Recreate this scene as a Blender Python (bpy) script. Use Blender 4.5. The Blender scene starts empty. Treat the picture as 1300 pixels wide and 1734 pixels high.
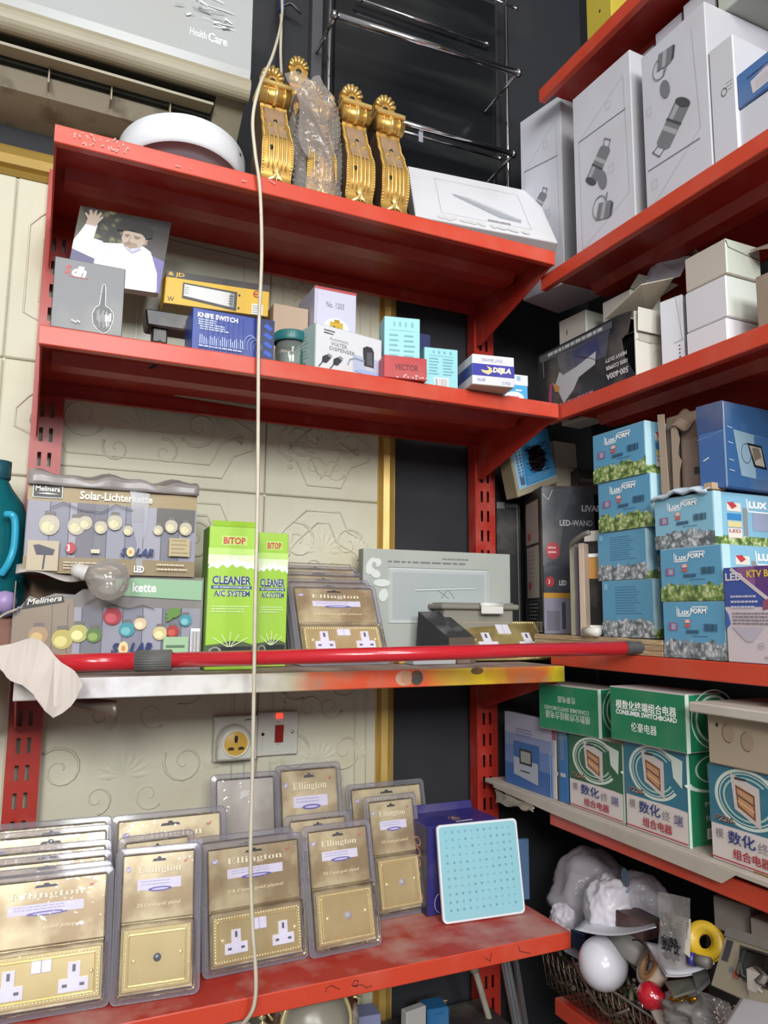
import bpy, bmesh, math, random
from mathutils import Vector, Matrix, Euler
V = Vector
random.seed(7)
SC = bpy.context.scene
COL = SC.collection

# ------------------------------------------------------------------ camera
FPX = 1275.08
MR = Matrix(((0.9076, 0.0648, 0.4149), (-0.4198, 0.1193, 0.8997), (0.00878, -0.99075, 0.13541)))
CAMP = V((0, -1.62, 0))
cd = bpy.data.cameras.new('camera'); cam = bpy.data.objects.new('camera', cd); COL.objects.link(cam)
cd.sensor_fit = 'VERTICAL'; cd.sensor_height = 36; cd.lens = FPX / 1734 * 36; cd.clip_start = .02
_r, _d, _f = MR.col[0].normalized(), MR.col[1].normalized(), MR.col[2].normalized()
_m = Matrix((_r, -_d, -_f)).transposed().to_4x4(); _m.translation = CAMP
cam.matrix_world = _m
SC.camera = cam
# ------------------------------------------------------------------ world, lights, exposure
SC.view_settings.view_transform = 'Standard'; SC.view_settings.look = 'None'
SC.view_settings.gamma = 1; SC.view_settings.use_curve_mapping = False
SC.view_settings.exposure = -0.1
w = bpy.data.worlds.new('world'); SC.world = w; w.use_nodes = True
w.node_tree.nodes['Background'].inputs[0].default_value = (0.93, 0.96, 1, 1)
w.node_tree.nodes['Background'].inputs[1].default_value = 0.34
def area(name, loc, target, sx, sy, power, color=(1, 1, 1)):
    l = bpy.data.lights.new(name, 'AREA'); l.shape = 'RECTANGLE'; l.size = sx; l.size_y = sy
    l.energy = power; l.color = color
    o = bpy.data.objects.new(name, l); COL.objects.link(o); o.location = loc
    o.rotation_euler = (V(target) - V(loc)).to_track_quat('-Z', 'Y').to_euler()
    return o
area('ceiling_panel_light', (-1.3, -3.2, 1.5), (-.2, -.6, 0), 0.6, 0.6, 20, (1, .98, .94))
area('ceiling_panel_light', (0.25, -2.5, 1.70), (0.5, -.6, 0), 0.6, 0.6, 20, (1, .99, .97))
area('ceiling_panel_light', (-1.2, -4.4, 1.3), (0.4, 0, 0.1), 0.9, 0.9, 100, (1, .98, .95))
area('ceiling_panel_light', (0.3, -4.4, 1.3), (0.6, 0, 0.1), 0.9, 0.9, 78, (.96, .98, 1))

# ------------------------------------------------------------------ where a ray through the photograph meets the room
def _cs(p, d, px=None, py=None):
    a = MR.transposed() @ (V(p) - CAMP); b = MR.transposed() @ V(d)
    if px is not None:
        k = (px - 650) / FPX; return (k * a.z - a.x) / (b.x - k * b.z)
    k = (py - 867) / FPX; return (k * a.z - a.y) / (b.y - k * b.z)
def ray(px, py): return MR @ V((px - 650, py - 867, FPX))
def hy(px, py, y): r = ray(px, py); return CAMP + r * ((y - CAMP.y) / r.y)
def hx(px, py, x): r = ray(px, py); return CAMP + r * ((x - CAMP.x) / r.x)
def hz(px, py, z): r = ray(px, py); return CAMP + r * ((z - CAMP.z) / r.z)
def zat(py, x, y): return _cs((x, y, 0), (0, 0, 1), py=py)
def xat(px, y, z): return _cs((0, y, z), (1, 0, 0), px=px)
def yat(px, x, z): return _cs((x, 0, z), (0, 1, 0), px=px)

# ------------------------------------------------------------------ materials
MATS = {}
def lin(c):
    if isinstance(c, str):
        c = c.lstrip('#'); c = [int(c[i:i + 2], 16) / 255 for i in (0, 2, 4)]
        return tuple(x / 12.92 if x <= .04045 else ((x + .055) / 1.055) ** 2.4 for x in c)
    return tuple(c[:3])
def mat(name, color, rough=.5, metal=0, dirt=0, dirtcol='#b4aca0', dscale=9, bump=0, bscale=90, spec=.5, coat=0, color2=None, c2scale=6, emit=0, lo=.48, hi=.72, stretch=None):
    if name in MATS: return MATS[name]
    m = bpy.data.materials.new(name); m.use_nodes = True; MATS[name] = m
    nt = m.node_tree; N = nt.nodes; L = nt.links; b = N['Principled BSDF']
    b.inputs['Base Color'].default_value = (*lin(color), 1); b.inputs['Roughness'].default_value = rough
    b.inputs['Metallic'].default_value = metal; b.inputs['Specular IOR Level'].default_value = spec
    b.inputs['Coat Weight'].default_value = coat
    if emit: b.inputs['Emission Color'].default_value = (*lin(color), 1); b.inputs['Emission Strength'].default_value = emit
    tc = N.new('ShaderNodeTexCoord'); src = tc.outputs['Object']
    if stretch:
        mp = N.new('ShaderNodeMapping'); mp.inputs['Scale'].default_value = stretch; L.new(src, mp.inputs[0]); src = mp.outputs[0]
    cur = None
    def mix(fac_scale, c, amt, l, h, det=6):
        nonlocal cur
        n = N.new('ShaderNodeTexNoise'); n.inputs['Scale'].default_value = fac_scale; n.inputs['Detail'].default_value = det; L.new(src, n.inputs['Vector'])
        r = N.new('ShaderNodeMapRange'); r.inputs[1].default_value = l; r.inputs[2].default_value = h; r.inputs[4].default_value = amt; L.new(n.outputs[0], r.inputs[0])
        x = N.new('ShaderNodeMix'); x.data_type = 'RGBA'; L.new(r.outputs[0], x.inputs[0])
        if cur: L.new(cur, x.inputs[6])
        else: x.inputs[6].default_value = (*lin(color), 1)
        x.inputs[7].default_value = (*lin(c), 1); cur = x.outputs[2]
    if color2: mix(c2scale, color2, 1, .42, .6)
    if dirt: mix(dscale, dirtcol, dirt, lo, hi)
    if cur: L.new(cur, b.inputs['Base Color'])
    if bump:
        n = N.new('ShaderNodeTexNoise'); n.inputs['Scale'].default_value = bscale; n.inputs['Detail'].default_value = 4; L.new(src, n.inputs['Vector'])
        bp = N.new('ShaderNodeBump'); bp.inputs['Strength'].default_value = bump; bp.inputs['Distance'].default_value = .004; L.new(n.outputs[0], bp.inputs['Height']); L.new(bp.outputs[0], b.inputs['Normal'])
    return m
def pm(c, rough=.45, dirt=.18):      # print or card of one colour, a little dusty
    return mat('print_%s_%d_%d' % (c.lstrip('#'), rough * 100, dirt * 100), c, rough, dirt=dirt)
def clear(name, tint='#ffffff', refl=.9, rough=.05, alpha=0., cloud='#d8d8d8', bump=0):   # thin clear plastic
    if name in MATS: return MATS[name]
    m = bpy.data.materials.new(name); m.use_nodes = True; MATS[name] = m
    nt = m.node_tree; N = nt.nodes; L = nt.links; N.remove(N['Principled BSDF'])
    t = N.new('ShaderNodeBsdfTransparent'); t.inputs[0].default_value = (*lin(tint), 1)
    g = N.new('ShaderNodeBsdfGlossy'); g.inputs['Roughness'].default_value = rough; g.inputs[0].default_value = (refl, refl, refl, 1)
    fr = N.new('ShaderNodeFresnel'); fr.inputs[0].default_value = 1.5
    m1 = N.new('ShaderNodeMixShader'); L.new(fr.outputs[0], m1.inputs[0]); L.new(t.outputs[0], m1.inputs[1]); L.new(g.outputs[0], m1.inputs[2])
    out = m1.outputs[0]
    if bump:
        tc = N.new('ShaderNodeTexCoord'); n = N.new('ShaderNodeTexNoise'); n.inputs['Scale'].default_value = 45; L.new(tc.outputs['Object'], n.inputs['Vector'])
        bp = N.new('ShaderNodeBump'); bp.inputs['Strength'].default_value = bump; bp.inputs['Distance'].default_value = .01; L.new(n.outputs[0], bp.inputs['Height']); L.new(bp.outputs[0], g.inputs['Normal']); L.new(bp.outputs[0], fr.inputs['Normal'])
    if alpha:
        d = N.new('ShaderNodeBsdfDiffuse'); d.inputs[0].default_value = (*lin(cloud), 1)
        m2 = N.new('ShaderNodeMixShader'); m2.inputs[0].default_value = alpha; L.new(out, m2.inputs[1]); L.new(d.outputs[0], m2.inputs[2]); out = m2.outputs[0]
    L.new(out, N['Material Output'].inputs[0])
    return m
def foliage(name, a, b2, c, scale=70):     # printed leaves
    if name in MATS: return MATS[name]
    m = mat(name, a, .45); nt = m.node_tree; N = nt.nodes; L = nt.links
    tc = N.new('ShaderNodeTexCoord'); v = N.new('ShaderNodeTexVoronoi'); v.inputs['Scale'].default_value = scale
    nz = N.new('ShaderNodeTexNoise'); nz.inputs['Scale'].default_value = scale * .9; L.new(tc.outputs['Object'], nz.inputs['Vector'])
    ad = N.new('ShaderNodeVectorMath'); ad.operation = 'MULTIPLY_ADD'; ad.inputs[1].default_value = (.035,) * 3; L.new(nz.outputs['Color'], ad.inputs[0]); L.new(tc.outputs['Object'], ad.inputs[2]); L.new(ad.outputs[0], v.inputs['Vector'])
    r = N.new('ShaderNodeValToRGB'); L.new(v.outputs['Distance'], r.inputs[0]); e = r.color_ramp.elements
    e[0].color = (*lin(b2), 1); e[0].position = .12; e[1].color = (*lin(a), 1); e[1].position = .45; x = e.new(.75); x.color = (*lin(c), 1)
    L.new(r.outputs[0], N['Principled BSDF'].inputs['Base Color'])
    return m

# ------------------------------------------------------------------ mesh builder
TXT = {}
def text_polys(s, bold=0.0, shear=0.0):
    k = (s, bold, shear)
    if k in TXT: return TXT[k]
    c = bpy.data.curves.new('t', 'FONT'); c.body = s; c.resolution_u = 2; c.offset = bold; c.shear = shear; c.fill_mode = 'FRONT'
    o = bpy.data.objects.new('t', c); COL.objects.link(o)
    dg = bpy.context.evaluated_depsgraph_get(); me = o.evaluated_get(dg).to_mesh()
    vs = [(v.co.x, v.co.y) for v in me.vertices]; fs = [tuple(p.vertices) for p in me.polygons]
    o.evaluated_get(dg).to_mesh_clear(); bpy.data.objects.remove(o); bpy.data.curves.remove(c)
    if not vs: vs = [(0, 0), (1, 0), (1, 1)]; fs = []
    x0 = min(v[0] for v in vs); x1 = max(v[0] for v in vs); y0 = min(v[1] for v in vs); y1 = max(v[1] for v in vs)
    vs = [((x - x0) / (x1 - x0 or 1), (y1 - y) / (y1 - y0 or 1)) for x, y in vs]
    TXT[k] = (vs, fs, (x1 - x0) / (y1 - y0 or 1)); return TXT[k]

class MB:
    def __init__(s): s.v = []; s.f = []; s.mi = []; s.sm = []; s.mats = []
    def m(s, mt):
        if mt not in s.mats: s.mats.append(mt)
        return s.mats.index(mt)
    def add(s, vs, fs, mt, smooth=False, xf=None):
        b = len(s.v); i = s.m(mt)
        s.v += [tuple(xf @ V(p)) if xf else tuple(p) for p in vs]
        for f in fs: s.f.append([b + k for k in f]); s.mi.append(i); s.sm.append(smooth)
        return s
    def hexa(s, o, U, W, Hh, mats, bev=0.001, xf=None, jit=0):
        """bottom front left corner, width, depth, height; mats = one, or front,right,left,back,top,bottom"""
        o, U, W, Hh = V(o), V(U), V(W), V(Hh)
        if not isinstance(mats, (list, tuple)): mats = [mats] * 6
        bm = bmesh.new()
        j = lambda: V((random.uniform(-jit, jit), random.uniform(-jit, jit), random.uniform(-jit, jit))) if jit else V((0, 0, 0))
        P = [bm.verts.new(p + j()) for p in (o, o + U, o + U + W, o + W, o + Hh, o + U + Hh, o + U + W + Hh, o + W + Hh)]
        for k, q in enumerate(((0, 1, 5, 4), (1, 2, 6, 5), (3, 0, 4, 7), (2, 3, 7, 6), (4, 5, 6, 7), (3, 2, 1, 0))):
            bm.faces.new([P[t] for t in q]).material_index = k
        if bev: bmesh.ops.bevel(bm, geom=bm.edges[:] , offset=bev, segments=1, affect='EDGES', material=-1)
        bmesh.ops.recalc_face_normals(bm, faces=bm.faces[:])
        bm.verts.index_update()
        for k in range(6):
            fs = [[v.index for v in f.verts] for f in bm.faces if f.material_index == k]
            if fs:
                used = sorted({i for f in fs for i in f}); mp = {i: n for n, i in enumerate(used)}
                bm.verts.ensure_lookup_table()
                s.add([bm.verts[i].co for i in used], [[mp[i] for i in f] for f in fs], mats[k], False, xf)
        bm.free(); return s
    def box(s, x0, y0, z0, x1, y1, z1, mt, bev=0, xf=None):
        return s.hexa((x0, y0, z0), (x1 - x0, 0, 0), (0, y1 - y0, 0), (0, 0, z1 - z0), mt, bev, xf)
    def prism(s, pts, d, mt, xf=None, smooth=False):       # 3-D outline pushed along d
        n = len(pts); d = V(d); a = [V(p) for p in pts]
        return s.add(a + [p + d for p in a], [list(range(n))[::-1], list(range(n, 2 * n))] + [[i, (i + 1) % n, n + (i + 1) % n, n + i] for i in range(n)], mt, smooth, xf)
    def tube(s, pts, r, mt, n=10, cap=True, xf=None):
        pts = [V(p) for p in pts]; rr = r if isinstance(r, (list, tuple)) else [r] * len(pts)
        vs = []; fs = []; up = None
        for i, p in enumerate(pts):
            t = (pts[min(i + 1, len(pts) - 1)] - pts[max(i - 1, 0)]).normalized()
            if up is None:
                up = V((0, 0, 1)) if abs(t.z) < .9 else V((1, 0, 0))
            a = t.cross(up).normalized(); up = a.cross(t).normalized()
            for k in range(n):
                g = 2 * math.pi * k / n; vs.append(p + (a * math.cos(g) + up * math.sin(g)) * rr[i])
        for i in range(len(pts) - 1):
            for k in range(n):
                k2 = (k + 1) % n; fs.append([i * n + k, i * n + k2, (i + 1) * n + k2, (i + 1) * n + k])
        if cap: fs += [list(range(n))[::-1], [(len(pts) - 1) * n + k for k in range(n)]]
        return s.add(vs, fs, mt, True, xf)
    def lathe(s, prof, mt, n=32, xf=None, smooth=True, a0=0, a1=2 * math.pi):
        vs = []; fs = []; full = abs(a1 - a0 - 2 * math.pi) < 1e-6; m = n if full else n + 1
        for r, z in prof:
            for k in range(m):
                g = a0 + (a1 - a0) * k / n; vs.append((r * math.cos(g), r * math.sin(g), z))
        for i in range(len(prof) - 1):
            for k in range(n):
                k2 = (k + 1) % m; fs.append([i * m + k, i * m + k2, (i + 1) * m + k2, (i + 1) * m + k])
        return s.add(vs, fs, mt, smooth, xf)
    def grid(s, fn, nu, nv, mt, smooth=True, xf=None):
        vs = [fn(i / nu, j / nv) for j in range(nv + 1) for i in range(nu + 1)]
        return s.add(vs, [[j * (nu + 1) + i, j * (nu + 1) + i + 1, (j + 1) * (nu + 1) + i + 1, (j + 1) * (nu + 1) + i] for j in range(nv) for i in range(nu)], mt, smooth, xf)
    def build(s, name, parent=None, loc=(0, 0, 0), rot=None, solid=0, sub=0):
        loc = V(loc)
        me = bpy.data.meshes.new(name); me.from_pydata([tuple(V(p) - loc) if rot is None and loc.length else p for p in s.v], [], s.f)
        for mt in s.mats: me.materials.append(mt)
        me.polygons.foreach_set('material_index', s.mi); me.polygons.foreach_set('use_smooth', s.sm); me.update()
        o = bpy.data.objects.new(name, me); COL.objects.link(o); o.location = loc
        if rot is not None: o.rotation_euler = rot
        if parent is not None:
            o.parent = parent
            if rot is None and loc.length == 0 and parent.get('baked'): o.location = -parent_loc(parent)
        if solid: md = o.modifiers.new('solidify', 'SOLIDIFY'); md.thickness = solid; md.offset = 0
        if sub: md = o.modifiers.new('subsurf', 'SUBSURF'); md.levels = sub; md.render_levels = sub
        return o
def parent_loc(p):
    l = V((0, 0, 0))
    while p: l += V(p.location); p = p.parent
    return l
class Face:
    """a printed face: o top-left corner, u to the right, v down; coordinates 0..1; e lifts each layer of ink"""
    def __init__(s, mb, o, u, v, e=.00012):
        s.mb = mb; s.o = V(o); s.u = V(u); s.v = V(v); s.n = s.v.cross(s.u).normalized(); s.e = e; s.k = 1
    def p(s, x, y, k=None): return s.o + s.u * x + s.v * y + s.n * (s.e * (s.k if k is None else k) + .0002)
    def poly(s, pts, mt):
        s.mb.add([s.p(*q) for q in pts], [list(range(len(pts)))], mt); s.k += 1; return s
    def rect(s, x0, y0, x1, y1, mt): return s.poly([(x0, y0), (x1, y0), (x1, y1), (x0, y1)], mt)
    def ell(s, cx, cy, rx, ry, mt, n=20, rot=0):
        return s.poly([(cx + rx * math.cos(a) * math.cos(rot) - ry * math.sin(a) * math.sin(rot), cy + rx * math.cos(a) * math.sin(rot) + ry * math.sin(a) * math.cos(rot)) for a in [2 * math.pi * i / n for i in range(n)]], mt)
    def ring(s, cx, cy, rx, ry, t, mt, n=28, a0=0, a1=2 * math.pi):
        vs = []; fs = []
        for i in range(n + 1):
            a = a0 + (a1 - a0) * i / n
            vs += [s.p(cx + rx * math.cos(a), cy + ry * math.sin(a)), s.p(cx + rx * (1 - t) * math.cos(a), cy + ry * (1 - t) * math.sin(a))]
        fs = [[2 * i, 2 * i + 2, 2 * i + 3, 2 * i + 1] for i in range(n)]
        s.mb.add(vs, fs, mt); s.k += 1; return s
    def line(s, pts, w, mt, close=False):                      # w in metres
        P = [s.p(*q) for q in pts]
        if close: P.append(P[0])
        vs = []; fs = []
        for a, b in zip(P, P[1:]):
            t = b - a
            if t.length < 1e-9: continue
            q = t.normalized().cross(s.n) * w / 2; e = t.normalized() * w * .3; k = len(vs)
            vs += [a + q - e, b + q + e, b - q + e, a - q - e]; fs.append([k, k + 1, k + 2, k + 3])
        s.mb.add(vs, fs, mt); s.k += 1; return s
    def frame(s, x0, y0, x1, y1, w, mt): return s.line([(x0, y0), (x1, y0), (x1, y1), (x0, y1)], w, mt, True)
    def text(s, t, x, y, w, h, mt, bold=0.0, shear=0.0, rot=False, rise=0.0):
        vs, fs, asp = text_polys(t, bold, shear)
        if w is None: w = h * s.v.length * asp / s.u.length
        if h is None: h = w * s.u.length / asp / s.v.length
        P = []
        for a, b in vs:
            if rot: a, b = 1 - a, 1 - b
            P.append(s.p(x + a * w, y + b * h + rise * a))
        s.mb.add(P, fs, mt); s.k += 1; return s
    def barcode(s, x, y, w, h, mt, seed=1, bg=None):
        if bg: s.rect(x - w * .08, y - h * .1, x + w * 1.08, y + h * 1.1, bg)
        r = random.Random(seed); q = x; vs = []; fs = []
        while q < x + w:
            a = w * r.choice((.012, .02, .035)); k = len(vs)
            vs += [s.p(q, y), s.p(q + a, y), s.p(q + a, y + h), s.p(q, y + h)]; fs.append([k, k + 1, k + 2, k + 3]); q += a + w * r.choice((.012, .02, .03))
        s.mb.add(vs, fs, mt); s.k += 1; return s
    def bars(s, x, y, w, n, gap, t, mt, seed=1):              # lines of print too small to read
        r = random.Random(seed); vs = []; fs = []
        for i in range(n):
            q = x; e = x + w * r.uniform(.75, 1); yy = y + i * gap
            while q < e:
                a = min(w * r.uniform(.03, .11), e - q); k = len(vs)
                vs += [s.p(q, yy), s.p(q + a, yy), s.p(q + a, yy + t), s.p(q, yy + t)]; fs.append([k, k + 1, k + 2, k + 3]); q += a + w * .018
        s.mb.add(vs, fs, mt); s.k += 1; return s

def tag(o, label=None, cat=None, group=None, kind=None):
    if label: o['label'] = label
    if cat: o['category'] = cat
    if group: o['group'] = group
    if kind: o['kind'] = kind
    return o
def empty(name, loc, label, cat, group=None, rot=(0, 0, 0), baked=True):
    o = bpy.data.objects.new(name, None); COL.objects.link(o); o.location = loc; o.rotation_euler = rot; o.empty_display_size = .05
    if baked: o['baked'] = 1
    return tag(o, label, cat, group)
def copy_tree(o, parent=None):
    c = o.copy(); COL.objects.link(c)
    if parent: c.parent = parent
    for ch in list(o.children): copy_tree(ch, c)
    return c

class Bx:
    """a carton: left and right pixel columns of its front bottom edge, pixel row of its top left corner, the plane it stands at, shelf height, facing, depth"""
    def __init__(s, pl, pr, pt, plane, z, ang=0, depth=.1, tilt=0, h=None):
        a = math.radians(ang); d = V((math.cos(a), math.sin(a), 0)); s.wd = V((-math.sin(a), math.cos(a), 0))
        if isinstance(plane, tuple): o = V((plane[0], plane[1], z))
        else: o = V((xat(pl, plane, z), plane, z)) if plane < .5 else V((plane, yat(pl, plane, z), z))
        s.o = o; s.U = d * _cs(o, d, px=pr); s.W = s.wd * depth
        s.h = h if h else zat(pt, o.x, o.y) - z; s.H = V((0, 0, s.h))
        if tilt: s.U = Matrix.Rotation(tilt, 3, s.wd) @ s.U; s.H = Matrix.Rotation(tilt, 3, s.wd) @ s.H
        s.mb = MB(); s.z = z + s.h
    def fill(s, mats, bev=.0012, jit=0): s.mb.hexa(s.o, s.U, s.W, s.H, mats, bev, None, 0); return s
    @property
    def front(s): return Face(s.mb, s.o + s.H, s.U, -s.H)
    @property
    def right(s): return Face(s.mb, s.o + s.U + s.H, s.W, -s.H)
    @property
    def left(s): return Face(s.mb, s.o + s.W + s.H, -s.W, -s.H)
    @property
    def top(s): return Face(s.mb, s.o + s.W + s.H, s.U, -s.W)
    @property
    def bottom(s): return Face(s.mb, s.o, s.U, s.W)
    @property
    def base(s): return s.o + s.U / 2 + s.W / 2
    def done(s, name, label, cat='box', group=None):
        return tag(s.mb.build(name, None, s.base), label, cat, group)
    def root(s, name, label, cat='box', group=None, body='carton_body'):
        e = empty(name, s.base, label, cat, group); s.mb.build(body, e); return e
# ================================================================== the room
RED = mat('red_shelf_paint', '#a92f24', .38, dirt=.35, dirtcol='#c77f74', dscale=14, lo=.52, hi=.78, spec=.5)
RED_D = mat('red_shelf_dusty_top', '#ae2f24', .6, dirt=.75, dirtcol='#c39a90', dscale=11, lo=.42, hi=.66, bump=.1, bscale=60)
CREAM = mat('cream_wall_panel', '#cbc9b4', .6, dirt=.45, dirtcol='#c3b58f', dscale=5, lo=.5, hi=.75, bump=.35, bscale=34)
DARK = mat('black_wall', '#23252a', .75, dirt=.3, dirtcol='#3d3d40', dscale=4, bump=.05, bscale=30)
GOLDT = mat('gold_trim', '#bd9c52', .42, .3, dirt=.5, dirtcol='#dcc687', dscale=20, stretch=(2, 2, .4))
GREYF = mat('floor_tile', '#5f5b55', .5, dirt=.3, dirtcol='#4d4843')
CEIL = mat('ceiling_white', '#cfcdc8', .8, dirt=.1)
def struct(name, mb, parent=None, loc=(0, 0, 0)):
    o = mb.build(name, parent, loc); 
    if parent is None: o['kind'] = 'structure'
    return o
floor = struct('floor', MB().box(-3, -5, -1.65, 1.5, .1, -1.55, GREYF))
ceiling = struct('ceiling', MB().box(-3, -5, 2.6, 1.5, .1, 2.7, CEIL))
wall_back = struct('wall_back', MB().box(-3, .02, -1.55, 1.5, .1, 2.6, DARK))
wall_right = struct('wall_right', MB().box(1.4, -5, -1.55, 1.5, .02, 2.6, DARK))
# embossed cream panels fixed on the back wall: seams between the panels are real gaps
XS = [-1.2, -.64, -.085, .455, .735]; ZS = [-1.5, -.62, .265, .5, .885]
def spiral(mb, c, r, turns, dirn, mt, th=.003, start=0):
    pts = []
    for i in range(19):
        t = i / 18; a = start + dirn * turns * 2 * math.pi * t; q = r * (1 - .86 * t)
        pts.append((c[0] + q * math.cos(a), c[1], c[2] + q * math.sin(a)))
    mb.tube(pts, [th * (1 - .5 * i / 18) for i in range(19)], mt, 5)
def leaf(mb, c, a, l, wd, mt, y):
    d = V((math.cos(a), 0, math.sin(a))); q = V((-d.z, 0, d.x)); c = V((c[0], y, c[1]))
    mb.add([c, c + d * l * .45 + q * wd, c + d * l, c + d * l * .45 - q * wd, c + d * l * .5 + V((0, -.004, 0))], [[0, 1, 4], [1, 2, 4], [2, 3, 4], [3, 0, 4]], mt, True)
rel = random.Random(3)
MB().box(-1.2, .0125, -1.5, .735, .02, .885, CREAM).build('panel_backing', wall_back)
for i in range(len(XS) - 1):
    for j in range(len(ZS) - 1):
        x0, x1, z0, z1 = XS[i] + .0009, XS[i + 1] - .0009, ZS[j] + .0011, ZS[j + 1] - .0011
        wp = MB().box(x0, .004, z0, x1, .02, z1, CREAM, .003).build('wall_panel', wall_back)
        if x1 < -.05 or z1 < -.63: continue
        mb = MB(); cx = (x0 + x1) / 2; wd = x1 - x0; ht = z1 - z0
        # raised frame with stepped corners, then scrolls and palmettes
        for q in (.028, .055):
            a, b, c, d = x0 + q, x1 - q, z0 + q, z1 - q; k = .07
            pts = [(a + k, .003, d), (b - k, .003, d), (b - k + .02, .003, d - .045), (b, .003, d - k), (b, .003, c + k), (b - .045, .003, c + k - .02), (b - k, .003, c), (a + k, .003, c), (a + .045, .003, c + k - .02), (a, .003, c + k), (a, .003, d - k), (a + .02, .003, d - .045), (a + k, .003, d)]
            mb.tube(pts, .0022, CREAM, 5)
        zz = z1 - .1
        while zz > z0 + .07:
            for sx in (-1, 1):
                spiral(mb, (cx + sx * wd * .22, .004, zz), .045, 1.4, sx, CREAM, .0034, rel.uniform(0, 6))
                spiral(mb, (cx + sx * wd * .09, .004, zz - .06), .03, 1.2, -sx, CREAM, .003, rel.uniform(0, 6))
                for q in range(5): leaf(mb, (cx + sx * wd * .3, zz - .02), math.pi / 2 - sx * (q * .35 - .2), .05, .008, CREAM, .004)
            for q in range(9): leaf(mb, (cx, zz - .02), math.pi * (q / 8), .062, .007, CREAM, .004)
            for q in range(3): mb.lathe([(.007, 0), (.005, .004), (0, .005)], CREAM, 8, Matrix.Translation((cx - wd * .3, .004, zz - .03 - q * .018)) @ Matrix.Rotation(math.pi / 2, 4, 'X'))
            zz -= .155
        tag(mb.build('relief', wp), 'floral relief raised on the panel', kind='stuff')
def moulding(name, mb): return struct(name, mb)
prof = [(0, 0), (0, .012), (.006, .018), (.012, .012), (.016, .024), (.03, .03), (.044, .024), (.048, .012), (.052, .016), (.056, .0)]
mb = MB(); mb.prism([(.728 + a * .95, .019 - b, -1.5) for a, b in prof], (0, 0, 2.44), GOLDT); moulding('trim_1', mb)
mb = MB(); mb.prism([(-1.2, .019 - b, .886 + a * 1.2) for a, b in prof], (1.925, 0, 0), mat('gold_trim_top', '#a08440', .5, .3, dirt=.4, dirtcol='#b89a50')); moulding('trim_2', mb)

# ================================================================== red shelving
def shelf_mesh(x0, x1, y0, y1, z, lipm, topm=RED_D):
    """pressed steel shelf along x: top sheet, front lip with return, hat rib, rear lip"""
    mb = MB(); t = .0018; z -= .0010      # goods rest a hair above the sheet
    mb.box(x0, y0, z - t, x1, y1, z, [RED, RED, RED, RED, topm, RED])
    mb.prism([(x0, y0, z + .0003), (x0, y0 - .0012, z - .0015), (x0, y0 - .0012, z - .030), (x0, y0, z - .0315), (x0, y0 + .014, z - .0315), (x0, y0 + .014, z - .0295), (x0, y0 + .0012, z - .0295), (x0, y0 + .0012, z - t)], (x1 - x0, 0, 0), lipm)
    mb.prism([(x0, y1, z - t), (x0, y1, z - .032), (x0, y1 - .012, z - .032), (x0, y1 - .012, z - .030), (x0, y1 - .0015, z - .030), (x0, y1 - .0015, z - t)], (x1 - x0, 0, 0), RED)
    ym = (y0 + y1) / 2 - .01
    mb.prism([(x0 + .02, ym - .032, z - t), (x0 + .02, ym - .02, z - .022), (x0 + .02, ym + .02, z - .022), (x0 + .02, ym + .032, z - t)], (x1 - x0 - .04, 0, 0), RED)
    return mb
def bracket_mesh(x, y0, y1, z, hgt=.118, mt=RED):
    pts = [(x, y0 + .004, z - .003), (x, y0 + .004, z - .031), (x, y0 + .03, z - .040), (x, (y0 + y1) / 2, z - .078), (x, y1 - .022, z - hgt), (x, y1 - .006, z - hgt + .004), (x, y1 - .001, z - .03), (x, y1 - .001, z - .003)]
    return MB().prism([(x - .0012, b, c) for _, b, c in pts], (.0024, 0, 0), mt)
def upright_mesh(x, z0, z1, y=-.002, w=.056, d=.028, slots=None):
    """slotted steel post: face with pairs of slots cut right through, folded flanges"""
    mb = MB(); pitch = .0493; hh = .028
    s1, s2 = -.0135, -.0065; s3, s4 = .0045, .0115
    xa, xb = x - w / 2, x + w / 2; yf = y - d
    def strip(a, b, c, e): mb.box(a, yf, c, b, yf + .002, e, RED)
    for a, b in ((xa, x + s1), (x + s2, x + s3), (x + s4, xb)): strip(a, b, z0, z1)
    k0 = math.floor((z0 - slots) / pitch); zc = slots + k0 * pitch; last = z0
    while zc - hh / 2 < z1:
        a, b = max(zc - hh / 2, z0), min(zc + hh / 2, z1)
        if a > last:
            for p, q in ((s1, s2), (s3, s4)): strip(x + p, x + q, last, a)
        last = max(b, z0); zc += pitch
    if last < z1:
        for p, q in ((s1, s2), (s3, s4)): strip(x + p, x + q, last, z1)
    for a in (xa, xb - .002): mb.box(a, yf + .002, z0, a + .002, y + .004, z1, RED)
    return mb
GRIME = mat('shelf_lip_red', '#c6452f', .36, dirt=.4, dirtcol='#cf7a6a', dscale=10, lo=.5, hi=.8)
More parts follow.
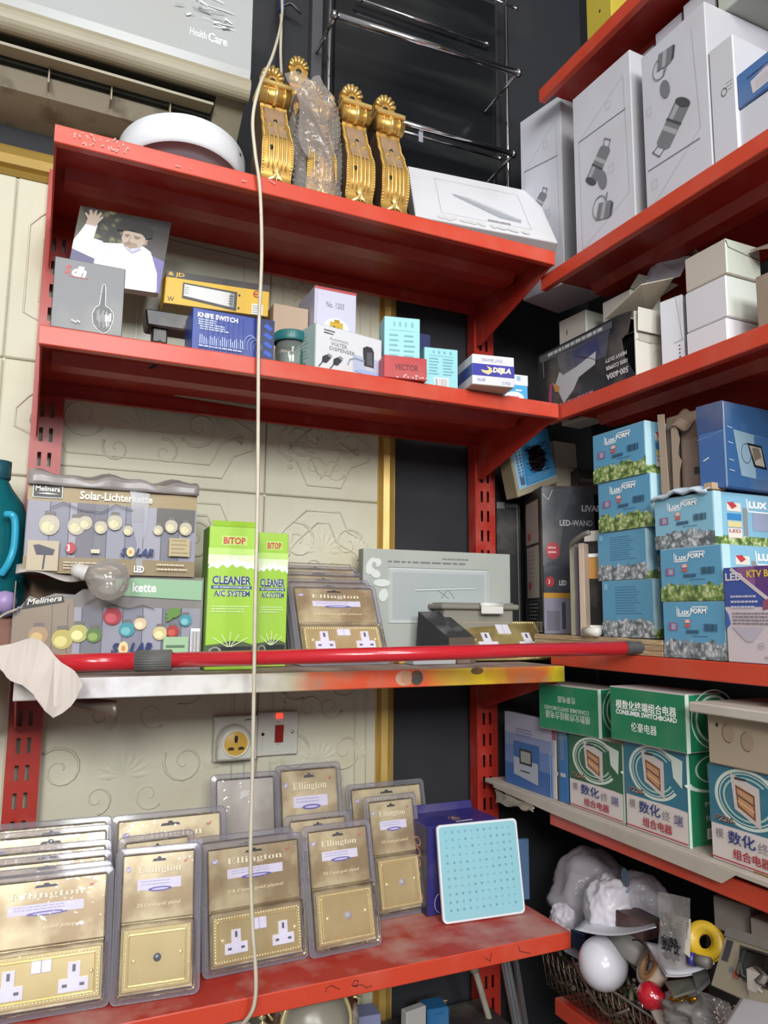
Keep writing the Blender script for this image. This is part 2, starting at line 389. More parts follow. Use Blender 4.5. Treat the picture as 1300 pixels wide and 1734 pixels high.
def spray_lip():
    """front lip oversprayed with white, orange and yellow along its length"""
    m = mat('oversprayed_shelf_lip', '#c8452e', .5); nt = m.node_tree; N = nt.nodes; L = nt.links
    tc = N.new('ShaderNodeTexCoord'); sx = N.new('ShaderNodeSeparateXYZ'); L.new(tc.outputs['Object'], sx.inputs[0])
    n = N.new('ShaderNodeTexNoise'); n.inputs['Scale'].default_value = 14; L.new(tc.outputs['Object'], n.inputs['Vector'])
    a = N.new('ShaderNodeMath'); a.operation = 'MULTIPLY_ADD'; a.inputs[1].default_value = .16; L.new(n.outputs[0], a.inputs[0]); L.new(sx.outputs[0], a.inputs[2])
    r = N.new('ShaderNodeValToRGB'); e = r.color_ramp.elements; L.new(a.outputs[0], r.inputs[0])
    # object origin lies at the shelf's left end
    stops = [(0.0, '#c9c4c4'), (.12, '#dddbe0'), (.3, '#d9d8d2'), (.40, '#bdb79a'), (.46, '#d0754f'), (.55, '#d8512f'), (.66, '#de5a34'), (.74, '#c7a13a'), (.8, '#e0c01f'), (.85, '#d07a3a'), (.92, '#dd6a35'), (.965, '#d7c021'), (1, '#a9a02a')]
    e[0].position = stops[0][0]; e[0].color = (*lin(stops[0][1]), 1); e[1].position = 1; e[1].color = (*lin(stops[-1][1]), 1)
    for p, c in stops[1:-1]: q = e.new(p); q.color = (*lin(c), 1)
    sc = N.new('ShaderNodeMath'); sc.operation = 'SUBTRACT'; sc.inputs[1].default_value = .08; L.new(a.outputs[0], sc.inputs[0]); L.new(sc.outputs[0], r.inputs[0])
    n2 = N.new('ShaderNodeTexNoise'); n2.inputs['Scale'].default_value = 22; n2.inputs['Detail'].default_value = 6; L.new(tc.outputs['Object'], n2.inputs['Vector'])
    mr = N.new('ShaderNodeMapRange'); mr.inputs[1].default_value = .5; mr.inputs[2].default_value = .75; mr.inputs[4].default_value = .5; L.new(n2.outputs[0], mr.inputs[0])
    mx = N.new('ShaderNodeMix'); mx.data_type = 'RGBA'; mx.inputs[7].default_value = (*lin('#8f8a78'), 1); L.new(mr.outputs[0], mx.inputs[0]); L.new(r.outputs[0], mx.inputs[6])
    L.new(mx.outputs[2], N['Principled BSDF'].inputs['Base Color'])
    return m
S1, S2, S3, S4 = .800, .4535, -.0994, -.609
R0, R1, R2, R3, R4, R5 = 1.226, .765, .452, -.0685, -.394, -.756
XL, XR, YF = -.0182, .995, -.349
unit = empty('shelving_unit', (.5, -.17, -1.55), 'red slotted steel shelving unit facing us against the cream wall', 'shelving unit')
for x, z1, sl in ((0.002, .90, .0), (1.014, .86, .0003)):
    upright_mesh(x, -1.55, z1, .002, .058, .03, sl).build('upright', unit)
SPRAY = spray_lip(); DUSTW = mat('dusty_grey_shelf_top', '#8c6f66', .7, dirt=.7, dirtcol='#b9aea6', dscale=12, lo=.4, hi=.65)
for z, lm, tm in ((S1, GRIME, RED_D), (S2, GRIME, RED_D), (S3, SPRAY, DUSTW), (S4, GRIME, RED_D)):
    o = shelf_mesh(XL, XR, YF, -.028, z, lm, tm).build('shelf', unit, (0, 0, 0))
    mb = o.data
    if z == S3: o['label'] = 'shelf board with white, orange and yellow overspray on its front lip'
    for x in (XL + .0035, XR - .0035): bracket_mesh(x, YF, -.028, z).build('bracket', unit)
# marks on lips: scraped writing, pen marks, sprayed spots
def lip_face(z, mb): return Face(mb, (XL, YF - .0012, z), (XR - XL, 0, 0), (0, 0, -.0315), .0001)
mb = MB(); f = lip_face(S1, mb); sw = pm('#d9a79e', .6, 0); rn = random.Random(5)
for k in range(26):
    x = .03 + .085 * rn.random(); y = .15 + .6 * rn.random(); f.line([(x, y), (x + rn.uniform(-.003, .003), y + rn.uniform(-.16, .16))], .0022, sw)
for k in range(5):
    x = .19 + .2 * rn.random(); y = .1 + .7 * rn.random(); f.line([(x, y), (x + rn.uniform(-.01, .02), y + rn.uniform(-.15, .15))], .0013, sw)
tag(mb.build('paint_scrapes', unit), 'pale scraped scratches on the top lip', kind='stuff')
mb = MB(); f = lip_face(S4, mb); ink = pm('#2a2320', .6, 0)
def px4(px): return (xat(px, YF, S4 - .015) - XL) / (XR - XL)
for pts in ([(px4(551), .55), (px4(552), .35), (px4(560), .25), (px4(567), .4), (px4(575), .55)], [(px4(595), .45), (px4(600), .25), (px4(606), .3), (px4(603), .6), (px4(596), .5), (px4(612), .55), (px4(620), .75), (px4(629), .7)], [(px4(820), .5), (px4(829), .75), (px4(831), .3)], [(px4(877), .25), (px4(879), .55), (px4(897), .8)]):
    f.line(pts, .0012, ink)
tag(mb.build('pen_marks', unit), 'black pen marks on the lowest lip', kind='stuff')
mb = MB(); f = lip_face(S3, mb)
for px, c, rx in ((684, '#c9a58c', .018), (705, '#4a463c', .013), (807, '#5a5238', .014), (688, '#b98f70', .01)):
    x = (xat(px, YF, S3 - .015) - XL) / (XR - XL); f.ell(x, .5 if px != 807 else .18, rx, .44 if px != 807 else .22, mat('spray_spot_' + c[1:], c, .6, dirt=.5, dirtcol='#c8603a', dscale=60))
tag(mb.build('spray_spots', unit), 'beige and dark sprayed spots on the third lip', kind='stuff')

unit2 = empty('shelving_unit', (1.2, -.9, -1.55), 'red shelving unit running along the dark wall on the right', 'shelving unit')
RMAT = Matrix.Rotation(-math.pi / 2, 4, 'Z')
for z, ya in ((R0, -.30), (R1, -.292), (R2, -.30), (R3, -.30), (R4, -.286), (R5, -.29)):
    # built along x then turned: x -> -y, depth +x
    mb = shelf_mesh(-ya, 1.95, 1.0012, 1.33, z, GRIME, RED_D)
    mb.v = [(y, -x, zz) for x, y, zz in mb.v]
    mb.build('shelf', unit2)
    for yb in (-1.0, -1.9):
        b = bracket_mesh(0, 1.0012, 1.33, z); b.v = [(y, yb + x, zz) for x, y, zz in b.v]; b.build('bracket', unit2)
for yb in (-1.006, -1.906):
    m2 = upright_mesh(-yb, -1.55, 1.6, -1.364, .058, .03, 0); m2.v = [(-y, -x, zz) for x, y, zz in m2.v]; m2.build('upright', unit2)
# ================================================================== helpers for posed things
def solve3(a, b, c, r):
    return Matrix((a, b, c)).transposed().inverted() @ r
def quad4(bl, br, tr, tl, p0):
    """corner points of a flat rectangle seen at four pixels, its bottom left corner at p0"""
    r2, r3, r4 = ray(*br), ray(*tr), ray(*tl); d = V(p0) - CAMP
    # tl - bl = tr - br  ->  t4 r4 + t2 r2 - t3 r3 = d
    t = solve3(r2, -r3, r4, d)
    return V(p0), CAMP + r2 * t[0], CAMP + r3 * t[1], CAMP + r4 * t[2]
def frame_xf(o, u, v):      # matrix with x along u, z along v, y into depth
    u = V(u).normalized(); v = V(v); y = v.cross(u).normalized(); v = u.cross(y)
    m = Matrix((u, y, v)).transposed().to_4x4(); m.translation = V(o); return m
WHITE = pm('#dcdde2', .45, .2); BLACK = pm('#17181b', .4, .15); INK = pm('#35353a', .5, 0); GREYINK = pm('#8b8c92', .5, 0)
CARD = mat('raw_cardboard', '#b59b7c', .75, dirt=.3, dirtcol='#c9b79b'); CHROME = mat('chrome', '#d5d5d8', .12, 1)
PINK = pm('#ffffff', .5, 0)

# ------------------------------------------------------------------ wall-mounted air conditioner
AC1 = mat('ac_front_panel', '#a9adae', .3, dirt=.35, dirtcol='#a9a79c', dscale=6); AC2 = mat('ac_yellowed_plastic', '#9a937c', .45, dirt=.5, dirtcol='#8b8371', dscale=9)
ACD = mat('ac_dark_outlet', '#45453c', .6, dirt=.3, dirtcol='#5b5a4c'); ACW = mat('ac_grimy_underside', '#9d9683', .6, dirt=.8, dirtcol='#6f675a', dscale=16, lo=.55, hi=.68)
ac = empty('air_conditioner', (-.1, -.1, 1.0), 'white wall air conditioner with yellowed lower edge above the left shelves', 'air conditioner')
x0, x1 = -.62, .338
mb = MB(); body = [(.02, 1.36), (-.19, 1.36), (-.205, 1.30), (-.208, 1.115), (-.205, 1.098)]
mb.prism([(x0, a, b) for a, b in body + [(-.12, 1.085), (.02, 1.085)]], (x1 - x0, 0, 0), AC1); 
f = Face(mb, (x0, -.2085, 1.30), (x1 - x0, 0, 0), (0, .001, -.18))
fx = lambda px: (xat(px, -.208, 1.17) - x0) / (x1 - x0)
f.text('Health', fx(322), .72, fx(350) - fx(322), .09, pm('#e8e8ea', .5, 0), .01); f.text('Care', fx(353), .71, fx(385) - fx(353), .11, PINK, .02)
rn = random.Random(2)
for k in range(34): f.ell(fx(rn.uniform(300, 386)), rn.uniform(.28, .62), rn.uniform(.002, .006), rn.uniform(.008, .03), rn.choice([PINK, pm('#8f9193', .6, 0), pm('#cdced2', .6, 0)]), 7, rn.uniform(0, 3))
mb.build('front_panel', ac)
mb = MB(); pr = [(-.205, 1.098)] + [(-.187 - .021 * math.cos(a), 1.088 - .03 * math.sin(a)) for a in [math.pi * .0 + math.pi * .78 * k / 9 for k in range(10)]] + [(-.15, 1.072), (-.15, 1.098)]
mb.prism([(x0, a, b) for a, b in pr], (x1 - x0 + .002, 0, 0), AC2, smooth=False); mb.build('lower_roll', ac)
mb = MB(); mb.box(x0, -.16, 1.07, x1 - .06, .02, 1.09, ACD); mb.prism([(x0, -.165, 1.075), (x0, -.15, 1.075), (x0, -.02, 1.0), (x0, -.03, 1.0)], (.012, 0, 0), AC2)
mb.box(x0, -.105, 1.03, x1 - .06, -.098, 1.075, ACD); mb.build('air_outlet', ac)
mb = MB(); mb.prism([(x0, -.165, 1.046), (x0, -.125, 1.052), (x0, -.125, 1.056), (x0, -.166, 1.051)], (x1 - .065 - x0, 0, 0), AC2); lv = mb.build('louvre', ac)
for k in range(7):
    xx = -.5 + k * .115; MB().box(xx, -.13, 1.02, xx + .003, -.1, 1.052, AC2).build('louvre_rib', lv)
mb = MB(); mb.prism([(x0, -.118, 1.035), (x0, -.09, 1.012), (x0, .02, 1.0), (x0, .02, 1.06), (x0, -.09, 1.06)], (x1 - .06 - x0, 0, 0), ACW); mb.build('underside', ac)
mb = MB(); mb.prism([(x1 - .06, a, b) for a, b in ((-.175, 1.075), (-.09, 1.012), (.02, 1.0), (.02, 1.09), (-.15, 1.09))], (.06, 0, 0), AC2); mb.build('end_cheek', ac)

# ------------------------------------------------------------------ top shelf of the left unit
lamp = empty('ceiling_lamp', (.213, -.2, S1), 'round white drum ceiling lamp lying on the top shelf under the air conditioner', 'lamp')
T = Matrix.Translation((.211, -.205, S1 + .058)) @ Matrix.Rotation(math.radians(-10), 4, 'X')
R = .121
MB().lathe([(R - .006, -.034), (R, -.031), (R, .024), (R - .004, .028), (0, .028)], mat('lamp_white_rim', '#dfe3e8', .35, dirt=.1), 56, T).build('rim', lamp)
MB().lathe([(0, -.035), (R - .03, -.034), (R - .007, -.028), (R - .006, -.034)], mat('lamp_grey_diffuser', '#b9c6d2', .3), 56, T).build('diffuser', lamp)
mb = MB(); a = math.radians(-38)
mb.lathe([(0, 0), (.003, .0), (.003, .0015), (0, .002)], BLACK, 10, T @ Matrix.Translation((R * math.cos(a), R * math.sin(a), .008)) @ Matrix.Rotation(a, 4, 'Z') @ Matrix.Rotation(math.pi / 2, 4, 'Y')); mb.build('screw', lamp)

GOLD = mat('corbel_gold', '#d0a75a', .36, .7, dirt=.35, dirtcol='#7a5426', dscale=25); GOLDL = mat('corbel_gold_bright', '#e9c97e', .3, .7); BRONZE = mat('corbel_dull_gold', '#a48a72', .5, .3); CSIDE = mat('corbel_dark_side', '#4a3526', .6, dirt=.3)
def corbel(x, y, hgt, label, lean=0.06, wd=.062, yaw=0):
    e = empty('gold_corbel', (x, y, S1 + .0018), label, 'corbel', 'gilded corbels on the top shelf', (-lean, 0, yaw), False)
    h = hgt
    def prof(t):      # front surface: y (negative forward) and half width along the height 0..1
        pts = [(0, -.052), (.05, -.05), (.09, -.044), (.2, -.056), (.33, -.058), (.45, -.045), (.56, -.03), (.66, -.022), (.70, -.03), (.74, -.034), (.8, -.022), (1, -.016)]
        for (a, b), (c, d) in zip(pts, pts[1:]):
            if t <= c: k = (t - a) / (c - a); k = k * k * (3 - 2 * k); return b + (d - b) * k
        return -.016
    n = 26; mb = MB(); hw = wd / 2
    zs = [i / n * .78 for i in range(n + 1)]
    wv = lambda t: hw * (1.1 if t < .03 else .9 + .12 * math.exp(-((t - .25) / .2) ** 2) - .1 * max(0, t - .5))
    A = [(-wv(t), prof(t) , t * h) for t in zs]; B = [(wv(t), prof(t), t * h) for t in zs]; C = [(-wv(t), .02, t * h) for t in zs]; D = [(wv(t), .02, t * h) for t in zs]
    vs = A + B + C + D; m = n + 1
    mb.add(vs, [[i, m + i, m + i + 1, i + 1] for i in range(n)], GOLD if 1 else BRONZE, True)
    mb.add(vs, [[2 * m + i, i, i + 1, 2 * m + i + 1] for i in range(n)] + [[m + i, 3 * m + i, 3 * m + i + 1, m + i + 1] for i in range(n)] + [[0, m, 3 * m, 2 * m], [n, m + n, 3 * m + n, 2 * m + n]], CSIDE)
    b = mb.build('corbel_body', e)
    # recessed dull centre, fluted ribs, beads at the edges
    mb = MB()
    zz = [.36 + .28 * i / 9 for i in range(10)]
    mb.add([(sx * hw * .62, prof(t) - .0012, t * h) for t in zz for sx in (-1, 1)], [[2 * i, 2 * i + 1, 2 * i + 3, 2 * i + 2] for i in range(9)], BRONZE, True); mb.build('recess', e)
    mb = MB()
    for q in (-.5, -.25, .0, .25, .5):
        zz = [.14 + (.5 if abs(q) < .1 else .26) * i / 9 for i in range(10)]
        mb.tube([(q * hw * 1.1, prof(t) - .001, t * h) for t in zz], [.0028 * math.sin(math.pi * (.12 + .8 * i / 9)) for i in range(10)], GOLDL, 6)
    mb.build('flutes', e)
    mb = MB()
    for sx in (-1, 1):
        for k in range(30):
            t = .12 + .5 * k / 29; mb.lathe([(0, -.0022), (.0022, 0), (0, .0022)], GOLDL, 5, Matrix.Translation((sx * wv(t) * .9, prof(t) - .001, t * h)))
    tag(mb.build('beading', e), kind='stuff')
    mb = MB()      # acanthus at the foot
    for q in range(-3, 4):
        a = math.pi / 2 + q * .36; l = h * (.13 - .012 * abs(q)); c = V((q * hw * .2, prof(.07) - .003, .055 * h)); d = V((math.cos(a), 0, math.sin(a))); s = V((-d.z, 0, d.x))
        mb.add([c, c + d * l * .5 + s * .005 + V((0, -.004, 0)), c + d * l + V((0, -.001, 0)), c + d * l * .5 - s * .005 + V((0, -.004, 0)), c + d * l * .5 + V((0, -.008, 0))], [[0, 1, 4], [1, 2, 4], [2, 3, 4], [3, 0, 4]], GOLDL, True)
    mb.build('acanthus_leaf', e)
    mb = MB(); mb.box(-hw * 1.12, -.058, 0, hw * 1.12, .022, .012, GOLDL, .002); mb.build('plinth', e)
    mb = MB()      # scroll and cap
    mb.tube([(-hw * .98, -.03, .72 * h), (hw * .98, -.03, .72 * h)], .016, GOLD, 18); mb.tube([(-hw * .12, -.032, .72 * h), (hw * .12, -.032, .72 * h)], .0185, GOLDL, 18)
    for sx in (-1, 1): mb.tube([(sx * hw * .55, -.031, .72 * h), (sx * hw * .6, -.031, .72 * h)], .0175, GOLDL, 18)
    mb.box(-hw * 1.05, -.046, .765 * h, hw * 1.05, .02, .80 * h, GOLDL, .002); mb.build('scroll', e)
    mb = MB()      # pierced crown
    pts = []
    for i in range(25):
        a = -.15 * math.pi + 1.3 * math.pi * i / 24; r = .022 + .0035 * abs(math.sin(4.2 * (a)))
        pts.append((r * math.cos(a) * .95, -.012, .905 * h + r * math.sin(a) * 1.15))
    pts = [(hw * .72, -.012, .80 * h)] + pts + [(-hw * .72, -.012, .80 * h)]
    mb.prism(pts, (0, .02, 0), GOLD)
    for i in range(7):
        a = .05 * math.pi + .9 * math.pi * i / 6; mb.tube([(.009 * math.cos(a), -.013, .905 * h + .009 * math.sin(a)), (.023 * math.cos(a), -.016, .905 * h + .026 * math.sin(a))], [.002, .0042], GOLDL, 6)
    c = mb.build('crown', e)
    mb = MB(); mb.lathe([(0, 0), (.0065, 0), (.0065, .002), (0, .002)], BLACK, 14, Matrix.Translation((0, -.0125, .885 * h)) @ Matrix.Rotation(math.pi / 2, 4, 'X')); mb.build('screw_hole', c)
    mb = MB()
    for t, q in ((.52, 0), (.27, -.45)): mb.lathe([(0, 0), (.0038, 0), (.0038, .002), (0, .002)], BLACK, 10, Matrix.Translation((q * hw, prof(t) - .0015, t * h)) @ Matrix.Rotation(math.pi / 2, 4, 'X'))
    mb.build('fixing_hole', b)
    mb = MB()
    for sx in (-1, 1): mb.lathe([(0, .006), (.005, .003), (.0055, 0)], GOLDL, 10, Matrix.Translation((sx * hw * .42, prof(.47) - .001, .46 * h)) @ Matrix.Rotation(math.pi / 2, 4, 'X'))
    mb.build('rosette', b)
    return e
corbel(.371, -.262, .30, 'leftmost gilded corbel, half behind the bubble wrap on the top shelf')
corbel(xat(509, -.12, 1.25), -.12, .485, 'gilded corbel standing behind the bubble-wrapped one, only its crown showing')
corbel(.545, -.262, .318, 'gilded corbel just right of the bubble-wrapped one')
corbel(.623, -.262, .318, 'rightmost gilded corbel, beside the white drawing-printed carton')
wrapc = corbel(.466, -.25, .30, 'gilded corbel wrapped in bubble film on the top shelf')
BUB = clear('bubble_film', '#f2eeea', .85, .16, .25, '#cfc9c2', .7)
wr = empty('bubble_wrap', (.455, -.25, S1), 'crumpled clear bubble wrap around a gilded corbel', 'bubble wrap')
rw = random.Random(11)
def wfn(u, v):
    a = u * 2 * math.pi; r = (.060 - .012 * v + .004 * math.sin(5 * a + 9 * v) + .003 * math.sin(11 * a - 14 * v)) * (1 - .55 * max(0, v - .82) / .18)
    return (.466 + 1.02 * r * math.cos(a) - .0 * v, -.262 + r * .9 * math.sin(a) + .02 * v, S1 + .004 + .30 * v + .006 * math.sin(3 * a) * v)
mb = MB(); mb.grid(wfn, 48, 40, BUB)
for i in range(15):
    for j in range(34):
        u = (i / 15 + .02 * (j % 2) + .5) % 1; v = .08 + j / 38 * .82; p = V(wfn(u, v)); q = V(wfn(u, v + .01)); c = V((.466, -.262 + .02 * v, p.z)); n = (p - c).normalized()
        if n.y > .35: continue
        mb.lathe([(.0032, 0), (.0022, .0018), (0, .0024)], BUB, 5, Matrix.Translation(p) @ n.to_track_quat('Z', 'Y').to_matrix().to_4x4())
mb.build('wrap_sheet', wr)
mb = MB()
def flap(u, v):
    return (.384 + .058 * u + .045 * (1 - v) * (1 if u > 0 else 1) - .004 * math.sin(7 * v), -.318 + .012 * math.sin(8 * v + 3 * u) + .015 * u, S1 + .085 + .17 * v + .01 * math.sin(4 * u))
mb.grid(flap, 8, 24, BUB); mb.build('loose_flap', wr)
mb = MB()
mb.grid(lambda u, v: (.425 + .085 * u, -.326 + .05 * v + .003 * math.sin(20 * u), S1 + .006 + .016 * math.sin(math.pi * v) + .004 * math.sin(13 * u)), 14, 6, BUB); mb.build('folded_hem', wr)

# white carton with a line drawing, tilted on the shelf end
bl, br, tl = hy(703, 366, -.285), hy(945, 412, -.345), hy(690, 281, -.12); nrm = (br - bl).cross(tl - bl).normalized(); nrm = nrm if nrm.y > 0 else -nrm
mb = MB(); mb.hexa(bl, br - bl, nrm * .035, tl - bl, [WHITE, WHITE, pm('#a9a9ab', .5, .3), WHITE, WHITE, pm('#9b9a9c', .5, .3)], .0015)
f = Face(mb, tl, br - bl, bl - tl)
f.frame(.19, .16, .83, .84, .0008, GREYINK)
f.poly([(.3, .42), (.42, .43), (.78, .68), (.77, .75), (.62, .73), (.31, .46)], pm('#a7abb4', .5, .1)); f.poly([(.3, .42), (.42, .43), (.78, .68), (.75, .69), (.4, .46)], pm('#c6c9cf', .5, .1))
f.line([(.3, .42), (.62, .71), (.77, .72)], .0006, GREYINK); f.bars(.52, .8, .2, 1, .05, .03, GREYINK, 3)
rn = random.Random(8)
for q in range(9): f.ell(.2 + .07 * q + rn.uniform(-.02, .02), .92, rn.uniform(.02, .04), rn.uniform(.03, .06), pm('#d2d2d2', .5, .1), 9, rn.uniform(0, 3))
tag(mb.build('lamp_carton', None, (bl + br) / 2), 'white carton with a grey bar drawing, tilted at the right end of the top shelf', 'box')

# chrome rail rack on the dark wall behind
DGLASS = mat('dark_gloss_panel', '#191b1e', .18, dirt=.4, dirtcol='#40423f', dscale=5, stretch=(.4, 1, 3))
rk = empty('chrome_rack', (.83, 0, 1.0), 'chrome tube rack with two rails fixed to the dark upper wall', 'rack')
for xx, n in ((.574, 1), (1.096, 2)): MB().tube([(xx, -.03, .95), (xx, -.03, 1.72)], .0055, CHROME, 14).build('post', rk)
MB().box(.535, -.008, .98, .563, .018, 1.72, mat('rack_grey_strip', '#4a4b4f', .4), .001).build('side_strip', rk)
MB().box(.60, .0, .98, 1.08, .018, 1.72, DGLASS, .001).build('back_panel', rk)
def rail(a, b, r, nm='rail'):
    mb = MB(); mb.tube([a, b], r, CHROME, 18); o = mb.build(nm, rk)
    for p, q in ((a, b), (b, a)):
        d = (V(p) - V(q)).normalized(); mb = MB(); mb.tube([V(p) - d * .004, V(p) + d * .006, V(p) + d * .009], [r * 1.25, r * 1.25, r * .9], CHROME, 18); mb.build('end_cap', o)
rail(hy(567, 26, -.15), hy(876, 124, -.15), .0085); rail(hy(580, 33, -.10), hy(850, 119, -.10), .004, 'thin_rail')
rail(hy(600, 185, -.11), hy(868, 261, -.11), .0075); rail(hy(600, 200, -.06), hy(845, 268, -.06), .004, 'thin_rail')
for a, b in (((567, 26, -.15), (536, 88, -.01)), ((874, 126, -.15), (822, 188, -.01)), ((868, 263, -.11), (826, 308, -.01))):
    MB().tube([hy(*a), hy(*b)], .0045, CHROME, 10).build('arm', rk)
q = hy(712, 218, -.105); MB().box(q.x - .006, q.y - .002, q.z - .036, q.x + .006, q.y, q.z, mat('pale_tag', '#8f939c', .4), .0005).build('tag', rk)
rail(hy(611, 0, -.02), hy(823, 74, -.02), .004, 'back_rail'); rail(hy(835, -2, -.08), hy(872, 14, -.08), .0035, 'top_rail')

# cords hanging in front of the shelves
WIRE = mat('cream_cord', '#c9c2ae', .5, dirt=.3, dirtcol='#8f877a', dscale=40)
def smooth(pts, n=6):
    pts = [V(p) for p in pts]; out = []
    for i in range(len(pts) - 1):
        p0, p1, p2, p3 = pts[max(i - 1, 0)], pts[i], pts[i + 1], pts[min(i + 2, len(pts) - 1)]
        for k in range(n):
            t = k / n; out.append(.5 * ((2 * p1) + (p2 - p0) * t + (2 * p0 - 5 * p1 + 4 * p2 - p3) * t * t + (3 * p1 - p0 - 3 * p2 + p3) * t ** 3))
    return out + [pts[-1]]
c = MB(); c.tube(smooth([hy(x, y, yy) for x, y, yy in ((476, -20, -.02), (477, 30, -.1), (463, 90, -.25), (440, 145, -.362), (428, 200, -.366), (432, 260, -.366), (440, 320, -.366), (443, 430, -.366), (438, 560, -.366), (437, 700, -.37), (436, 850, -.395), (432, 1020, -.41), (430, 1150, -.40), (427, 1320, -.385), (424, 1450, -.382), (427, 1560, -.385), (433, 1650, -.388), (431, 1697, -.382), (421, 1722, -.372), (402, 1742, -.35))]), .0032, WIRE, 8)
tag(c.build('hanging_cord'), 'long cream electric cord hanging down in front of the red shelves', 'cord')
c = MB(); c.tube(smooth([hy(x, y, -.012) for x, y in ((474, -20), (476, 40), (475, 90), (477, 150), (476, 235), (478, 300))]), .0035, WIRE, 8)
cl = empty('electric_cord', hy(476, 40, -.012), 'short grey-white cord with dark clip on the black wall beside the air conditioner', 'cord'); c.build('cord', cl)
q = hy(476, 8, -.02); MB().box(q.x - .006, q.y - .01, q.z - .02, q.x + .006, q.y + .006, q.z + .03, mat('blue_tape', '#2c4a7a', .5), .001).build('blue_tape', cl)
c = MB(); c.tube(smooth([hy(480, 10, -.02), hy(492, 6, -.025), hy(503, 16, -.025), hy(509, 22, -.02)]), [.004] * 19, BLACK, 6); c.build('black_clip', cl)
class P3(Bx):
    """a flat-fronted thing given by the pixels of three front corners and the plane(s) they lie on"""
    def __init__(s, tl, tr, bl, pl, depth):
        pl = pl if isinstance(pl, tuple) else (pl,) * 3
        g = lambda q, k: hy(*q, k) if k < .5 else hx(*q, k)
        TL, TR, BL = (g(q, k) for q, k in zip((tl, tr, bl), pl))
        s.o = BL; s.U = TR - TL; s.H = TL - BL; n = s.U.cross(s.H).normalized(); s.W = -n * depth; s.wd = -n; s.h = s.H.length; s.z = TL.z; s.mb = MB()
# ================================================================== second shelf of the left unit
G2 = 'goods on the second shelf'
b = Bx(84.5, 206, 433, -.338, S2, 0, .095); GB = pm('#6b6e72', .4, .3); b.fill([GB, pm('#4c4e50', .4), pm('#54585a', .4), GB, GB, pm('#2b302c', .5)], .0012, .0008)
f = b.front; f.rect(0, .965, 1, 1, pm('#2a2f2b', .5)); f.text('S', .14, .09, .1, .13, pm('#b32630', .4, 0), .04, .3); f.text('dh', .245, .085, .2, .15, PINK, .05, .3); f.bars(.2, .235, .28, 1, .03, .014, pm('#b32630', .4, 0), 2)
hand = [(.685, .29), (.705, .27), (.725, .29), (.735, .42), (.74, .58), (.8, .6), (.855, .66), (.865, .74), (.84, .84), (.8, .93), (.73, .97), (.65, .93), (.58, .85), (.56, .72), (.6, .62), (.655, .58), (.67, .42)]
f.poly([(x * .985 + .01, y) for x, y in hand], pm('#44474b', .4, .1)); f.line(hand, .0011, pm('#d5d6d8', .4, 0), True)
rn = random.Random(4)
for k in range(16): x = .63 + .013 * k; f.line([(x, .63 + .1 * rn.random()), (x + .004, .78 + .13 * rn.random())], .0008, pm('#9ea0a3', .4, 0) if k < 9 else PINK)
for k in range(5): f.ell(.29 + .025 * k, .855 + .01 * (k % 3), .01, .014, PINK, 7)
b.done('grey_carton', 'dark grey square carton with a raised-finger outline at the left of the second shelf')
b = P3((136, 348.5), (290, 377), (111, 474), -.2, .022); b.fill([pm('#3c4030', .4, .1), pm('#b8b3a8', .5)] + [pm('#cac6bd', .5)] * 4, .001); f = b.front
fol = foliage('photo_foliage', '#2a2b20', '#77784f', '#1c1d18', 60); f.rect(.0, .0, 1, 1, pm('#2f2a28', .4, 0)); f.rect(.1, 0, .62, .5, fol)
SK = pm('#b9a795', .45, 0); SK2 = pm('#9c8775', .45, 0); RB = pm('#e4e4f0', .45, 0); RB2 = pm('#b9b6d6', .45, 0)
f.rect(0, .55, .4, 1, pm('#57557a', .45, 0)); f.poly([(.84, .5), (1, .56), (1, 1), (.9, 1)], pm('#6f68a4', .45, 0))
f.poly([(.02, .0), (.1, .2), (.05, .5), (0, .5), (0, 0)], pm('#4a4a3c', .4, 0))
f.poly([(.1, .2), (.215, .22), (.2, .4), (.3, .42), (.33, .62), (.28, .68), (.0, .58), (.0, .46), (.05, .34)], RB)
f.poly([(.09, .23), (.1, .15), (.06, .09), (.075, .075), (.115, .12), (.1, .03), (.125, .03), (.15, .1), (.165, .02), (.185, .025), (.185, .1), (.22, .035), (.24, .05), (.215, .12), (.25, .09), (.26, .11), (.22, .18), (.2, .24)], SK)
f.poly([(.3, .44), (.44, .42), (.55, .4), (.74, .4), (.83, .46), (.94, .74), (.97, .98), (.95, 1), (.25, 1), (.25, .62)], RB); f.line([(.335, .44), (.33, .68), (.35, 1)], .0008, RB2); f.line([(.42, .48), (.4, .6)], .0007, RB2)
f.poly([(.5, .22), (.74, .24), (.755, .36), (.7, .43), (.6, .46), (.52, .42), (.49, .34)], SK); f.poly([(.745, .31), (.775, .3), (.775, .37), (.75, .4)], SK2)
f.poly([(.52, .4), (.56, .37), (.66, .38), (.68, .42), (.6, .465), (.53, .44)], SK2); f.line([(.53, .4), (.6, .4)], .0012, pm('#6f5a4c', .5, 0)); f.line([(.52, .285), (.57, .28)], .0014, pm('#3a302a', .5, 0)); f.line([(.62, .285), (.69, .295)], .0014, pm('#3a302a', .5, 0)); f.line([(.53, .305), (.56, .305)], .0012, pm('#54463c', .5, 0)); f.line([(.63, .31), (.67, .315)], .0012, pm('#54463c', .5, 0)); f.line([(.585, .3), (.57, .37), (.595, .375)], .0009, SK2)
f.poly([(.43, .24), (.42, .16), (.48, .09), (.6, .06), (.74, .1), (.82, .17), (.82, .27), (.76, .3), (.7, .24), (.58, .215), (.5, .235)], pm('#1b1716', .5, 0))
f.poly([(.56, .44), (.62, .48), (.7, .43), (.72, .45), (.63, .52), (.55, .46)], RB2)
b.done('photo_print', 'mounted photo of a person in black headgear and white robe raising one hand', 'photo')
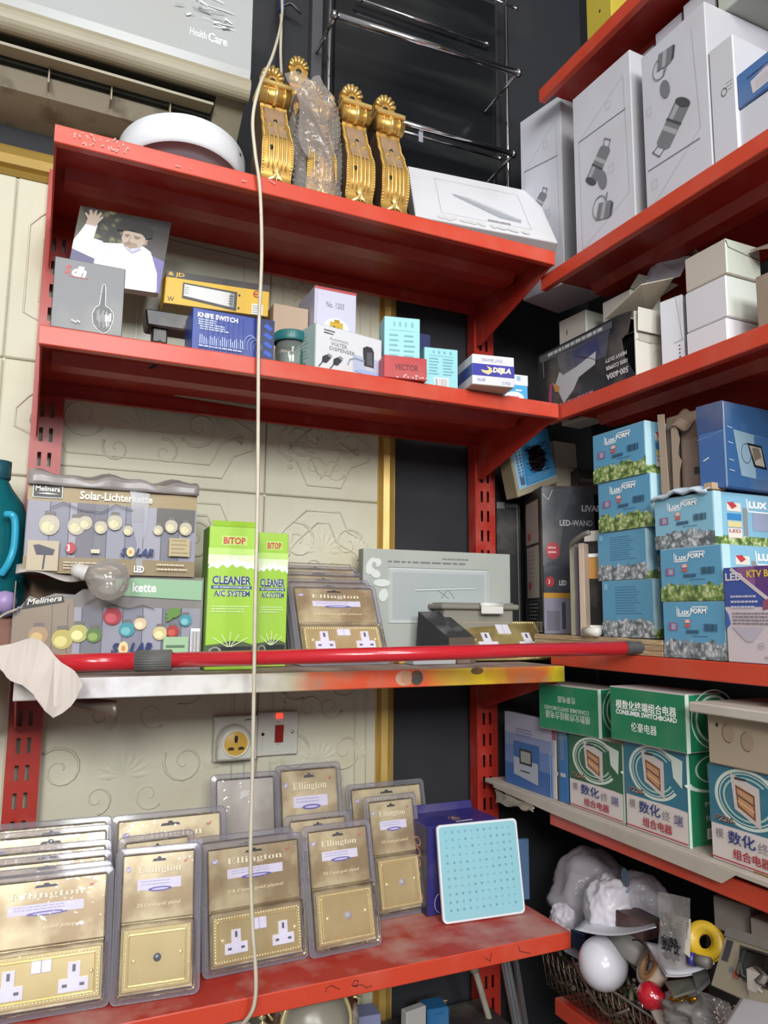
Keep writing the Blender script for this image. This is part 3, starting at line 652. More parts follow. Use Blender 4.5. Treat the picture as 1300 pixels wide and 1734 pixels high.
b = P3((212, 372), (439, 428), (206, 590), (-.055,) * 3, .012); GP = mat('grey_green_panel', '#a3a795', .35, dirt=.25); nb = V((b.o.x, b.o.y, S2 + .001)); b.H = b.o + b.H - nb; b.o = nb; b.fill(GP, .001); f = b.front
f.line([(0, .055), (1, .055)], .0016, pm('#4d4f45', .4, 0)); f.line([(.88, .06), (.88, 1)], .0012, pm('#7d8073', .4, 0)); f.line([(.11, .3), (.09, 1)], .0015, pm('#c3c6b8', .4, 0))
b.done('leaning_board', 'flat grey-green panel leaning at the back of the second shelf behind the yellow carton', 'board')
b = P3((281.7, 457), (457, 484), (277, 513), -.17, .05); YB = pm('#d9ae22', .4, .2); b.fill([YB, YB, YB, YB, pm('#2b2922', .4), pm('#8a7433', .5)], .0012, .0008); f = b.front
f.rect(0, 0, 1, .2, pm('#262420', .4, .2)); f.text('& JD', .02, .03, .15, .15, YB, .02)
f.poly([(.16, .3), (.68, .36), (.68, .95), (.16, .78)], pm('#2e2f31', .4, .1)); f.poly([(.175, .35), (.655, .42), (.655, .86), (.175, .7)], pm('#d3d5d4', .3, .1)); f.poly([(.2, .39), (.26, .4), (.26, .66), (.2, .65)], pm('#e9e9e6', .3, 0)); f.poly([(.61, .42), (.655, .42), (.655, .86), (.61, .84)], pm('#8b8d8f', .3, 0)); f.bars(.18, .43, .05, 4, .06, .025, GREYINK, 5); f.bars(.6, .5, .05, 4, .08, .03, INK, 6)
f.text('W', .03, .78, .06, .14, INK); f.ring(.87, .33, .035, .11, .25, pm('#b23a26', .4, 0)); f.bars(.845, .31, .05, 1, .1, .05, pm('#b23a26', .4, 0)); f.rect(.83, .65, .94, .98, pm('#e3e2da', .4, .1)); f.bars(.84, .7, .09, 4, .07, .025, INK, 9)
f.ell(.7, .45, .01, .03, pm('#3a3220', .5, 0)); f.ell(.7, .85, .01, .03, pm('#3a3220', .5, 0))
b.done('yellow_carton', 'yellow and black floodlight carton lying behind the blue carton on the second shelf')
e = empty('power_adapter', hy(285, 560, -.26), 'black plug-in power adapter lying between the grey and blue cartons', 'adapter')
b = P3((246, 521), (328, 534), (249, 550), -.26, .05); b.fill(mat('black_abs', '#1a1a1c', .35, dirt=.3), .003); b.mb.build('adapter_body', e)
p = hy(262, 548, -.25); MB().hexa(p + V((-.004, 0, -.035)), (.028, 0, 0), (0, .02, 0), (0, 0, .04), mat('black_abs', ''), .003).build('plug', e)
MB().tube(smooth([p + V((.01, 0, -.03)), p + V((.014, .005, -.06)), p + V((.004, .02, -.075)), p + V((-.03, .04, -.08))]), .0025, BLACK, 6).build('lead', e)
b = Bx(323.5, 463, 519.5, -.343, S2, 0, .07); BLU = pm('#1d3a8f', .35, .15); b.fill([BLU, BLU, BLU, BLU, pm('#16307c', .35), BLU], .0012, .0008); f = b.front
f.rect(.83, 0, 1, 1, pm('#152556', .35, .1))
for k in range(4): f.poly([(.86, .18 + .22 * k), (.9, .1 + .22 * k), (.98, .2 + .22 * k), (.95, .28 + .22 * k)], pm('#2d55b8', .35, 0))
f.text('KNIFE SWITCH', .06, .1, .48, .12, PINK, .035)
for k, (a, c) in enumerate(((.2, .07), (.3, .06), (.38, .1), (.46, .3), (.53, .42))): f.bars(.07 + .02 * (k > 2), .25 + .055 * k, .22 + .05 * k, 1, .1, .035, pm('#b9c5e2', .4, 0), k)
rn = random.Random(6)
for k in range(22): x = .09 + .024 * k; h = rn.uniform(.12, .26); f.rect(x, .86 - h, x + .011, .86, pm('#a9b9e0', .4, 0)); 
for k in range(18): x = .1 + .03 * k; f.rect(x, .05, x + .004, .99, pm('#234499', .35, 0)) if k % 2 else None
for k in range(4): f.ring(.7 + .03 * k, .78, .09 - .012 * k, .3 - .05 * k, .06, pm('#8ea4da', .4, 0), 20, math.pi * .9, math.pi * 2.05)
f.bars(.08, .9, .6, 1, .05, .03, pm('#b9c5e2', .4, 0), 12)
b.done('blue_carton', 'dark blue knife switch carton at the front of the second shelf')
jar = empty('plastic_jar', (xat(492, -.27, S2 + .03), -.27, S2), 'clear plastic jar with a teal screw lid on the second shelf', 'jar'); jx = jar.location.x
T = Matrix.Translation(jar.location)
MB().lathe([(0, .001), (.029, .001), (.0315, .006), (.0315, .048), (.030, .056), (.0285, .06), (.0285, .066)], clear('jar_plastic', '#eef3f0', .9, .06, .22, '#b9c2bc'), 36, T).build('jar_body', jar)
mb = MB(); mb.lathe([(.0335, .064), (.0345, .066), (.0345, .080), (.032, .084), (0, .085)], mat('teal_lid', '#1f6a6d', .4, dirt=.2), 40, T)
for k in range(40): a = 2 * math.pi * k / 40; mb.box(-.0009, -.0356, .066, .0009, -.0335, .08, mat('teal_lid', ''), 0, T @ Matrix.Rotation(a, 4, 'Z'))
mb.build('lid', jar)
MB().lathe([(0, .004), (.028, .004), (.028, .04), (0, .042)], mat('jar_dark_contents', '#7d857f', .6, dirt=.5, dirtcol='#a9afa8', dscale=60), 24, T).build('contents', jar)
mb = MB(); a0 = -1.25
for k in range(6):
    A = [a0 + .12 * k, a0 + .12 * (k + 1)]; mb.add([(jx + .0322 * math.cos(t), -.27 + .0322 * math.sin(t), S2 + z) for t in A for z in (.01, .045)], [[0, 2, 3, 1]], pm('#2f5a4e', .4, 0))
    if k > 1: mb.add([(jx + .0325 * math.cos(t), -.27 + .0325 * math.sin(t), S2 + z) for t in A for z in (.018, .036)], [[0, 2, 3, 1]], PINK)
    for q in range(2): t = A[0] + .05 * q + .02; mb.add([(jx + .0328 * math.cos(t + d), -.27 + .0328 * math.sin(t + d), S2 + z) for d in (0, .02) for z in (.02, .034)], [[0, 2, 3, 1]], INK) if k > 1 else 0
mb.build('sticker', jar)
b = Bx(459, 519, 513, -.17, S2, 0, .1); b.fill(pm('#b39c86', .6, .3), .001); b.done('beige_carton', 'plain beige carton behind the teal-lidded jar')
b = Bx(529, 601, 483, -.20, S2, 0, .11); LV = pm('#c9cadd', .4, .15); b.fill([LV, LV, pm('#aeb0c4', .4), LV, pm('#b9565a', .4), LV], .0012); f = b.front
f.rect(0, 0, 1, .025, pm('#b84a50', .4, .1)); f.line([(.06, 0), (.02, 1)], .0007, GREYINK); f.text('No. 1203', .28, .13, .42, .055, pm('#6f7180', .4, 0)); f.ell(.52, .38, .3, .1, pm('#e6e6ee', .4, 0)); f.rect(.37, .32, .68, .46, pm('#c9a52e', .4, 0)); f.rect(.47, .295, .6, .325, pm('#a98a24', .4, 0)); f.ell(.47, .38, .03, .022, INK); f.ell(.56, .39, .03, .022, INK)
b.done('lavender_carton', 'pale lavender carton with a yellow picture standing behind the water dispenser box')
b = Bx(536, 646, 545, (hz(536, 619.5, S2).x, -.342), S2, 12, .09); WD = pm('#d6d9dd', .4, .2); b.fill([WD, WD, pm('#9db4b2', .4, .3), WD, pm('#a9bcbc', .4), WD], .0015, .001); f = b.front
f.rect(.55, .5, 1, 1, pm('#b3bed6', .4, .1)); f.bars(.12, .1, .16, 2, .06, .03, INK, 2); f.text('Automatic', .2, .24, .28, .07, GREYINK); f.text('WATER', .22, .34, .24, .09, GREYINK, .01); f.text('DISPENSER', .2, .45, .38, .08, GREYINK, .01)
f.poly([(.7, .3), (.76, .24), (.84, .25), (.87, .34), (.87, .72), (.72, .7), (.7, .4)], pm('#3a3c42', .35, .05)); f.poly([(.76, .38), (.84, .36), (.85, .68), (.76, .66)], pm('#5c6067', .35, 0)); f.rect(.73, .71, .86, .8, pm('#c3c8d2', .3, 0)); f.line([(.72, .6), (.58, .58), (.5, .64), (.47, .76)], .0022, pm('#8b9aa5', .4, 0)); f.ell(.78, .85, .2, .05, pm('#9eb4dd', .3, 0))
for ox in (0, .16): f.poly([(.1 + ox, .72), (.16 + ox, .66), (.22 + ox, .72), (.16 + ox, .84), (.09 + ox, .84)], pm('#40434a', .4, 0)); f.poly([(.16 + ox, .66), (.19 + ox, .62), (.24 + ox, .66), (.22 + ox, .72)], pm('#8d9096', .4, 0)); f.line([(.1 + ox, .84), (.05 + ox, .95)], .002, pm('#50535a', .4, 0))
f = b.left; f.bars(.15, .2, .6, 8, .08, .03, pm('#7d9594', .5, 0), 4); f.barcode(.2, .8, .4, .14, INK, 3)
b.done('water_dispenser_box', 'white and teal box with a dark dispenser pump, corner on the second shelf lip')
CY = pm('#8ccbd3', .4, .12); CYI = pm('#69a3ab', .4, 0)
def cyan(b, label, sd):
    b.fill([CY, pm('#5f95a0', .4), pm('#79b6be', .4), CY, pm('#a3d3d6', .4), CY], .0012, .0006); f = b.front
    for k, x in enumerate((.28, .44, .6, .78)): f.rect(x - .03, .07, x + .03, .14, CYI) if k % 2 else f.ell(x, .105, .03, .04, CYI, 8)
    f.line([(.15, .2), (.85, .2)], .0005, CYI); f.bars(.14, .26, .3, 6, .075, .025, CYI, sd); f.bars(.55, .26, .32, 6, .075, .025, CYI, sd + 1); f.barcode(.32, .76, .36, .2, INK, sd, PINK)
    b.done('cyan_carton', label, 'box', 'small cyan cartons on the second shelf')
cyan(Bx(649.5, 711, 534.5, -.31, S2, -12, .05), 'taller-standing cyan carton behind the red carton on the second shelf', 3)
cyan(Bx(718, 775.5, 587, -.325, S2, -10, .05), 'cyan carton between the red carton and the white-blue banded box', 5)
b = Bx(649.5, 722.5, 600, -.348, S2, -9, .045); RD = pm('#b02326', .35, .15); b.fill([RD, RD, RD, RD, pm('#c24a48', .4), RD], .0012, .0006); f = b.front; f.text('VECTOR', .25, .35, .55, .27, pm('#5e1416', .5, 0), .02); rn = random.Random(3)
for k in range(14): f.ell(rn.uniform(.3, 1), rn.uniform(.82, .97), .02, .04, pm('#d9b5ae', .6, 0), 7)
b.done('red_carton', 'small red carton with scuffed lower edge on the second shelf lip')
p = hz(799.6, 650, S2 + .001); b = Bx(0, 871, 598.5, (p.x, p.y), S2 + .001, -10, .085); WB = pm('#d3d4db', .4, .12); b.fill([WB, WB, WB, WB, WB, pm('#c9bcae', .6, .2)], .0012, .0006); NV = pm('#2a2a9a', .35, .1)
f = b.front; f.rect(0, .31, 1, .7, NV); f.text('DRAWER LOCK', .22, .12, .5, .1, pm('#7b80a8', .4, 0)); f.text('DEJLA', .48, .39, .44, .22, pm('#eee6c8', .4, 0), .06, .15); f.poly([(.2, .5), (.34, .52), (.4, .48), (.33, .36), (.45, .42), (.47, .55), (.38, .65), (.24, .58)], pm('#e8c98a', .4, 0)); f.text('No.508', .12, .78, .18, .1, pm('#7b80a8', .4, 0)); f.text('12 PCS', .7, .84, .2, .09, pm('#7b80a8', .4, 0)); b.left.rect(0, .31, 1, .7, pm('#3a4a8c', .35, .1))
b.done('drawer_lock_box', 'white box with a dark blue band, overhanging the second shelf lip')
b = Bx(852, 894, 632, -.30, S2, -8, .03); CB = pm('#4aa6d8', .35, .1); b.fill([CB, pm('#7c4a4a', .4), CB, CB, WHITE, CB], .001); f = b.front; f.rect(0, 0, 1, .35, pm('#d9dee6', .35, .1)); f.rect(.55, .05, .7, .2, pm('#8fb3d6', .4, 0)); f.ell(.45, .78, .38, .2, PINK); f.bars(.15, .73, .6, 1, .1, .1, pm('#b23038', .4, 0), 8); f.bars(.5, .5, .3, 1, .1, .05, PINK, 3)
b.done('blue_white_pack', 'small blue and white pack at the right end of the second shelf', 'pack')
b = Bx(700, 729, 562, -.2, S2, 0, .05); b.fill(pm('#26305e', .4, .2), .001); b.done('navy_carton', 'small navy carton behind the two cyan cartons')
BAG = clear('clear_bag', '#e8e8ea', .9, .12, .22, '#b9b9bd', .6)
mb = MB(); q = hy(640, 565, -.22); mb.grid(lambda u, v: (q.x - .03 + .06 * u, q.y + .02 * math.sin(3 * u + 2 * v), S2 + .12 * v * (.6 + .4 * math.sin(math.pi * u)) + .004 * math.sin(17 * u * v)), 10, 10, BAG)
tag(mb.build('clear_bag', None, (q.x, q.y, S2)), 'crumpled clear bag standing behind the water dispenser box', 'bag')
# ================================================================== third shelf of the left unit
def planks(f, x0, y0, x1, y1, n, cols, lineM):
    for k in range(n):
        a = x0 + (x1 - x0) * k / n; b2 = x0 + (x1 - x0) * (k + 1) / n; f.rect(a, y0, b2, y1, cols[k % len(cols)])
    f.k += 1
    for k in range(1, n): a = x0 + (x1 - x0) * k / n; f.line([(a, y0), (a, y1)], .0011, lineM)
PL = [pm('#8f909f', .45, .15), pm('#7f8192', .45, .15), pm('#9b9ba8', .45, .15), pm('#74757f', .45, .15)]; PLD = pm('#55566a', .45, 0); TAN = pm('#9d8a63', .45, .2); SOLB = pm('#1f2f66', .45, 0)
def solar_print(f, x, y, w, h):
    f.text('S', x, y, w * .2, h, SOLB, .05, .3); f.ell(x + w * .3, y + h * .5, w * .12, h * .62, pm('#e3cf9a', .45, 0), 14); f.ell(x + w * .3, y + h * .5, w * .05, h * .26, pm('#d48a5a', .45, 0), 10); f.text('LAR', x + w * .44, y, w * .56, h, SOLB, .05, .3)
def jarlight(f, x, y, r, c, c2):
    f.ell(x, y, r, r * 1.9, c, 14); f.ell(x - r * .15, y + r * .4, r * .6, r * 1.0, c2, 12); f.rect(x - r * .5, y - r * 2.5, x + r * .5, y - r * 1.75, pm('#6f6a66', .45, 0))
LAMPW = pm('#b9b3a0', .45, 0); LAMPY = pm('#d9cfa6', .45, 0)
yb = -.235
lo = Bx(14, 339, 972, yb, S3, 0, .12)
# lower carton: walls, torn front, raw inside
e = empty('solar_light_carton', lo.base, 'torn light-string carton with coloured baubles printed, lower of two on the third shelf', 'box')
o, U, W_, Hh = lo.o, lo.U, lo.W, lo.H; t = .002
RAW = pm('#8f7660', .7, .3); P1 = pm('#7d7a78', .45, .2)
mb = MB(); mb.hexa(o + W_, U, V((0, .002, 0)), Hh, [RAW, P1, P1, P1, P1, P1], .0005); mb.hexa(o, V((t, 0, 0)), W_, Hh * .93, [P1, RAW, P1, P1, P1, P1], .0005); mb.hexa(o + U - V((t, 0, 0)), V((t, 0, 0)), W_, Hh, P1, .0005); mb.hexa(o, U, W_, V((0, 0, .002)), RAW, .0005)
mb.hexa(o + U * .45 + Hh, U * .55, W_, V((0, 0, .002)), [P1, P1, P1, P1, pm('#a59f9a', .5, .3), RAW], .0005)
mb.build('carton_shell', e)
mb = MB(); tear = [(0, 1), (0, .42), (.045, .3), (.075, .22), (.12, .25), (.2, .19), (.3, .2), (.34, .14), (.42, .13), (.46, .05), (.5, .02), (.62, 0), (1, 0), (1, 1)]
ff = Face(mb, o + Hh, U, -Hh); mb.prism([ff.p(a, b, 0) for a, b in tear], (0, .0018, 0), P1)
f = ff; f.k = 1
def clip(pts): return pts
planks(f, .02, .33, .985, .985, 9, PL, PLD)
f.poly([(0, .99), (.005, .45), (.08, .27), (.3, .24), (.3, .99)], pm('#8b7d6c', .45, .2)); f.line([(.19, .3), (.2, .98)], .001, PLD); f.line([(.27, .3), (.275, .98)], .001, PLD)
f.poly([(.5, .025), (.62, .01), (.99, .02), (.99, .24), (.52, .2)], pm('#8fb894', .45, .15)); f.text('kette', .6, .06, .13, .1, PINK, .02)
f.poly([(.04, .36), (.055, .27), (.24, .215), (.25, .28), (.2, .3)], pm('#2a2a26', .45, .1)); f.text('Melinera', .065, .255, .17, .06, pm('#d8d6cf', .45, 0), .02, .2, False, -.05)
for x, y, r, c, c2 in ((.13, .62, .05, '#a98f6f', '#cdb079'), (.25, .66, .055, '#b9ad62', '#d8d08a'), (.33, .6, .05, '#b2b26a', '#e3dfa0'), (.41, .62, .042, '#5c7a45', '#8ea65a'), (.5, .42, .05, '#a52f3d', '#c85560'), (.58, .56, .042, '#3f93a0', '#73b6bd'), (.65, .5, .035, '#d7bd9b', '#efdcbc'), (.76, .6, .04, '#cfc08d', '#ebdfae'), (.83, .58, .035, '#a53833', '#c9584a'), (.9, .46, .035, '#3f93a0', '#7dbcc4')):
    jarlight(f, x, y, r, pm(c, .4, 0), pm(c2, .4, 0))
for q in range(7): f.ell(.83 + .02 * (q % 3) - .02, .36 + .04 * (q // 3), .014, .04, pm('#5f8a3c', .4, 0), 8, .5)
f.line([(.35, .3), (.42, .22), (.5, .3), (.58, .34), (.66, .3), (.72, .34)], .0012, pm('#3a3a3f', .4, 0))
solar_print(f, .5, .70, .22, .12); f.rect(.78, .64, .92, .86, pm('#9fc29a', .45, 0)); f.rect(.795, .73, .9, .76, pm('#5d7a5c', .4, 0)); f.barcode(.935, .58, .045, .3, INK, 3, PINK)
f.ell(.21, .88, .028, .08, pm('#b03040', .4, 0)); f.text('3', .2, .83, .014, .09, PINK, .03); f.rect(.32, .86, .37, .94, pm('#9fc29a', .4, 0))
mb.build('torn_front', e)
mb = MB(); q0 = o + Hh
mb.grid(lambda u, v: q0 + U * (.0 + .5 * u) + V((0, -.012 + .05 * v, .006 * math.sin(9 * u) + .016 * math.sin(math.pi * v) * (1 - .5 * u) - .01 * (1 - v) * u)), 18, 6, pm('#a39d99', .5, .3)); mb.build('crushed_flap', e, solid=.0012)
# upper carton
up = Bx(37, 328, 806, yb - .004, lo.z + .003, 0, .115); up.fill([PL[0], P1, P1, P1, pm('#8a857f', .5, .3), RAW], .0015, .0012); f = up.front
f.rect(0, 0, 1, .25, TAN); planks(f, .02, .25, 1, .83, 9, PL, PLD); f.rect(0, .83, 1, 1, pm('#8c7a58', .45, .2)); f.rect(.28, .25, .38, .83, pm('#6d6a78', .45, .1)); f.rect(.75, .25, .99, .5, pm('#5e5c58', .45, .1)); f.rect(.6, .25, .67, .42, pm('#5f5d60', .4, 0))
f.rect(.03, .075, .19, .215, pm('#23231f', .45, .1)); f.frame(.03, .075, .19, .215, .0009, PINK); f.text('Melinera', .042, .095, .135, .055, pm('#e0ded6', .45, 0), .02); f.poly([(.05, .175), (.11, .165), (.17, .175), (.11, .18)], PINK)
f.text('Solar-Lichterkette', .29, .12, .43, .09, pm('#e9e4d4', .45, 0), .03); f.bars(.68, .04, .09, 1, .05, .03, pm('#cfc7b0', .4, 0))
for x, y, r in ((.13, .5, .058), (.28, .5, .05), (.33, .46, .04), (.42, .5, .038), (.5, .44, .045), (.58, .52, .03), (.76, .5, .03), (.84, .45, .04), (.93, .47, .04)): jarlight(f, x, y, r, LAMPW, LAMPY); f.ring(x, y, r * .5, r * 1.1, .09, pm('#d9d2b4', .4, 0), 14); f.ring(x + r * .3, y + r * .5, r * .4, r * .8, .1, pm('#b8b29c', .4, 0), 12)
f.line([(.13, .32), (.2, .26), (.3, .33), (.42, .34), (.5, .25), (.6, .3)], .0014, pm('#2f2f33', .4, 0))
f.rect(.02, .67, .19, .98, pm('#b9ac92', .45, .1)); f.poly([(.05, .72), (.08, .71), (.17, .76), (.16, .82), (.07, .82)], pm('#3a3b4c', .4, 0)); f.line([(.115, .82), (.11, .96)], .003, pm('#3a3b4c', .4, 0))
f.ell(.255, .735, .028, .06, pm('#b03040', .4, 0)); f.text('3', .235, .7, .016, .07, PINK, .03); f.rect(.37, .74, .42, .78, pm('#cfc7ae', .4, 0)); solar_print(f, .54, .71, .2, .085)
f.rect(.83, .58, .96, .78, pm('#b5a67f', .45, .05)); f.bars(.845, .6, .11, 4, .045, .015, pm('#8b7c58', .4, 0), 3); f.bars(.22, .88, .35, 3, .03, .01, pm('#d5cbb0', .4, 0), 2); f.text('LED', .625, .9, .06, .07, PINK, .03); f.bars(.76, .87, .2, 2, .05, .018, pm('#d5cbb0', .4, 0), 7)
g = up.root('solar_light_carton', 'tan and lilac light-string carton with taped front, upper of two on the third shelf')
mb = MB(); f = Face(mb, up.o + up.H, up.U, -up.H, .0002); f.k = 22; TAPE = clear('packing_tape', '#f4f6fa', .9, .15, .42, '#d6d8e0')
f.poly([(.57, .0), (.6, -.02), (.62, .08), (.7, .1), (.69, .5), (.67, .62), (.68, .99), (.64, .99), (.635, .65), (.6, .45), (.59, .2)], TAPE); mb.build('packing_tape', g)
mb = MB(); q1 = up.o + up.H
mb.grid(lambda u, v: q1 + up.U * (-.005 + 1.01 * u) + V((0, -.006 + .112 * v, .018 - .016 * (1 - v) ** 3 * 1 + .004 * math.sin(14 * u + 3 * v) + .003 * math.sin(31 * u))), 28, 8, mat('crushed_film_lid', '#8b8583', .3, dirt=.5, dirtcol='#b9b2ae', dscale=25)); 
mb.grid(lambda u, v: q1 + up.U * (-.005 + 1.01 * u) + V((0, -.007 - .002 * math.sin(20 * u), -.014 + .016 * v + .003 * math.sin(31 * u) * v + .004 * math.sin(14 * u) * v)), 28, 3, mat('crushed_film_lid', '')); mb.build('crushed_lid', g, solid=.001)
# clear globe bulb
bp = hy(184, 982, -.29); bulb = empty('globe_bulb', bp, 'clear glass globe bulb lying in front of the two light-string cartons', 'bulb')
GLS = clear('bulb_glass', '#fbfaf8', .95, .04, .22, '#e2ded8'); T = Matrix.Translation(bp) @ (V((-.8, .25, .25)).to_track_quat('Z', 'Y').to_matrix().to_4x4())
R = .034; pr = [(0, -R)] + [(R * math.sin(a), -R * math.cos(a)) for a in [math.pi * k / 16 for k in range(1, 13)]] + [(.014, .033), (.0125, .038)]
MB().lathe(pr, GLS, 36, T).build('glass_globe', bulb)
MB().lathe([(.013, .036), (.0135, .042), (.012, .044), (.0135, .047), (.012, .049), (.0135, .052), (.012, .054), (.010, .06), (0, .062)], mat('white_bulb_cap', '#c9c6c2', .4), 24, T).build('screw_cap', bulb)
mb = MB(); mb.tube([T @ V((0, 0, .036)), T @ V((0, 0, .01)), T @ V((0, 0, -.006))], [.005, .003, .001], GLS, 8); mb.tube(smooth([T @ V(q) for q in ((-.008, 0, .006), (-.012, .003, -.008), (0, -.004, -.012), (.012, .003, -.008), (.008, 0, .006))]), .0006, CHROME, 5); mb.build('filament', bulb)
# torn white card hanging over the lip
TORN = mat('torn_white_card', '#c4bab2', .75, dirt=.25, dirtcol='#a3968c', bump=.1, bscale=40)
out = [(53, 1080), (68, 1084), (81, 1095), (92, 1110), (104, 1122), (119, 1131), (127, 1137), (136, 1151), (140, 1160), (134, 1172), (129, 1184), (120, 1196), (106, 1207), (90, 1216), (78, 1206), (67, 1190), (57, 1176), (48, 1168), (38, 1160), (28, 1157), (18, 1153), (11, 1147), (5, 1138), (-6, 1128), (-8, 1095), (20, 1090), (44, 1082)]
def tz(px, py): return -.375 - .03 * max(0, min(1, (py - 1080) / 110)) - .005 * math.sin((px + py * .6) * .05)
bm = bmesh.new(); vs = [bm.verts.new(hy(px, py, tz(px, py))) for px, py in out]; bm.faces.new(vs); bmesh.ops.triangulate(bm, faces=bm.faces[:]); bmesh.ops.subdivide_edges(bm, edges=bm.edges[:], cuts=4, use_grid_fill=True)
for v in bm.verts:
    # crease across the lower third, ripples above it
    c = (v.co.x * .7 + v.co.z); v.co.y += .003 * math.sin(60 * v.co.x + 25 * v.co.z) + .012 * math.exp(-((c + .135) / .012) ** 2)
mb = MB(); bm.verts.index_update(); mb.add([v.co.copy() for v in bm.verts], [[v.index for v in f.verts] for f in bm.faces], TORN, False); bm.free()
q = hy(60, 1140, -.39); tag(mb.build('torn_card', None, q, solid=.0012), 'torn off-white card hanging over the left end of the third shelf', 'card')
mb = MB(); a, b2 = hy(110, 1186, -.27), hy(196, 1198, -.31); TUBE = mat('dull_brass_tube', '#6f6258', .4, .5)
d = (b2 - a); sx = V((0, .5, .9)).normalized()
mb.grid(lambda u, v: a + d * u + V((0, math.cos(2.4 * v + 1.9), math.sin(2.4 * v + 1.9))) * (.006 + .011 * u) * (1 - .25 * (u - .8) * (u > .8)) + V((0, .0, -.004 * u)), 12, 12, TUBE); tag(mb.build('metal_scoop', None, a, solid=.001), 'dull metal scoop-shaped piece sticking out under the third shelf behind the torn card', 'scoop')
# lime cleaner cartons
LIME = pm('#9cca38', .4, .1); NAVY = pm('#20386f', .4, 0); WHT = pm('#f1f4ec', .45, 0)
def cleaner(b, nm, label, car):
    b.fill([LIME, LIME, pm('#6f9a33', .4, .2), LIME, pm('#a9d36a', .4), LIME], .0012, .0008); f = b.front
    f.rect(0, .2, 1, .27, pm('#dcebc0', .45, 0)); f.poly([(0, .3), (.05, .25), (.12, .27), (.2, .235), (.28, .26), (.38, .22), (.46, .25), (.55, .21), (.64, .25), (.72, .235), (.8, .26), (.9, .24), (1, .27), (1, .31), (.9, .285), (.82, .3), (.7, .275), (.58, .29), (.5, .265), (.4, .295), (.3, .27), (.2, .3), (.1, .285)], WHT)
    f.rect(0, .155, 1, .2, pm('#b9de74', .45, 0)); f.rect(.26, .065, .8, .135, pm('#b4d766', .4, 0)); f.text('BiTOP', .3, .075, .46, .05, pm('#c02a35', .4, 0), .035)
    f.text('CLEANER', .1, .35, .8, .06, WHT, .07); f.text('CLEANER', .1, .35, .8, .06, NAVY, .035); f.rect(.08, .418, .92, .44, pm('#27488a', .4, 0)); f.text('AIR CONDITIONER FOR', .12, .423, .76, .012, WHT, .02)
    f.text('A/C SYSTEM', .14, .452, .74, .04, WHT, .07); f.text('A/C SYSTEM', .14, .452, .74, .04, NAVY, .03); f.bars(.1, .56, .8, 3, .018, .006, pm('#dff0bf', .4, 0), car)
    f.poly([(0, .83), (.3, .82), (.5, .8), (.8, .81), (1, .83), (1, .93), (0, .93)], pm('#4b5a3a', .4, .1)); f.rect(.1, .84, .95, .88, pm('#23282a', .35, 0)); f.ell(.2, .87, .13, .03, pm('#8d938a', .35, 0)); f.ell(.2, .87, .08, .02, pm('#3a403c', .35, 0))
    for k in range(5): f.line([(.45 + .02 * k, .84), (.15 + .18 * k, .74 + .02 * abs(k - 2))], .0014, pm('#dff0bf', .4, 0))
    f.rect(0, .93, 1, .97, pm('#a9cf6a', .4, 0))
    return b.root(nm, label, 'box', 'lime cleaner cartons')
b = Bx(345, 428, 890, -.262, S3, -3, .07); c1 = cleaner(b, 'cleaner_carton', 'lime green cleaner carton with raised lid flap, crossed by the cord', 2)
q = b.o + b.H; MB().hexa(q + b.U * .08, b.U * .9, V((0, .0015, 0)), V((-.002, -.002, .010)), LIME, .0005).build('lid_flap', c1)
b = Bx(431, 483, 901, -.20, S3, -3, .07); cleaner(b, 'cleaner_carton', 'lime green cleaner carton set further back, right of its twin', 5)

# ------------------------------------------------------------------ gold blister packs
def serif(s, it=False):
    r = ''
    for c in s:
        if 'A' <= c <= 'Z': r += chr((0x1D468 if it else 0x1D400) + ord(c) - 65)
        elif 'a' <= c <= 'z': r += chr((0x1D482 if it else 0x1D41A) + ord(c) - 97)
        elif '0' <= c <= '9': r += chr(0x1D7CE + ord(c) - 48)
        else: r += c
    return r
GCARD = mat('gold_card', '#a08a5e', .3, .25, color2='#ddd0a2', c2scale=11, dirt=.6, dirtcol='#85714f', dscale=5, spec=.6)
BRASS = mat('bright_brass', '#e8d598', .2, .62, dirt=.35, dirtcol='#d3b76a', dscale=14); ROPE = mat('rope_brass', '#f3e6a8', .2, .6)
SHELL = clear('blister_shell', '#fbfaff', 1, .04, .05, '#d3d1dd', .16); RIM = clear('blister_rim', '#e9e8ee', .95, .08, .34, '#a6a4ae')
SOCK = mat('white_urea', '#dad8e2', .3); HOLE = pm('#55525c', .4, 0)
def rrect(x0, z0, x1, z1, r, y, n=5):
    out = []
    for cx, cz, a0 in ((x1 - r, z1 - r, 0), (x0 + r, z1 - r, 90), (x0 + r, z0 + r, 180), (x1 - r, z0 + r, 270)):
        for k in range(n + 1): a = math.radians(a0 + 90 * k / n); out.append((cx + r * math.cos(a), y, cz + r * math.sin(a)))
    return out
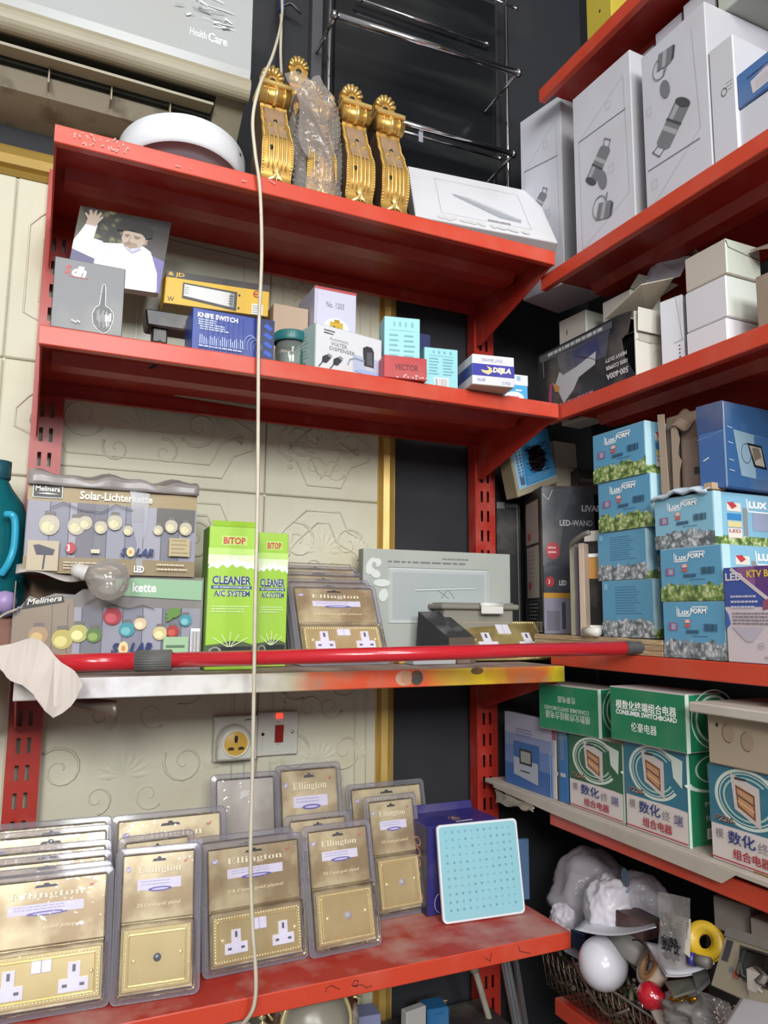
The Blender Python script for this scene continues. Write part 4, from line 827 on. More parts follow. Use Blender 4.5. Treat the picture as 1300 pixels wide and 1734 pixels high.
def face_plate(root, x0, z0, w, h, y, kind, xf=None):
    """brass plate w wide, h high on plane y, with roped edge, in root's frame"""
    mb = MB(); mb.hexa((x0, y - .003, z0), (w, 0, 0), (0, .003, 0), (0, 0, h), BRASS, .001)
    k = w * .045 if kind == 'double' else w * .075
    mb.hexa((x0 + k, y - .006, z0 + k), (w - 2 * k, 0, 0), (0, .003, 0), (0, 0, h - 2 * k), BRASS, .0022); pl = mb.build('face_plate', root)
    mb = MB(); q = k * .55; per = [((x0 + q, z0 + q), (x0 + w - q, z0 + q)), ((x0 + w - q, z0 + q), (x0 + w - q, z0 + h - q)), ((x0 + w - q, z0 + h - q), (x0 + q, z0 + h - q)), ((x0 + q, z0 + h - q), (x0 + q, z0 + q))]
    st = max(w, h) / 34
    for (a, b), (c, d) in per:
        l = math.hypot(c - a, d - b); n = int(l / st)
        for i in range(n):
            u = (i + .5) / n; cx, cz = a + (c - a) * u, b + (d - b) * u; r = st * .62; dx, dz = (c - a) / l, (d - b) / l
            ex, ez = dx * .75 + dz * .65, dz * .75 - dx * .65; fx_, fz = -ez, ex
            mb.add([(cx + ex * r, y - .003, cz + ez * r), (cx + fx_ * r * .45, y - .003, cz + fz * r * .45), (cx - ex * r, y - .003, cz - ez * r), (cx - fx_ * r * .45, y - .003, cz - fz * r * .45), (cx, y - .0052, cz)], [[0, 1, 4], [1, 2, 4], [2, 3, 4], [3, 0, 4]], ROPE, True)
    tag(mb.build('rope_border', pl), kind='stuff')
    yy = y - .006; s = w / .146 if kind == 'double' else w / .086
    def screw(cx, cz): MB().lathe([(0, .0012), (.003, .001), (.0036, 0)], ROPE, 12, Matrix.Translation((cx, yy, cz)) @ Matrix.Rotation(math.pi / 2, 4, 'X')).build('screw', pl)
    if kind == 'double':
        for cx in (x0 + w * .245, x0 + w * .775):
            cz = z0 + h * .40; a = .0075 * s; b2 = .018 * s; hh = .030 * s; mb = MB()
            mb.prism([(cx - b2, yy, cz - .013 * s), (cx + b2, yy, cz - .013 * s), (cx + b2, yy, cz + .002 * s), (cx + a, yy, cz + .002 * s), (cx + a, yy, cz + hh * .68), (cx - a, yy, cz + hh * .68), (cx - a, yy, cz + .002 * s), (cx - b2, yy, cz + .002 * s)][::-1], (0, -.0022, 0), SOCK)
            so = mb.build('socket_insert', pl); yh = yy - .00225
            for hx_, hz_, hw, hh2 in ((0, .0135, .002, .0042), (-.0105, -.0058, .003, .0018), (.0105, -.0058, .003, .0018)):
                mb = MB(); mb.add([(cx + (hx_ - hw) * s, yh, cz + (hz_ - hh2) * s), (cx + (hx_ + hw) * s, yh, cz + (hz_ - hh2) * s), (cx + (hx_ + hw) * s, yh, cz + (hz_ + hh2) * s), (cx + (hx_ - hw) * s, yh, cz + (hz_ + hh2) * s)], [[0, 1, 2, 3]], HOLE); mb.build('pin_slot', pl)
        for i in (0, 1):
            cx = x0 + w * .505 + (i - .5) * .0125 * s; mb = MB(); mb.hexa((cx - .006 * s, yy - .0035, z0 + h * .62), (.012 * s, 0, 0), (0, .0035, 0), (0, .001, h * .25), SOCK, .0008); mb.build('rocker_switch', pl)
        screw(x0 + w * .10, z0 + h * .5); screw(x0 + w * .92, z0 + h * .52)
    elif kind == 'coax':
        MB().lathe([(0, .003), (.0045, .003), (.0055, .002), (.0062, 0)], mat('dark_socket', '#55606f', .3, .4), 20, Matrix.Translation((x0 + w / 2, yy, z0 + h / 2)) @ Matrix.Rotation(math.pi / 2, 4, 'X')).build('aerial_socket', pl)
        screw(x0 + w * .16, z0 + h * .48); screw(x0 + w * .84, z0 + h * .54)
    else:
        MB().lathe([(0, .0045), (.0045, .004), (.0055, .002), (.007, 0)], mat('grey_knob', '#a9a7b4', .3), 20, Matrix.Translation((x0 + w * .52, yy, z0 + h * .5)) @ Matrix.Rotation(math.pi / 2, 4, 'X')).build('push_button', pl)
        screw(x0 + w * .16, z0 + h * .5); screw(x0 + w * .84, z0 + h * .54)
    return pl
def pack(bl, br, pt, th, kind, label, shelf, group=None, loc=None, W=None, yaw=None, H=None):
    p0 = hz(*bl, shelf) if loc is None else V((xat(loc[0], loc[1], shelf), loc[1], shelf))
    if W is None:
        p1 = hz(*br, shelf); yaw = math.atan2(p1.y - p0.y, p1.x - p0.x); W = (p1 - p0).length
    else: yaw = math.radians(yaw or 0)
    th = math.radians(th); n = V((-math.sin(yaw), math.cos(yaw), 0)); d = n * math.sin(th) + V((0, 0, math.cos(th)))
    if H is None: H = _cs(p0, d, py=pt)
    if 0: print('pack', label[:24], round(W, 3), round(H, 3), [round(c, 3) for c in p0])
    e = empty('blister_pack', p0 + V((0, 0, .001)), label, 'blister pack', group, (-th, 0, yaw), False)
    dbl = kind == 'double'; rv = kind == 'reverse'; m = .009
    mb = MB(); A = rrect(0, 0, W, H, .009, 0); B = rrect(m, m, W - m, H - m, .006, -.0005); N = len(A)
    mb.add(A + B, [[i, (i + 1) % N, N + (i + 1) % N, N + i] for i in range(N)], RIM, False); mb.tube(A + A[:1], .0011, RIM, 6, False); mb.tube(B + B[:1], .0009, RIM, 5, False)
    mb.build('rim', e)
    zm = H * (.47 if dbl else .5) if not rv else H * .3
    mb = MB(); mb.hexa((m, -.021, m), (W - 2 * m, 0, 0), (0, .0205, 0), (0, .001, zm - m), SHELL, .004); mb.hexa((m + .001, -.0095, zm + .001), (W - 2 * m - .002, 0, 0), (0, .009, 0), (0, 0, H - m - zm - .001), SHELL, .003); mb.build('clear_shell', e)
    cm = .012; mb = MB()
    bk = GCARD if not rv else mat('card_back', '#8f8878', .3, .1, color2='#b3ad9e', c2scale=8)
    mb.hexa((cm, -.0028, cm), (W - 2 * cm, 0, 0), (0, .001, 0), (0, 0, H - 2 * cm), bk, 0); f = Face(mb, (cm, -.0029, H - cm), (W - 2 * cm, 0, 0), (0, 0, -(H - 2 * cm)))
    if not rv:
        for q in ((.4, .03), ): f.poly([(.40, .055), (.42, .035), (.47, .035), (.485, .02), (.515, .02), (.53, .035), (.58, .035), (.6, .055)], BLACK)
        tw = .62; f.text(serif('Ellington'), .2 + .003, .085 + .002, tw, .07, pm('#5e4f33', .5, 0)); f.text(serif('Ellington'), .2, .085, tw, .07, pm('#efe6c4', .4, 0))
        f.rect(.2, .185, .82, .265, pm('#d9d6e4', .4, .1)); f.bars(.25, .2, .5, 2, .022, .008, pm('#a9a6c0', .4, 0), 4); f.ell(.52, .265, .17, .018, pm('#5d57a0', .4, 0)); f.ell(.52, .265, .12, .008, pm('#c9c6e0', .4, 0))
        f.ell(.07, .1, .035, .022, pm('#a89fc6', .4, 0)); f.line([(.05, .1), (.065, .11), (.09, .09)], .0012, PINK); f.poly([(.86, .06), (.88, .07), (.92, .05), (.9, .075), (.87, .085)], pm('#c05a58', .4, 0))
        f.text(serif('24 Carat gold plated', True), .2, .36, .62, .035, pm('#efe2b4', .4, 0))
    else:
        f.bars(.2, .5, .5, 2, .03, .01, pm('#7a7466', .4, 0), 3); f.frame(.15, .68, .42, .8, .0008, pm('#5d584c', .4, 0)); f.frame(.6, .68, .86, .8, .0008, pm('#5d584c', .4, 0)); f.ell(.25, .74, .08, .04, pm('#dcd9d0', .4, 0)); f.bars(.3, .72, .1, 3, .025, .008, pm('#5d584c', .4, 0)); f.ell(.48, .1, .08, .025, pm('#c9c5ba', .4, 0))
        for k in range(26): x = .12 + .03 * k; f.ell(x, .92, .014, .011, ROPE, 6, .5)
    mb.build('card', e)
    if not rv:
        pw = W - .030; ph = pw * (.60 if dbl else 1.0)
        ph = min(ph, zm - .024); face_plate(e, .015, .017, pw, ph, -.0095, kind)
    return e
GD = 'gold socket blister packs'
def at_top(pb, pt): pass
# lower shelf, left group of doubles, front to back
for k, (dy, pt, px, nm) in enumerate(((0, 1489, 184, 'frontmost double-socket blister pack in the left stack on the lowest shelf'), (.03, 1461, 181, 'second double-socket blister pack from the front in the left stack'), (.055, 1441, 180, 'third blister pack from the front in the left stack on the lowest shelf'), (.08, 1424, 179, 'fourth blister pack from the front in the left stack on the lowest shelf'), (.115, 1399, 180, 'fifth blister pack from the front in the left stack on the lowest shelf'), (.14, 1385, 179, 'rearmost blister pack in the left stack on the lowest shelf'))):
    p1 = hz(184, 1704, S4); W = .203; y0 = p1.y + dy; yaw = math.radians(-3)
    x1 = xat(px, y0, S4); p0 = V((x1 - W * math.cos(yaw), y0 - W * math.sin(yaw), S4)); th = math.radians(16); d = V((-math.sin(yaw), math.cos(yaw), 0)) * math.sin(th) + V((0, 0, math.cos(th)))
    pp = p0 + V((math.cos(yaw), math.sin(yaw), 0)) * W; H = _cs(pp, d, py=pt - 3)
    H = max(.20, min(.25, H)); pack(None, None, None, 16, 'double', nm, S4, None, (0, 0), W, -3, H).location = p0 + V((0, 0, .001))
pack((185.5, 1706), (337, 1682), 1440, 14, 'coax', 'single aerial-socket blister pack, second front pack from the left on the lowest shelf', S4)
pack(None, None, 1420, 14, 'coax', 'single blister pack directly behind the single aerial-socket pack', S4, None, (196, -.255), .128, 2)
pack(None, None, 1384, 14, 'double', 'wide blister pack at the back between the left stack and the reversed pack', S4, None, (181, -.19), .205, 0)
pack((343, 1660), (522, 1622), 1432, 13, 'double', 'double-socket blister pack at the shelf front just behind the hanging cord', S4)
pack(None, None, 1420, 13, 'double', 'blister pack hidden close behind the double-socket pack by the cord', S4, None, (333, -.238), .182, 1)
pack((525, 1625), (646, 1600), 1402, 16, 'single', 'single blister pack at the shelf front, rightmost of the front row', S4)
pack(None, None, 1384, 14, 'single', 'blister pack peeking out behind the rightmost front-row pack', S4, None, (490, -.215), .135, 0)
pack((632, 1561), (706, 1547), 1352, 14, 'single', 'single blister pack standing left of the navy box', S4, None, None, .125, 2)
pack(None, None, 1331, 14, 'double', 'wide blister pack at the back in front of the gold trim', S4, None, (600, -.09), .19, 0)
pack(None, None, 1299, 13, 'single', 'blister pack standing high at the back under the red wall switch', S4, None, (475, -.11), .145, 0)
pack(None, None, 1314, 13, 'reverse', 'blister pack turned round, grey card back showing under the wall socket', S4, None, (356, -.12), .138, -3)
# third shelf doubles
for px, y, pt, nm in ((505, -.210, 989, 'front double-socket blister pack leaning back on the third shelf'), (498, -.182, 980, 'second double-socket blister pack on the third shelf'), (492, -.154, 968, 'third double-socket blister pack on the third shelf, hang slot showing'), (486, -.126, 957, 'fourth double-socket blister pack on the third shelf'), (482, -.098, 948, 'rearmost double-socket blister pack on the third shelf')):
    pack(None, None, pt, 27, 'double', nm, S3, None, (px, y), .195, 0)
# ================================================================== rest of the left unit
GREYB = mat('grey_green_carton', '#a9afa8', .45, dirt=.3, dirtcol='#bfc0b4')
b = Bx(612, 866, 928, -.076, S3, -3, .03); b.fill([GREYB, GREYB, pm('#7e8480', .5, .3), GREYB, pm('#b9bdb4', .5), GREYB], .0015, .0015); f = b.front; GL = pm('#d3dad6', .45, .05); GI = pm('#6f7673', .5, 0)
f.bars(.52, .065, .22, 1, .05, .014, GI, 3); f.bars(.16, .105, .64, 1, .05, .016, GI, 4); f.rect(.17, .175, .83, .66, pm('#b4bcbb', .45, .1)); f.frame(.165, .175, .84, .66, .0022, GL); f.frame(.165, .165, .84, .67, .0007, GI); f.rect(.19, .21, .81, .63, pm('#a6afae', .45, .1))
f.line([(.34, .365), (.74, .338)], .004, pm('#cdd3d1', .4, 0)); f.line([(.34, .378), (.74, .348)], .0014, GI); f.line([(.34, .357), (.74, .33)], .0009, GI); f.line([(.49, .37), (.56, .44)], .0013, GI); f.line([(.56, .365), (.6, .44)], .0013, GI); f.line([(.55, .365), (.51, .44)], .0013, GI)
for cx, cy, rx, ry, a in ((.05, .16, .03, .08, .2), (.08, .13, .035, .045, .4), (.08, .23, .03, .04, -.3), (.12, .31, .055, .035, 0), (.13, .42, .03, .06, .1)): f.ell(cx, cy, rx, ry, GL, 12, a)
f.ell(.07, .15, .015, .03, GREYB, 8)
b.done('lamp_carton', 'wide grey-green carton with a picture-lamp drawing at the back of the third shelf')
FROST = clear('frosted_plastic', '#e6e4dc', .7, .2, .55, '#b4b0a4'); LATCH = mat('white_latch', '#d9d9d4', .4)
tub = empty('plastic_tub', (.95, -.05, S3), 'clear plastic tub with a white latch before the grey-green carton', 'tub')
z0 = S3 + .012; x0 = xat(750, -.150, z0); x1 = xat(876, -.150, z0); zt = zat(1022, x0, -.150); zb = zt - .012
mb = MB(); mb.hexa((x0 + .006, -.145, z0), (x1 - x0 - .012, 0, 0), (0, .055, 0), (0, 0, zb - z0), FROST, .003); mb.build('tub_body', tub)
mb = MB(); mb.hexa((x0 - .004, -.155, zb), (x1 - x0 + .008, 0, 0), (0, .075, 0), (0, 0, .012), FROST, .003); mb.hexa((x0 + .004, -.145, zb + .012), (x1 - x0 - .008, 0, 0), (0, .055, 0), (0, 0, .003), FROST, .002); mb.build('lid', tub)
xa, xb = xat(813, -.160, zt), xat(850, -.160, zt); mb = MB(); mb.tube([(xa, -.162, zt - .002), (xb, -.162, zt - .002)], .006, LATCH, 12); mb.hexa((xa, -.167, zt - .022), (xb - xa, 0, 0), (0, .005, 0), (0, 0, .02), LATCH, .002); mb.build('latch', tub)
MB().hexa((x0 + .01, -.11, S3), (x1 - x0 - .02, 0, 0), (0, .03, 0), (0, 0, .012), FROST, .003).build('tub_foot', tub)
# dark wedge block
DW = mat('dark_dusty_block', '#393a3c', .55, dirt=.7, dirtcol='#8d8d8e', dscale=22); DWB = mat('brown_block_front', '#5a4d42', .6, dirt=.2)
e = empty('wedge_block', hz(755, 1093, S3), 'dark dusty wedge-shaped block lying before the tub on the third shelf', 'block')
yf, yk = -.215, -.125
P = [V((xat(761, yf, S3 + .01), yf, S3)), V((xat(805, yf, S3 + .01), yf, S3)), hy(804, 1079, yf), hy(760, 1080, yf), V((xat(703, yk, S3 + .02), yk, S3)), V((xat(750, yk, S3 + .02), yk, S3)), hy(751.5, 1035.6, yk), hy(708, 1035.6, yk)]
mb = MB(); mb.add(P, [[0, 1, 2, 3]], DWB); mb.add(P, [[3, 2, 6, 7]], DW); mb.add(P, [[4, 0, 3, 7], [1, 5, 6, 2], [5, 4, 7, 6], [0, 4, 5, 1]], mat('dark_block_side', '#2f3031', .6, dirt=.4, dirtcol='#585858')); mb.build('block_body', e)
# loose double socket plate leaning back
p0 = hz(802, 1121, S3); p1 = hz(934, 1119, S3); W = (p1 - p0).length; yaw = math.atan2(p1.y - p0.y, p1.x - p0.x)
th = math.radians(40); d = V((-math.sin(yaw), math.cos(yaw), 0)) * math.sin(th) + V((0, 0, math.cos(th))); H = _cs(p0, d, py=1054); H = min(H, W * .63)
e = empty('socket_plate', p0 + V((0, 0, .002)), 'unpacked gold double socket plate leaning back behind the red pole', 'socket plate', None, (-th, 0, yaw), False)
GOLDM = BRASS; BRASS = mat('brass_painted_reflection', '#cdbb7c', .15, .5, color2='#5c2f1e', c2scale=5); face_plate(e, 0, 0, W, H, 0, 'double'); BRASS = GOLDM  # brown patches painted into the brass stand in for reflections
MB().hexa((.006, .0005, .006), (W - .012, 0, 0), (0, .008, 0), (0, 0, H - .012), mat('grey_back_box', '#8f8f90', .5), .001).build('back_box', e)
for k, (a, c, py, dp, colr, nm, lb) in enumerate(((700, 772, 1118, .05, '#9fa3a8', 'flat_carton', 'flat grey carton lying on the third shelf lip under the red pole'), (676, 697, 1118, .03, '#b58a2c', 'yellow_carton', 'small yellow carton end under the red pole left of the flat grey carton'), (774, 797, 1116, .03, '#6a5148', 'brown_carton', 'small brown carton end under the red pole right of the flat grey carton'))):
    q = hz(a, 1126 - 2 * (k > 0), S3); b = Bx(a, c, py, (q.x, q.y), S3, 0, dp, 0, .011); b.fill(pm(colr, .4, .3), .001); b.done(nm, lb)
BAGG = clear('grey_clear_bag', '#d9d9dd', .9, .1, .4, '#a9abb2', .9)
q = hz(722, 1104, S3); rn = random.Random(12)
mb = MB(); mb.grid(lambda u, v: (q.x - .065 + .125 * u, q.y - .025 + .07 * v, S3 + .003 + .032 * math.sin(math.pi * u) ** .5 * math.sin(math.pi * v) ** .6 + .005 * math.sin(23 * u + 11 * v) * math.sin(17 * v)), 26, 14, BAGG); tag(mb.build('clear_bag', None, q), 'crumpled clear bag lying before the dark wedge on the third shelf', 'bag')
mb = MB()
for k in range(14): a = rn.uniform(0, 3.1); p = V((q.x + rn.uniform(-.045, .04), q.y + rn.uniform(-.012, .03), S3 + rn.uniform(.006, .02))); mb.tube([p, p + V((math.cos(a) * .014, math.sin(a) * .014, .003))], .003, mat('bag_metal_bits', '#8d9096', .3, .6), 6)
tag(mb.build('metal_bits', None, q), 'grey metal bits inside the crumpled clear bag on the third shelf', 'metal bits', kind='stuff')
# red telescopic pole
PA, PB = hy(60, 1124, -.297), hz(1135, 1095, -.0685 + .0155); REDP = mat('red_gloss_pole', '#c02630', .22, coat=.3); GRIP = mat('grey_ribbed_grip', '#5c5d5c', .6, dirt=.3)
pole = empty('extension_pole', PA, 'long red telescopic pole lying along the third shelf front with a dark grip', 'pole')
L = lambda px: PA + (PB - PA) * max(0, min(1, _cs(PA, PB - PA, px=px)))
MB().tube([L(60), L(246)], .0142, REDP, 20).build('thick_tube', pole); MB().tube([L(246), L(1062)], .0124, REDP, 20).build('thin_tube', pole)
mb = MB(); mb.tube([L(229), L(291)], .0160, GRIP, 26)
for k in range(26):
    a = 2 * math.pi * k / 26; d = (PB - PA).normalized(); s1 = d.cross(V((0, 0, 1))).normalized(); s2 = s1.cross(d); c = (s1 * math.cos(a) + s2 * math.sin(a)) * .0162; mb.tube([L(230) + c, L(290) + c], .0010, GRIP, 4)
mb.build('ribbed_collar', pole)
mb = MB(); mb.tube([L(1058), L(1066), L(1075), L(1110), L(1130), L(1137)], [.0126, .0126, .011, .0108, .0118, .0095], mat('black_foam_grip', '#3d3d3f', .7, dirt=.5, dirtcol='#6b6b6c', dscale=30), 18); mb.build('end_grip', pole)
# wall socket and switch
WPL = mat('ivory_wall_plate', '#c9cabf', .35, dirt=.25, dirtcol='#a9a48f')
sk = empty('wall_socket', hy(398, 1250, .004), 'white wall socket with a round yellow-faced adapter plugged in, on the cream panel', 'socket')
A, B2 = hy(364, 1214, -.018), hy(437, 1207, -.018); C2 = hy(364, 1291, -.018)
mb = MB(); mb.hexa((A.x, -.018, C2.z), (B2.x - A.x, 0, 0), (0, .022, 0), (0, 0, A.z - C2.z), WPL, .002); mb.build('plate', sk)
f = MB(); g = Face(f, (A.x, -.0181, A.z), (B2.x - A.x, 0, 0), (0, 0, C2.z - A.z)); g.line([(.7, .1), (.85, .09)], .0018, INK); g.line([(.71, .11), (.69, .25)], .0006, GREYINK); f.build('switch_mark', sk)
c = hy(399, 1259, -.045); mb = MB(); T = Matrix.Translation((c.x, -.018, c.z)) @ Matrix.Rotation(math.pi / 2, 4, 'X')
mb.lathe([(.036, 0), (.036, .02), (.030, .028), (.027, .0285)], WPL, 36, T); mb.hexa((c.x - .036, -.046, c.z - .034), (.072, 0, 0), (0, .028, 0), (0, 0, .03), WPL, .004); mb.build('adapter_body', sk)
f = MB(); YD = mat('yellow_disc', '#c9a13a', .4, dirt=.2); T2 = Matrix.Translation((c.x, -.0465, c.z)) @ Matrix.Rotation(math.pi / 2, 4, 'X')
f.lathe([(0, .0012), (.023, .001), (.0245, 0)], YD, 36, T2); f.lathe([(.0245, 0), (.0245, .003), (.0275, .002), (.0275, 0)], pm('#dedcd2', .4, .1), 36, T2); dsc = f.build('yellow_disc', sk)
DK = pm('#20160f', .5, 0); q = V((c.x, -.048, c.z))
for dx, dz, rx, rz in ((0, .012, .0035, .005), (0, .0055, .003, .0035), (-.010, -.0095, .006, .0032), (.011, -.0095, .006, .0032)): f = MB(); g = Face(f, (q.x + dx - rx, q.y, q.z + dz + rz), (2 * rx, 0, 0), (0, 0, -2 * rz)); g.poly([(.5, 0), (1, .25), (1, 1), (0, 1), (0, .25)], DK); f.build('pin_slot', dsc)
sw = empty('wall_switch', hy(470, 1243, .004), 'white wall switch with a red rocker and lit red neon on the cream panel', 'switch')
A, B2, C2 = hy(437, 1207, -.01), hy(505, 1201.5, -.01), hy(438, 1281, -.01); w_, h_ = B2.x - A.x, A.z - C2.z
MB().hexa((A.x, -.01, C2.z), (w_, 0, 0), (0, .014, 0), (0, 0, h_), WPL, .0015).build('plate', sw)
NEON = mat('neon_red', '#ff3a2a', .3, emit=2.2); RK = mat('red_rocker', '#8f1f1d', .3)
MB().hexa((A.x + w_ * .45, -.0125, A.z - h_ * .15), (w_ * .15, 0, 0), (0, .003, 0), (0, 0, h_ * .12), NEON, .0005).build('neon', sw)
mb = MB(); mb.hexa((A.x + w_ * .42, -.015, A.z - h_ * .70), (w_ * .2, 0, 0), (0, .006, 0), (0, -.003, h_ * .4), RK, .001); mb.build('rocker', sw)
for u, v, mm in ((.13, .5, mat('dark_screw', '#2e2a24', .4, .5)), (.86, .48, CHROME)): MB().lathe([(0, .0012), (.003, .001), (.0037, 0)], mm, 12, Matrix.Translation((A.x + w_ * u, -.01, A.z - h_ * v)) @ Matrix.Rotation(math.pi / 2, 4, 'X')).build('screw', sw)
f = MB(); g = Face(f, (A.x, -.0101, A.z), (w_, 0, 0), (0, 0, -h_)); g.bars(.45, .22, .12, 1, .05, .02, GREYINK); g.bars(.48, .74, .08, 1, .05, .02, GREYINK); g.line([(.13, .55), (.1, .85)], .0005, GREYINK); f.build('faint_marks', sw)
# navy box with orange emblem, pale blue pad
NVB = pm('#322f72', .4, .15); b = Bx(723, 846, 1401, -.178, S4, 0, .105); b.fill([NVB, NVB, pm('#2a2748', .45, .2), NVB, pm('#373483', .4, .1), NVB], .0015, .001); OR = pm('#c98a6a', .45, 0)
f = b.top; f.ring(.47, .62, .045, .13, .25, OR, 18); f.ring(.52, .62, .045, .13, .25, OR, 18); f.line([(.46, .7), (.49, .55), (.53, .7)], .0012, PINK); f.bars(.44, .84, .28, 1, .05, .06, PINK, 4); f.line([(0, .45), (1, .45)], .0007, pm('#262358', .4, 0))
f = b.left
for k in range(4): (f.ell if k == 3 else f.ring)(*((.58, .22 + .12 * k, .16, .05) if k == 3 else (.58, .22 + .12 * k, .16, .055, .3)), OR)
f.bars(.35, .72, .12, 6, .035, .012, OR, 3); f.ell(.75, .82, .12, .05, pm('#a5605a', .45, 0), 8)
g = b.root('navy_carton', 'navy carton with orange rings, standing behind the pale blue dotted pad')
q = b.o + b.H; MB().hexa(q + b.W * .98 + V((-.004, 0, 0)), b.U * 1.0, V((0, .003, 0)), V((0, .006, .016)), NVB, .0005).build('lid_flap', g)
mb = MB(); q = hy(742, 1530, -.182); mb.tube([(q.x + .004 - .012 * math.sin(t), -.181, q.z + .018 * math.cos(t)) for t in [math.pi * k / 12 for k in range(13)]], .0007, pm('#c9c9d4', .3, 0), 5); mb.build('string_loop', g)
pd = P3((738.7, 1398), (873.4, 1385), (750.6, 1565.8), (-.198, -.214, -.228), .006); u, v = pd.U, pd.H; n = pd.wd
e = empty('dotted_pad', pd.o + u / 2, 'pale blue pad with white rim and rows of tiny marks, leaning on the navy carton', 'pad')
PR = mat('pad_white_rim', '#dfe2e6', .4); PF = mat('pad_pale_blue', '#8ec6d2', .5, dirt=.08)
def rr(o, u, v, r, m): 
    out = []
    for cx, cy, a0 in ((1 - r, 1 - r, 0), (r, 1 - r, 90), (r, r, 180), (1 - r, r, 270)):
        for k in range(6): a = math.radians(a0 + 18 * k); out.append(V(o) + u * (m + (1 - 2 * m) * (cx + r * math.cos(a))) + v * (m + (1 - 2 * m) * (cy + r * math.sin(a))))
    return out
mb = MB(); mb.prism(rr(pd.o, u, v, .05, 0), n * .006, PR); mb.build('rim', e)
mb = MB(); mb.prism(rr(pd.o - n * .0006, u, v, .045, .022), n * .002, PF); mb.build('blue_face', e)
mb = MB(); f = Face(mb, pd.o + v - n * .0007, u, -v); rn = random.Random(21); PI_ = pm('#62939f', .5, 0)
for j in range(11):
    for i in range(11):
        x = .1 + .079 * i; y = .085 + .079 * j; r = rn.random(); k0 = f.k
        if r < .4: f.ring(x, y, .012, .01, .3, PI_, 8)
        else: f.line([(x - .012, y - .01), (x + .01, y - .008), (x - .008, y + .008), (x + .012, y + .01)], .0009, PI_)
        if r > .7: f.line([(x - .012, y), (x + .012, y)], .0009, PI_)
        f.k = k0
tag(mb.build('tiny_marks', e), 'rows of tiny grey-blue marks', kind='stuff')
b = Bx(878, 897, 1400, (hz(885, 1545, S4).x - .01, -.17), S4, -10, .01, 0, .125); b.fill(clear('blue_clear_pouch', '#b9cbe0', .9, .1, .45, '#6f8fb5'), .001); b.done('blue_pouch', 'thin blue clear pouch edge showing behind the right side of the dotted pad', 'pouch')
# neighbouring shelf at the far left with the teal bottle
un = empty('shelving_unit', (-.6, -.17, -1.55), 'red shelving continuing past the left edge, only its bracket and lip end showing', 'shelving unit')
for z in (S3, S4): shelf_mesh(-1.05, -.055, YF + .06, -.028, z, GRIME, RED_D).build('shelf', un); bracket_mesh(-.058, YF + .06, -.028, z).build('bracket', un)
upright_mesh(-1.06, -1.55, .9, .002, .058, .03, 0).build('upright', un)
TEAL = clear('teal_bottle_plastic', '#2a9aa8', .9, .08, .45, '#1f7f8a'); TEALD = mat('dark_teal_cap', '#1d4f5c', .4)
bx = hy(-14, 900, -.13).x; bt = empty('teal_bottle', (bx, -.13, S3), 'teal plastic jug with a moulded handle at the left frame edge', 'bottle'); T = Matrix.Translation((bx, -.13, S3))
zt = zat(778, bx, -.13) - S3; R = .062
MB().lathe([(0, 0), (R * .95, .001), (R, .01), (R, zt * .52), (R * .97, zt * .66), (R * .8, zt * .78), (R * .45, zt * .86), (.02, zt * .9), (.02, zt * .93)], TEAL, 40, T).build('jug_body', bt)
MB().lathe([(.022, zt * .9), (.024, zt * .905), (.024, zt * .99), (0, zt)], TEALD, 26, T).build('cap', bt)
hp = [(px, py) for px, py in ((10, 871), (20, 872), (25, 880), (26, 900), (23, 930), (14, 955), (2, 973))]
mb = MB(); mb.tube(smooth([hy(a, c, -.13 - R - .012 + .006 * (k in (0, 6))) for k, (a, c) in enumerate(hp)]), .0062, mat('teal_handle', '#2f9fc0', .2), 10); mb.build('handle', bt)
b = Bx(-12, 22, 1003, -.2, S3, 0, .05, 0, .05); mb = MB(); T = Matrix.Translation(hy(8, 1018, -.2)); mb.lathe([(0, -.02), (.016, -.016), (.019, 0), (.015, .014), (0, .018)], mat('lilac_plastic', '#9a86b4', .4), 20, T)
e = empty('lilac_ball_toy', hy(8, 1018, -.2), 'lilac rounded plastic piece with dark end at the left frame edge below the jug', 'toy'); mb.build('lilac_shell', e)
mb = MB(); mb.lathe([(0, -.014), (.013, -.01), (.015, 0), (0, .012)], mat('dark_slate', '#4a4f60', .4), 16, Matrix.Translation(hy(10, 1032, -.2))); mb.build('dark_end', e); mb = MB(); q = hy(6, 1050, -.2); mb.hexa((q.x - .03, q.y, S3), (.05, 0, 0), (0, .05, 0), (0, 0, q.z + .005 - S3), mat('brown_base', '#7a4f40', .5, dirt=.3), .004); mb.build('brown_base', e)
mb = MB(); mb.tube(smooth([hy(-6, 1050, -.24), hy(8, 1040, -.245), hy(25, 1033, -.25), hy(33, 1030, -.24)]), .0022, mat('grey_lead', '#a9a09a', .5), 6); mb.build('lead', e)
# below the lowest shelf, down on the shop counter
CT = -.86; ct = empty('low_counter', (.5, -.25, -1.55), 'dark counter top below the lowest red shelf', 'counter'); MB().box(-.3, -.5, CT - .03, .98, -.04, CT, mat('dark_counter', '#3a3634', .6, dirt=.3), .002).build('counter_top', ct)
for xx in (-.28, .92): MB().box(xx, -.46, -1.55, xx + .04, -.42, CT - .03, mat('dark_counter', ''), .002).build('leg', ct); MB().box(xx, -.1, -1.55, xx + .04, -.06, CT - .03, mat('dark_counter', ''), .002).build('leg', ct)
q = hy(525, 1738, -.26); e = empty('porcelain_lamp', (q.x, -.26, CT), 'gold-trimmed brown and cream porcelain wall lamp with a milky dome, under the lowest shelf', 'lamp')
POR = mat('cream_porcelain', '#c9bfae', .25, color2='#4a2c20', c2scale=22); T = Matrix.Translation((q.x + .01, -.25, q.z)) @ Matrix.Rotation(math.radians(80), 4, 'X')
MB().lathe([(0, -.02), (.085, -.02), (.088, 0), (.07, .012), (.066, .01)], POR, 40, T).build('porcelain_plate', e)
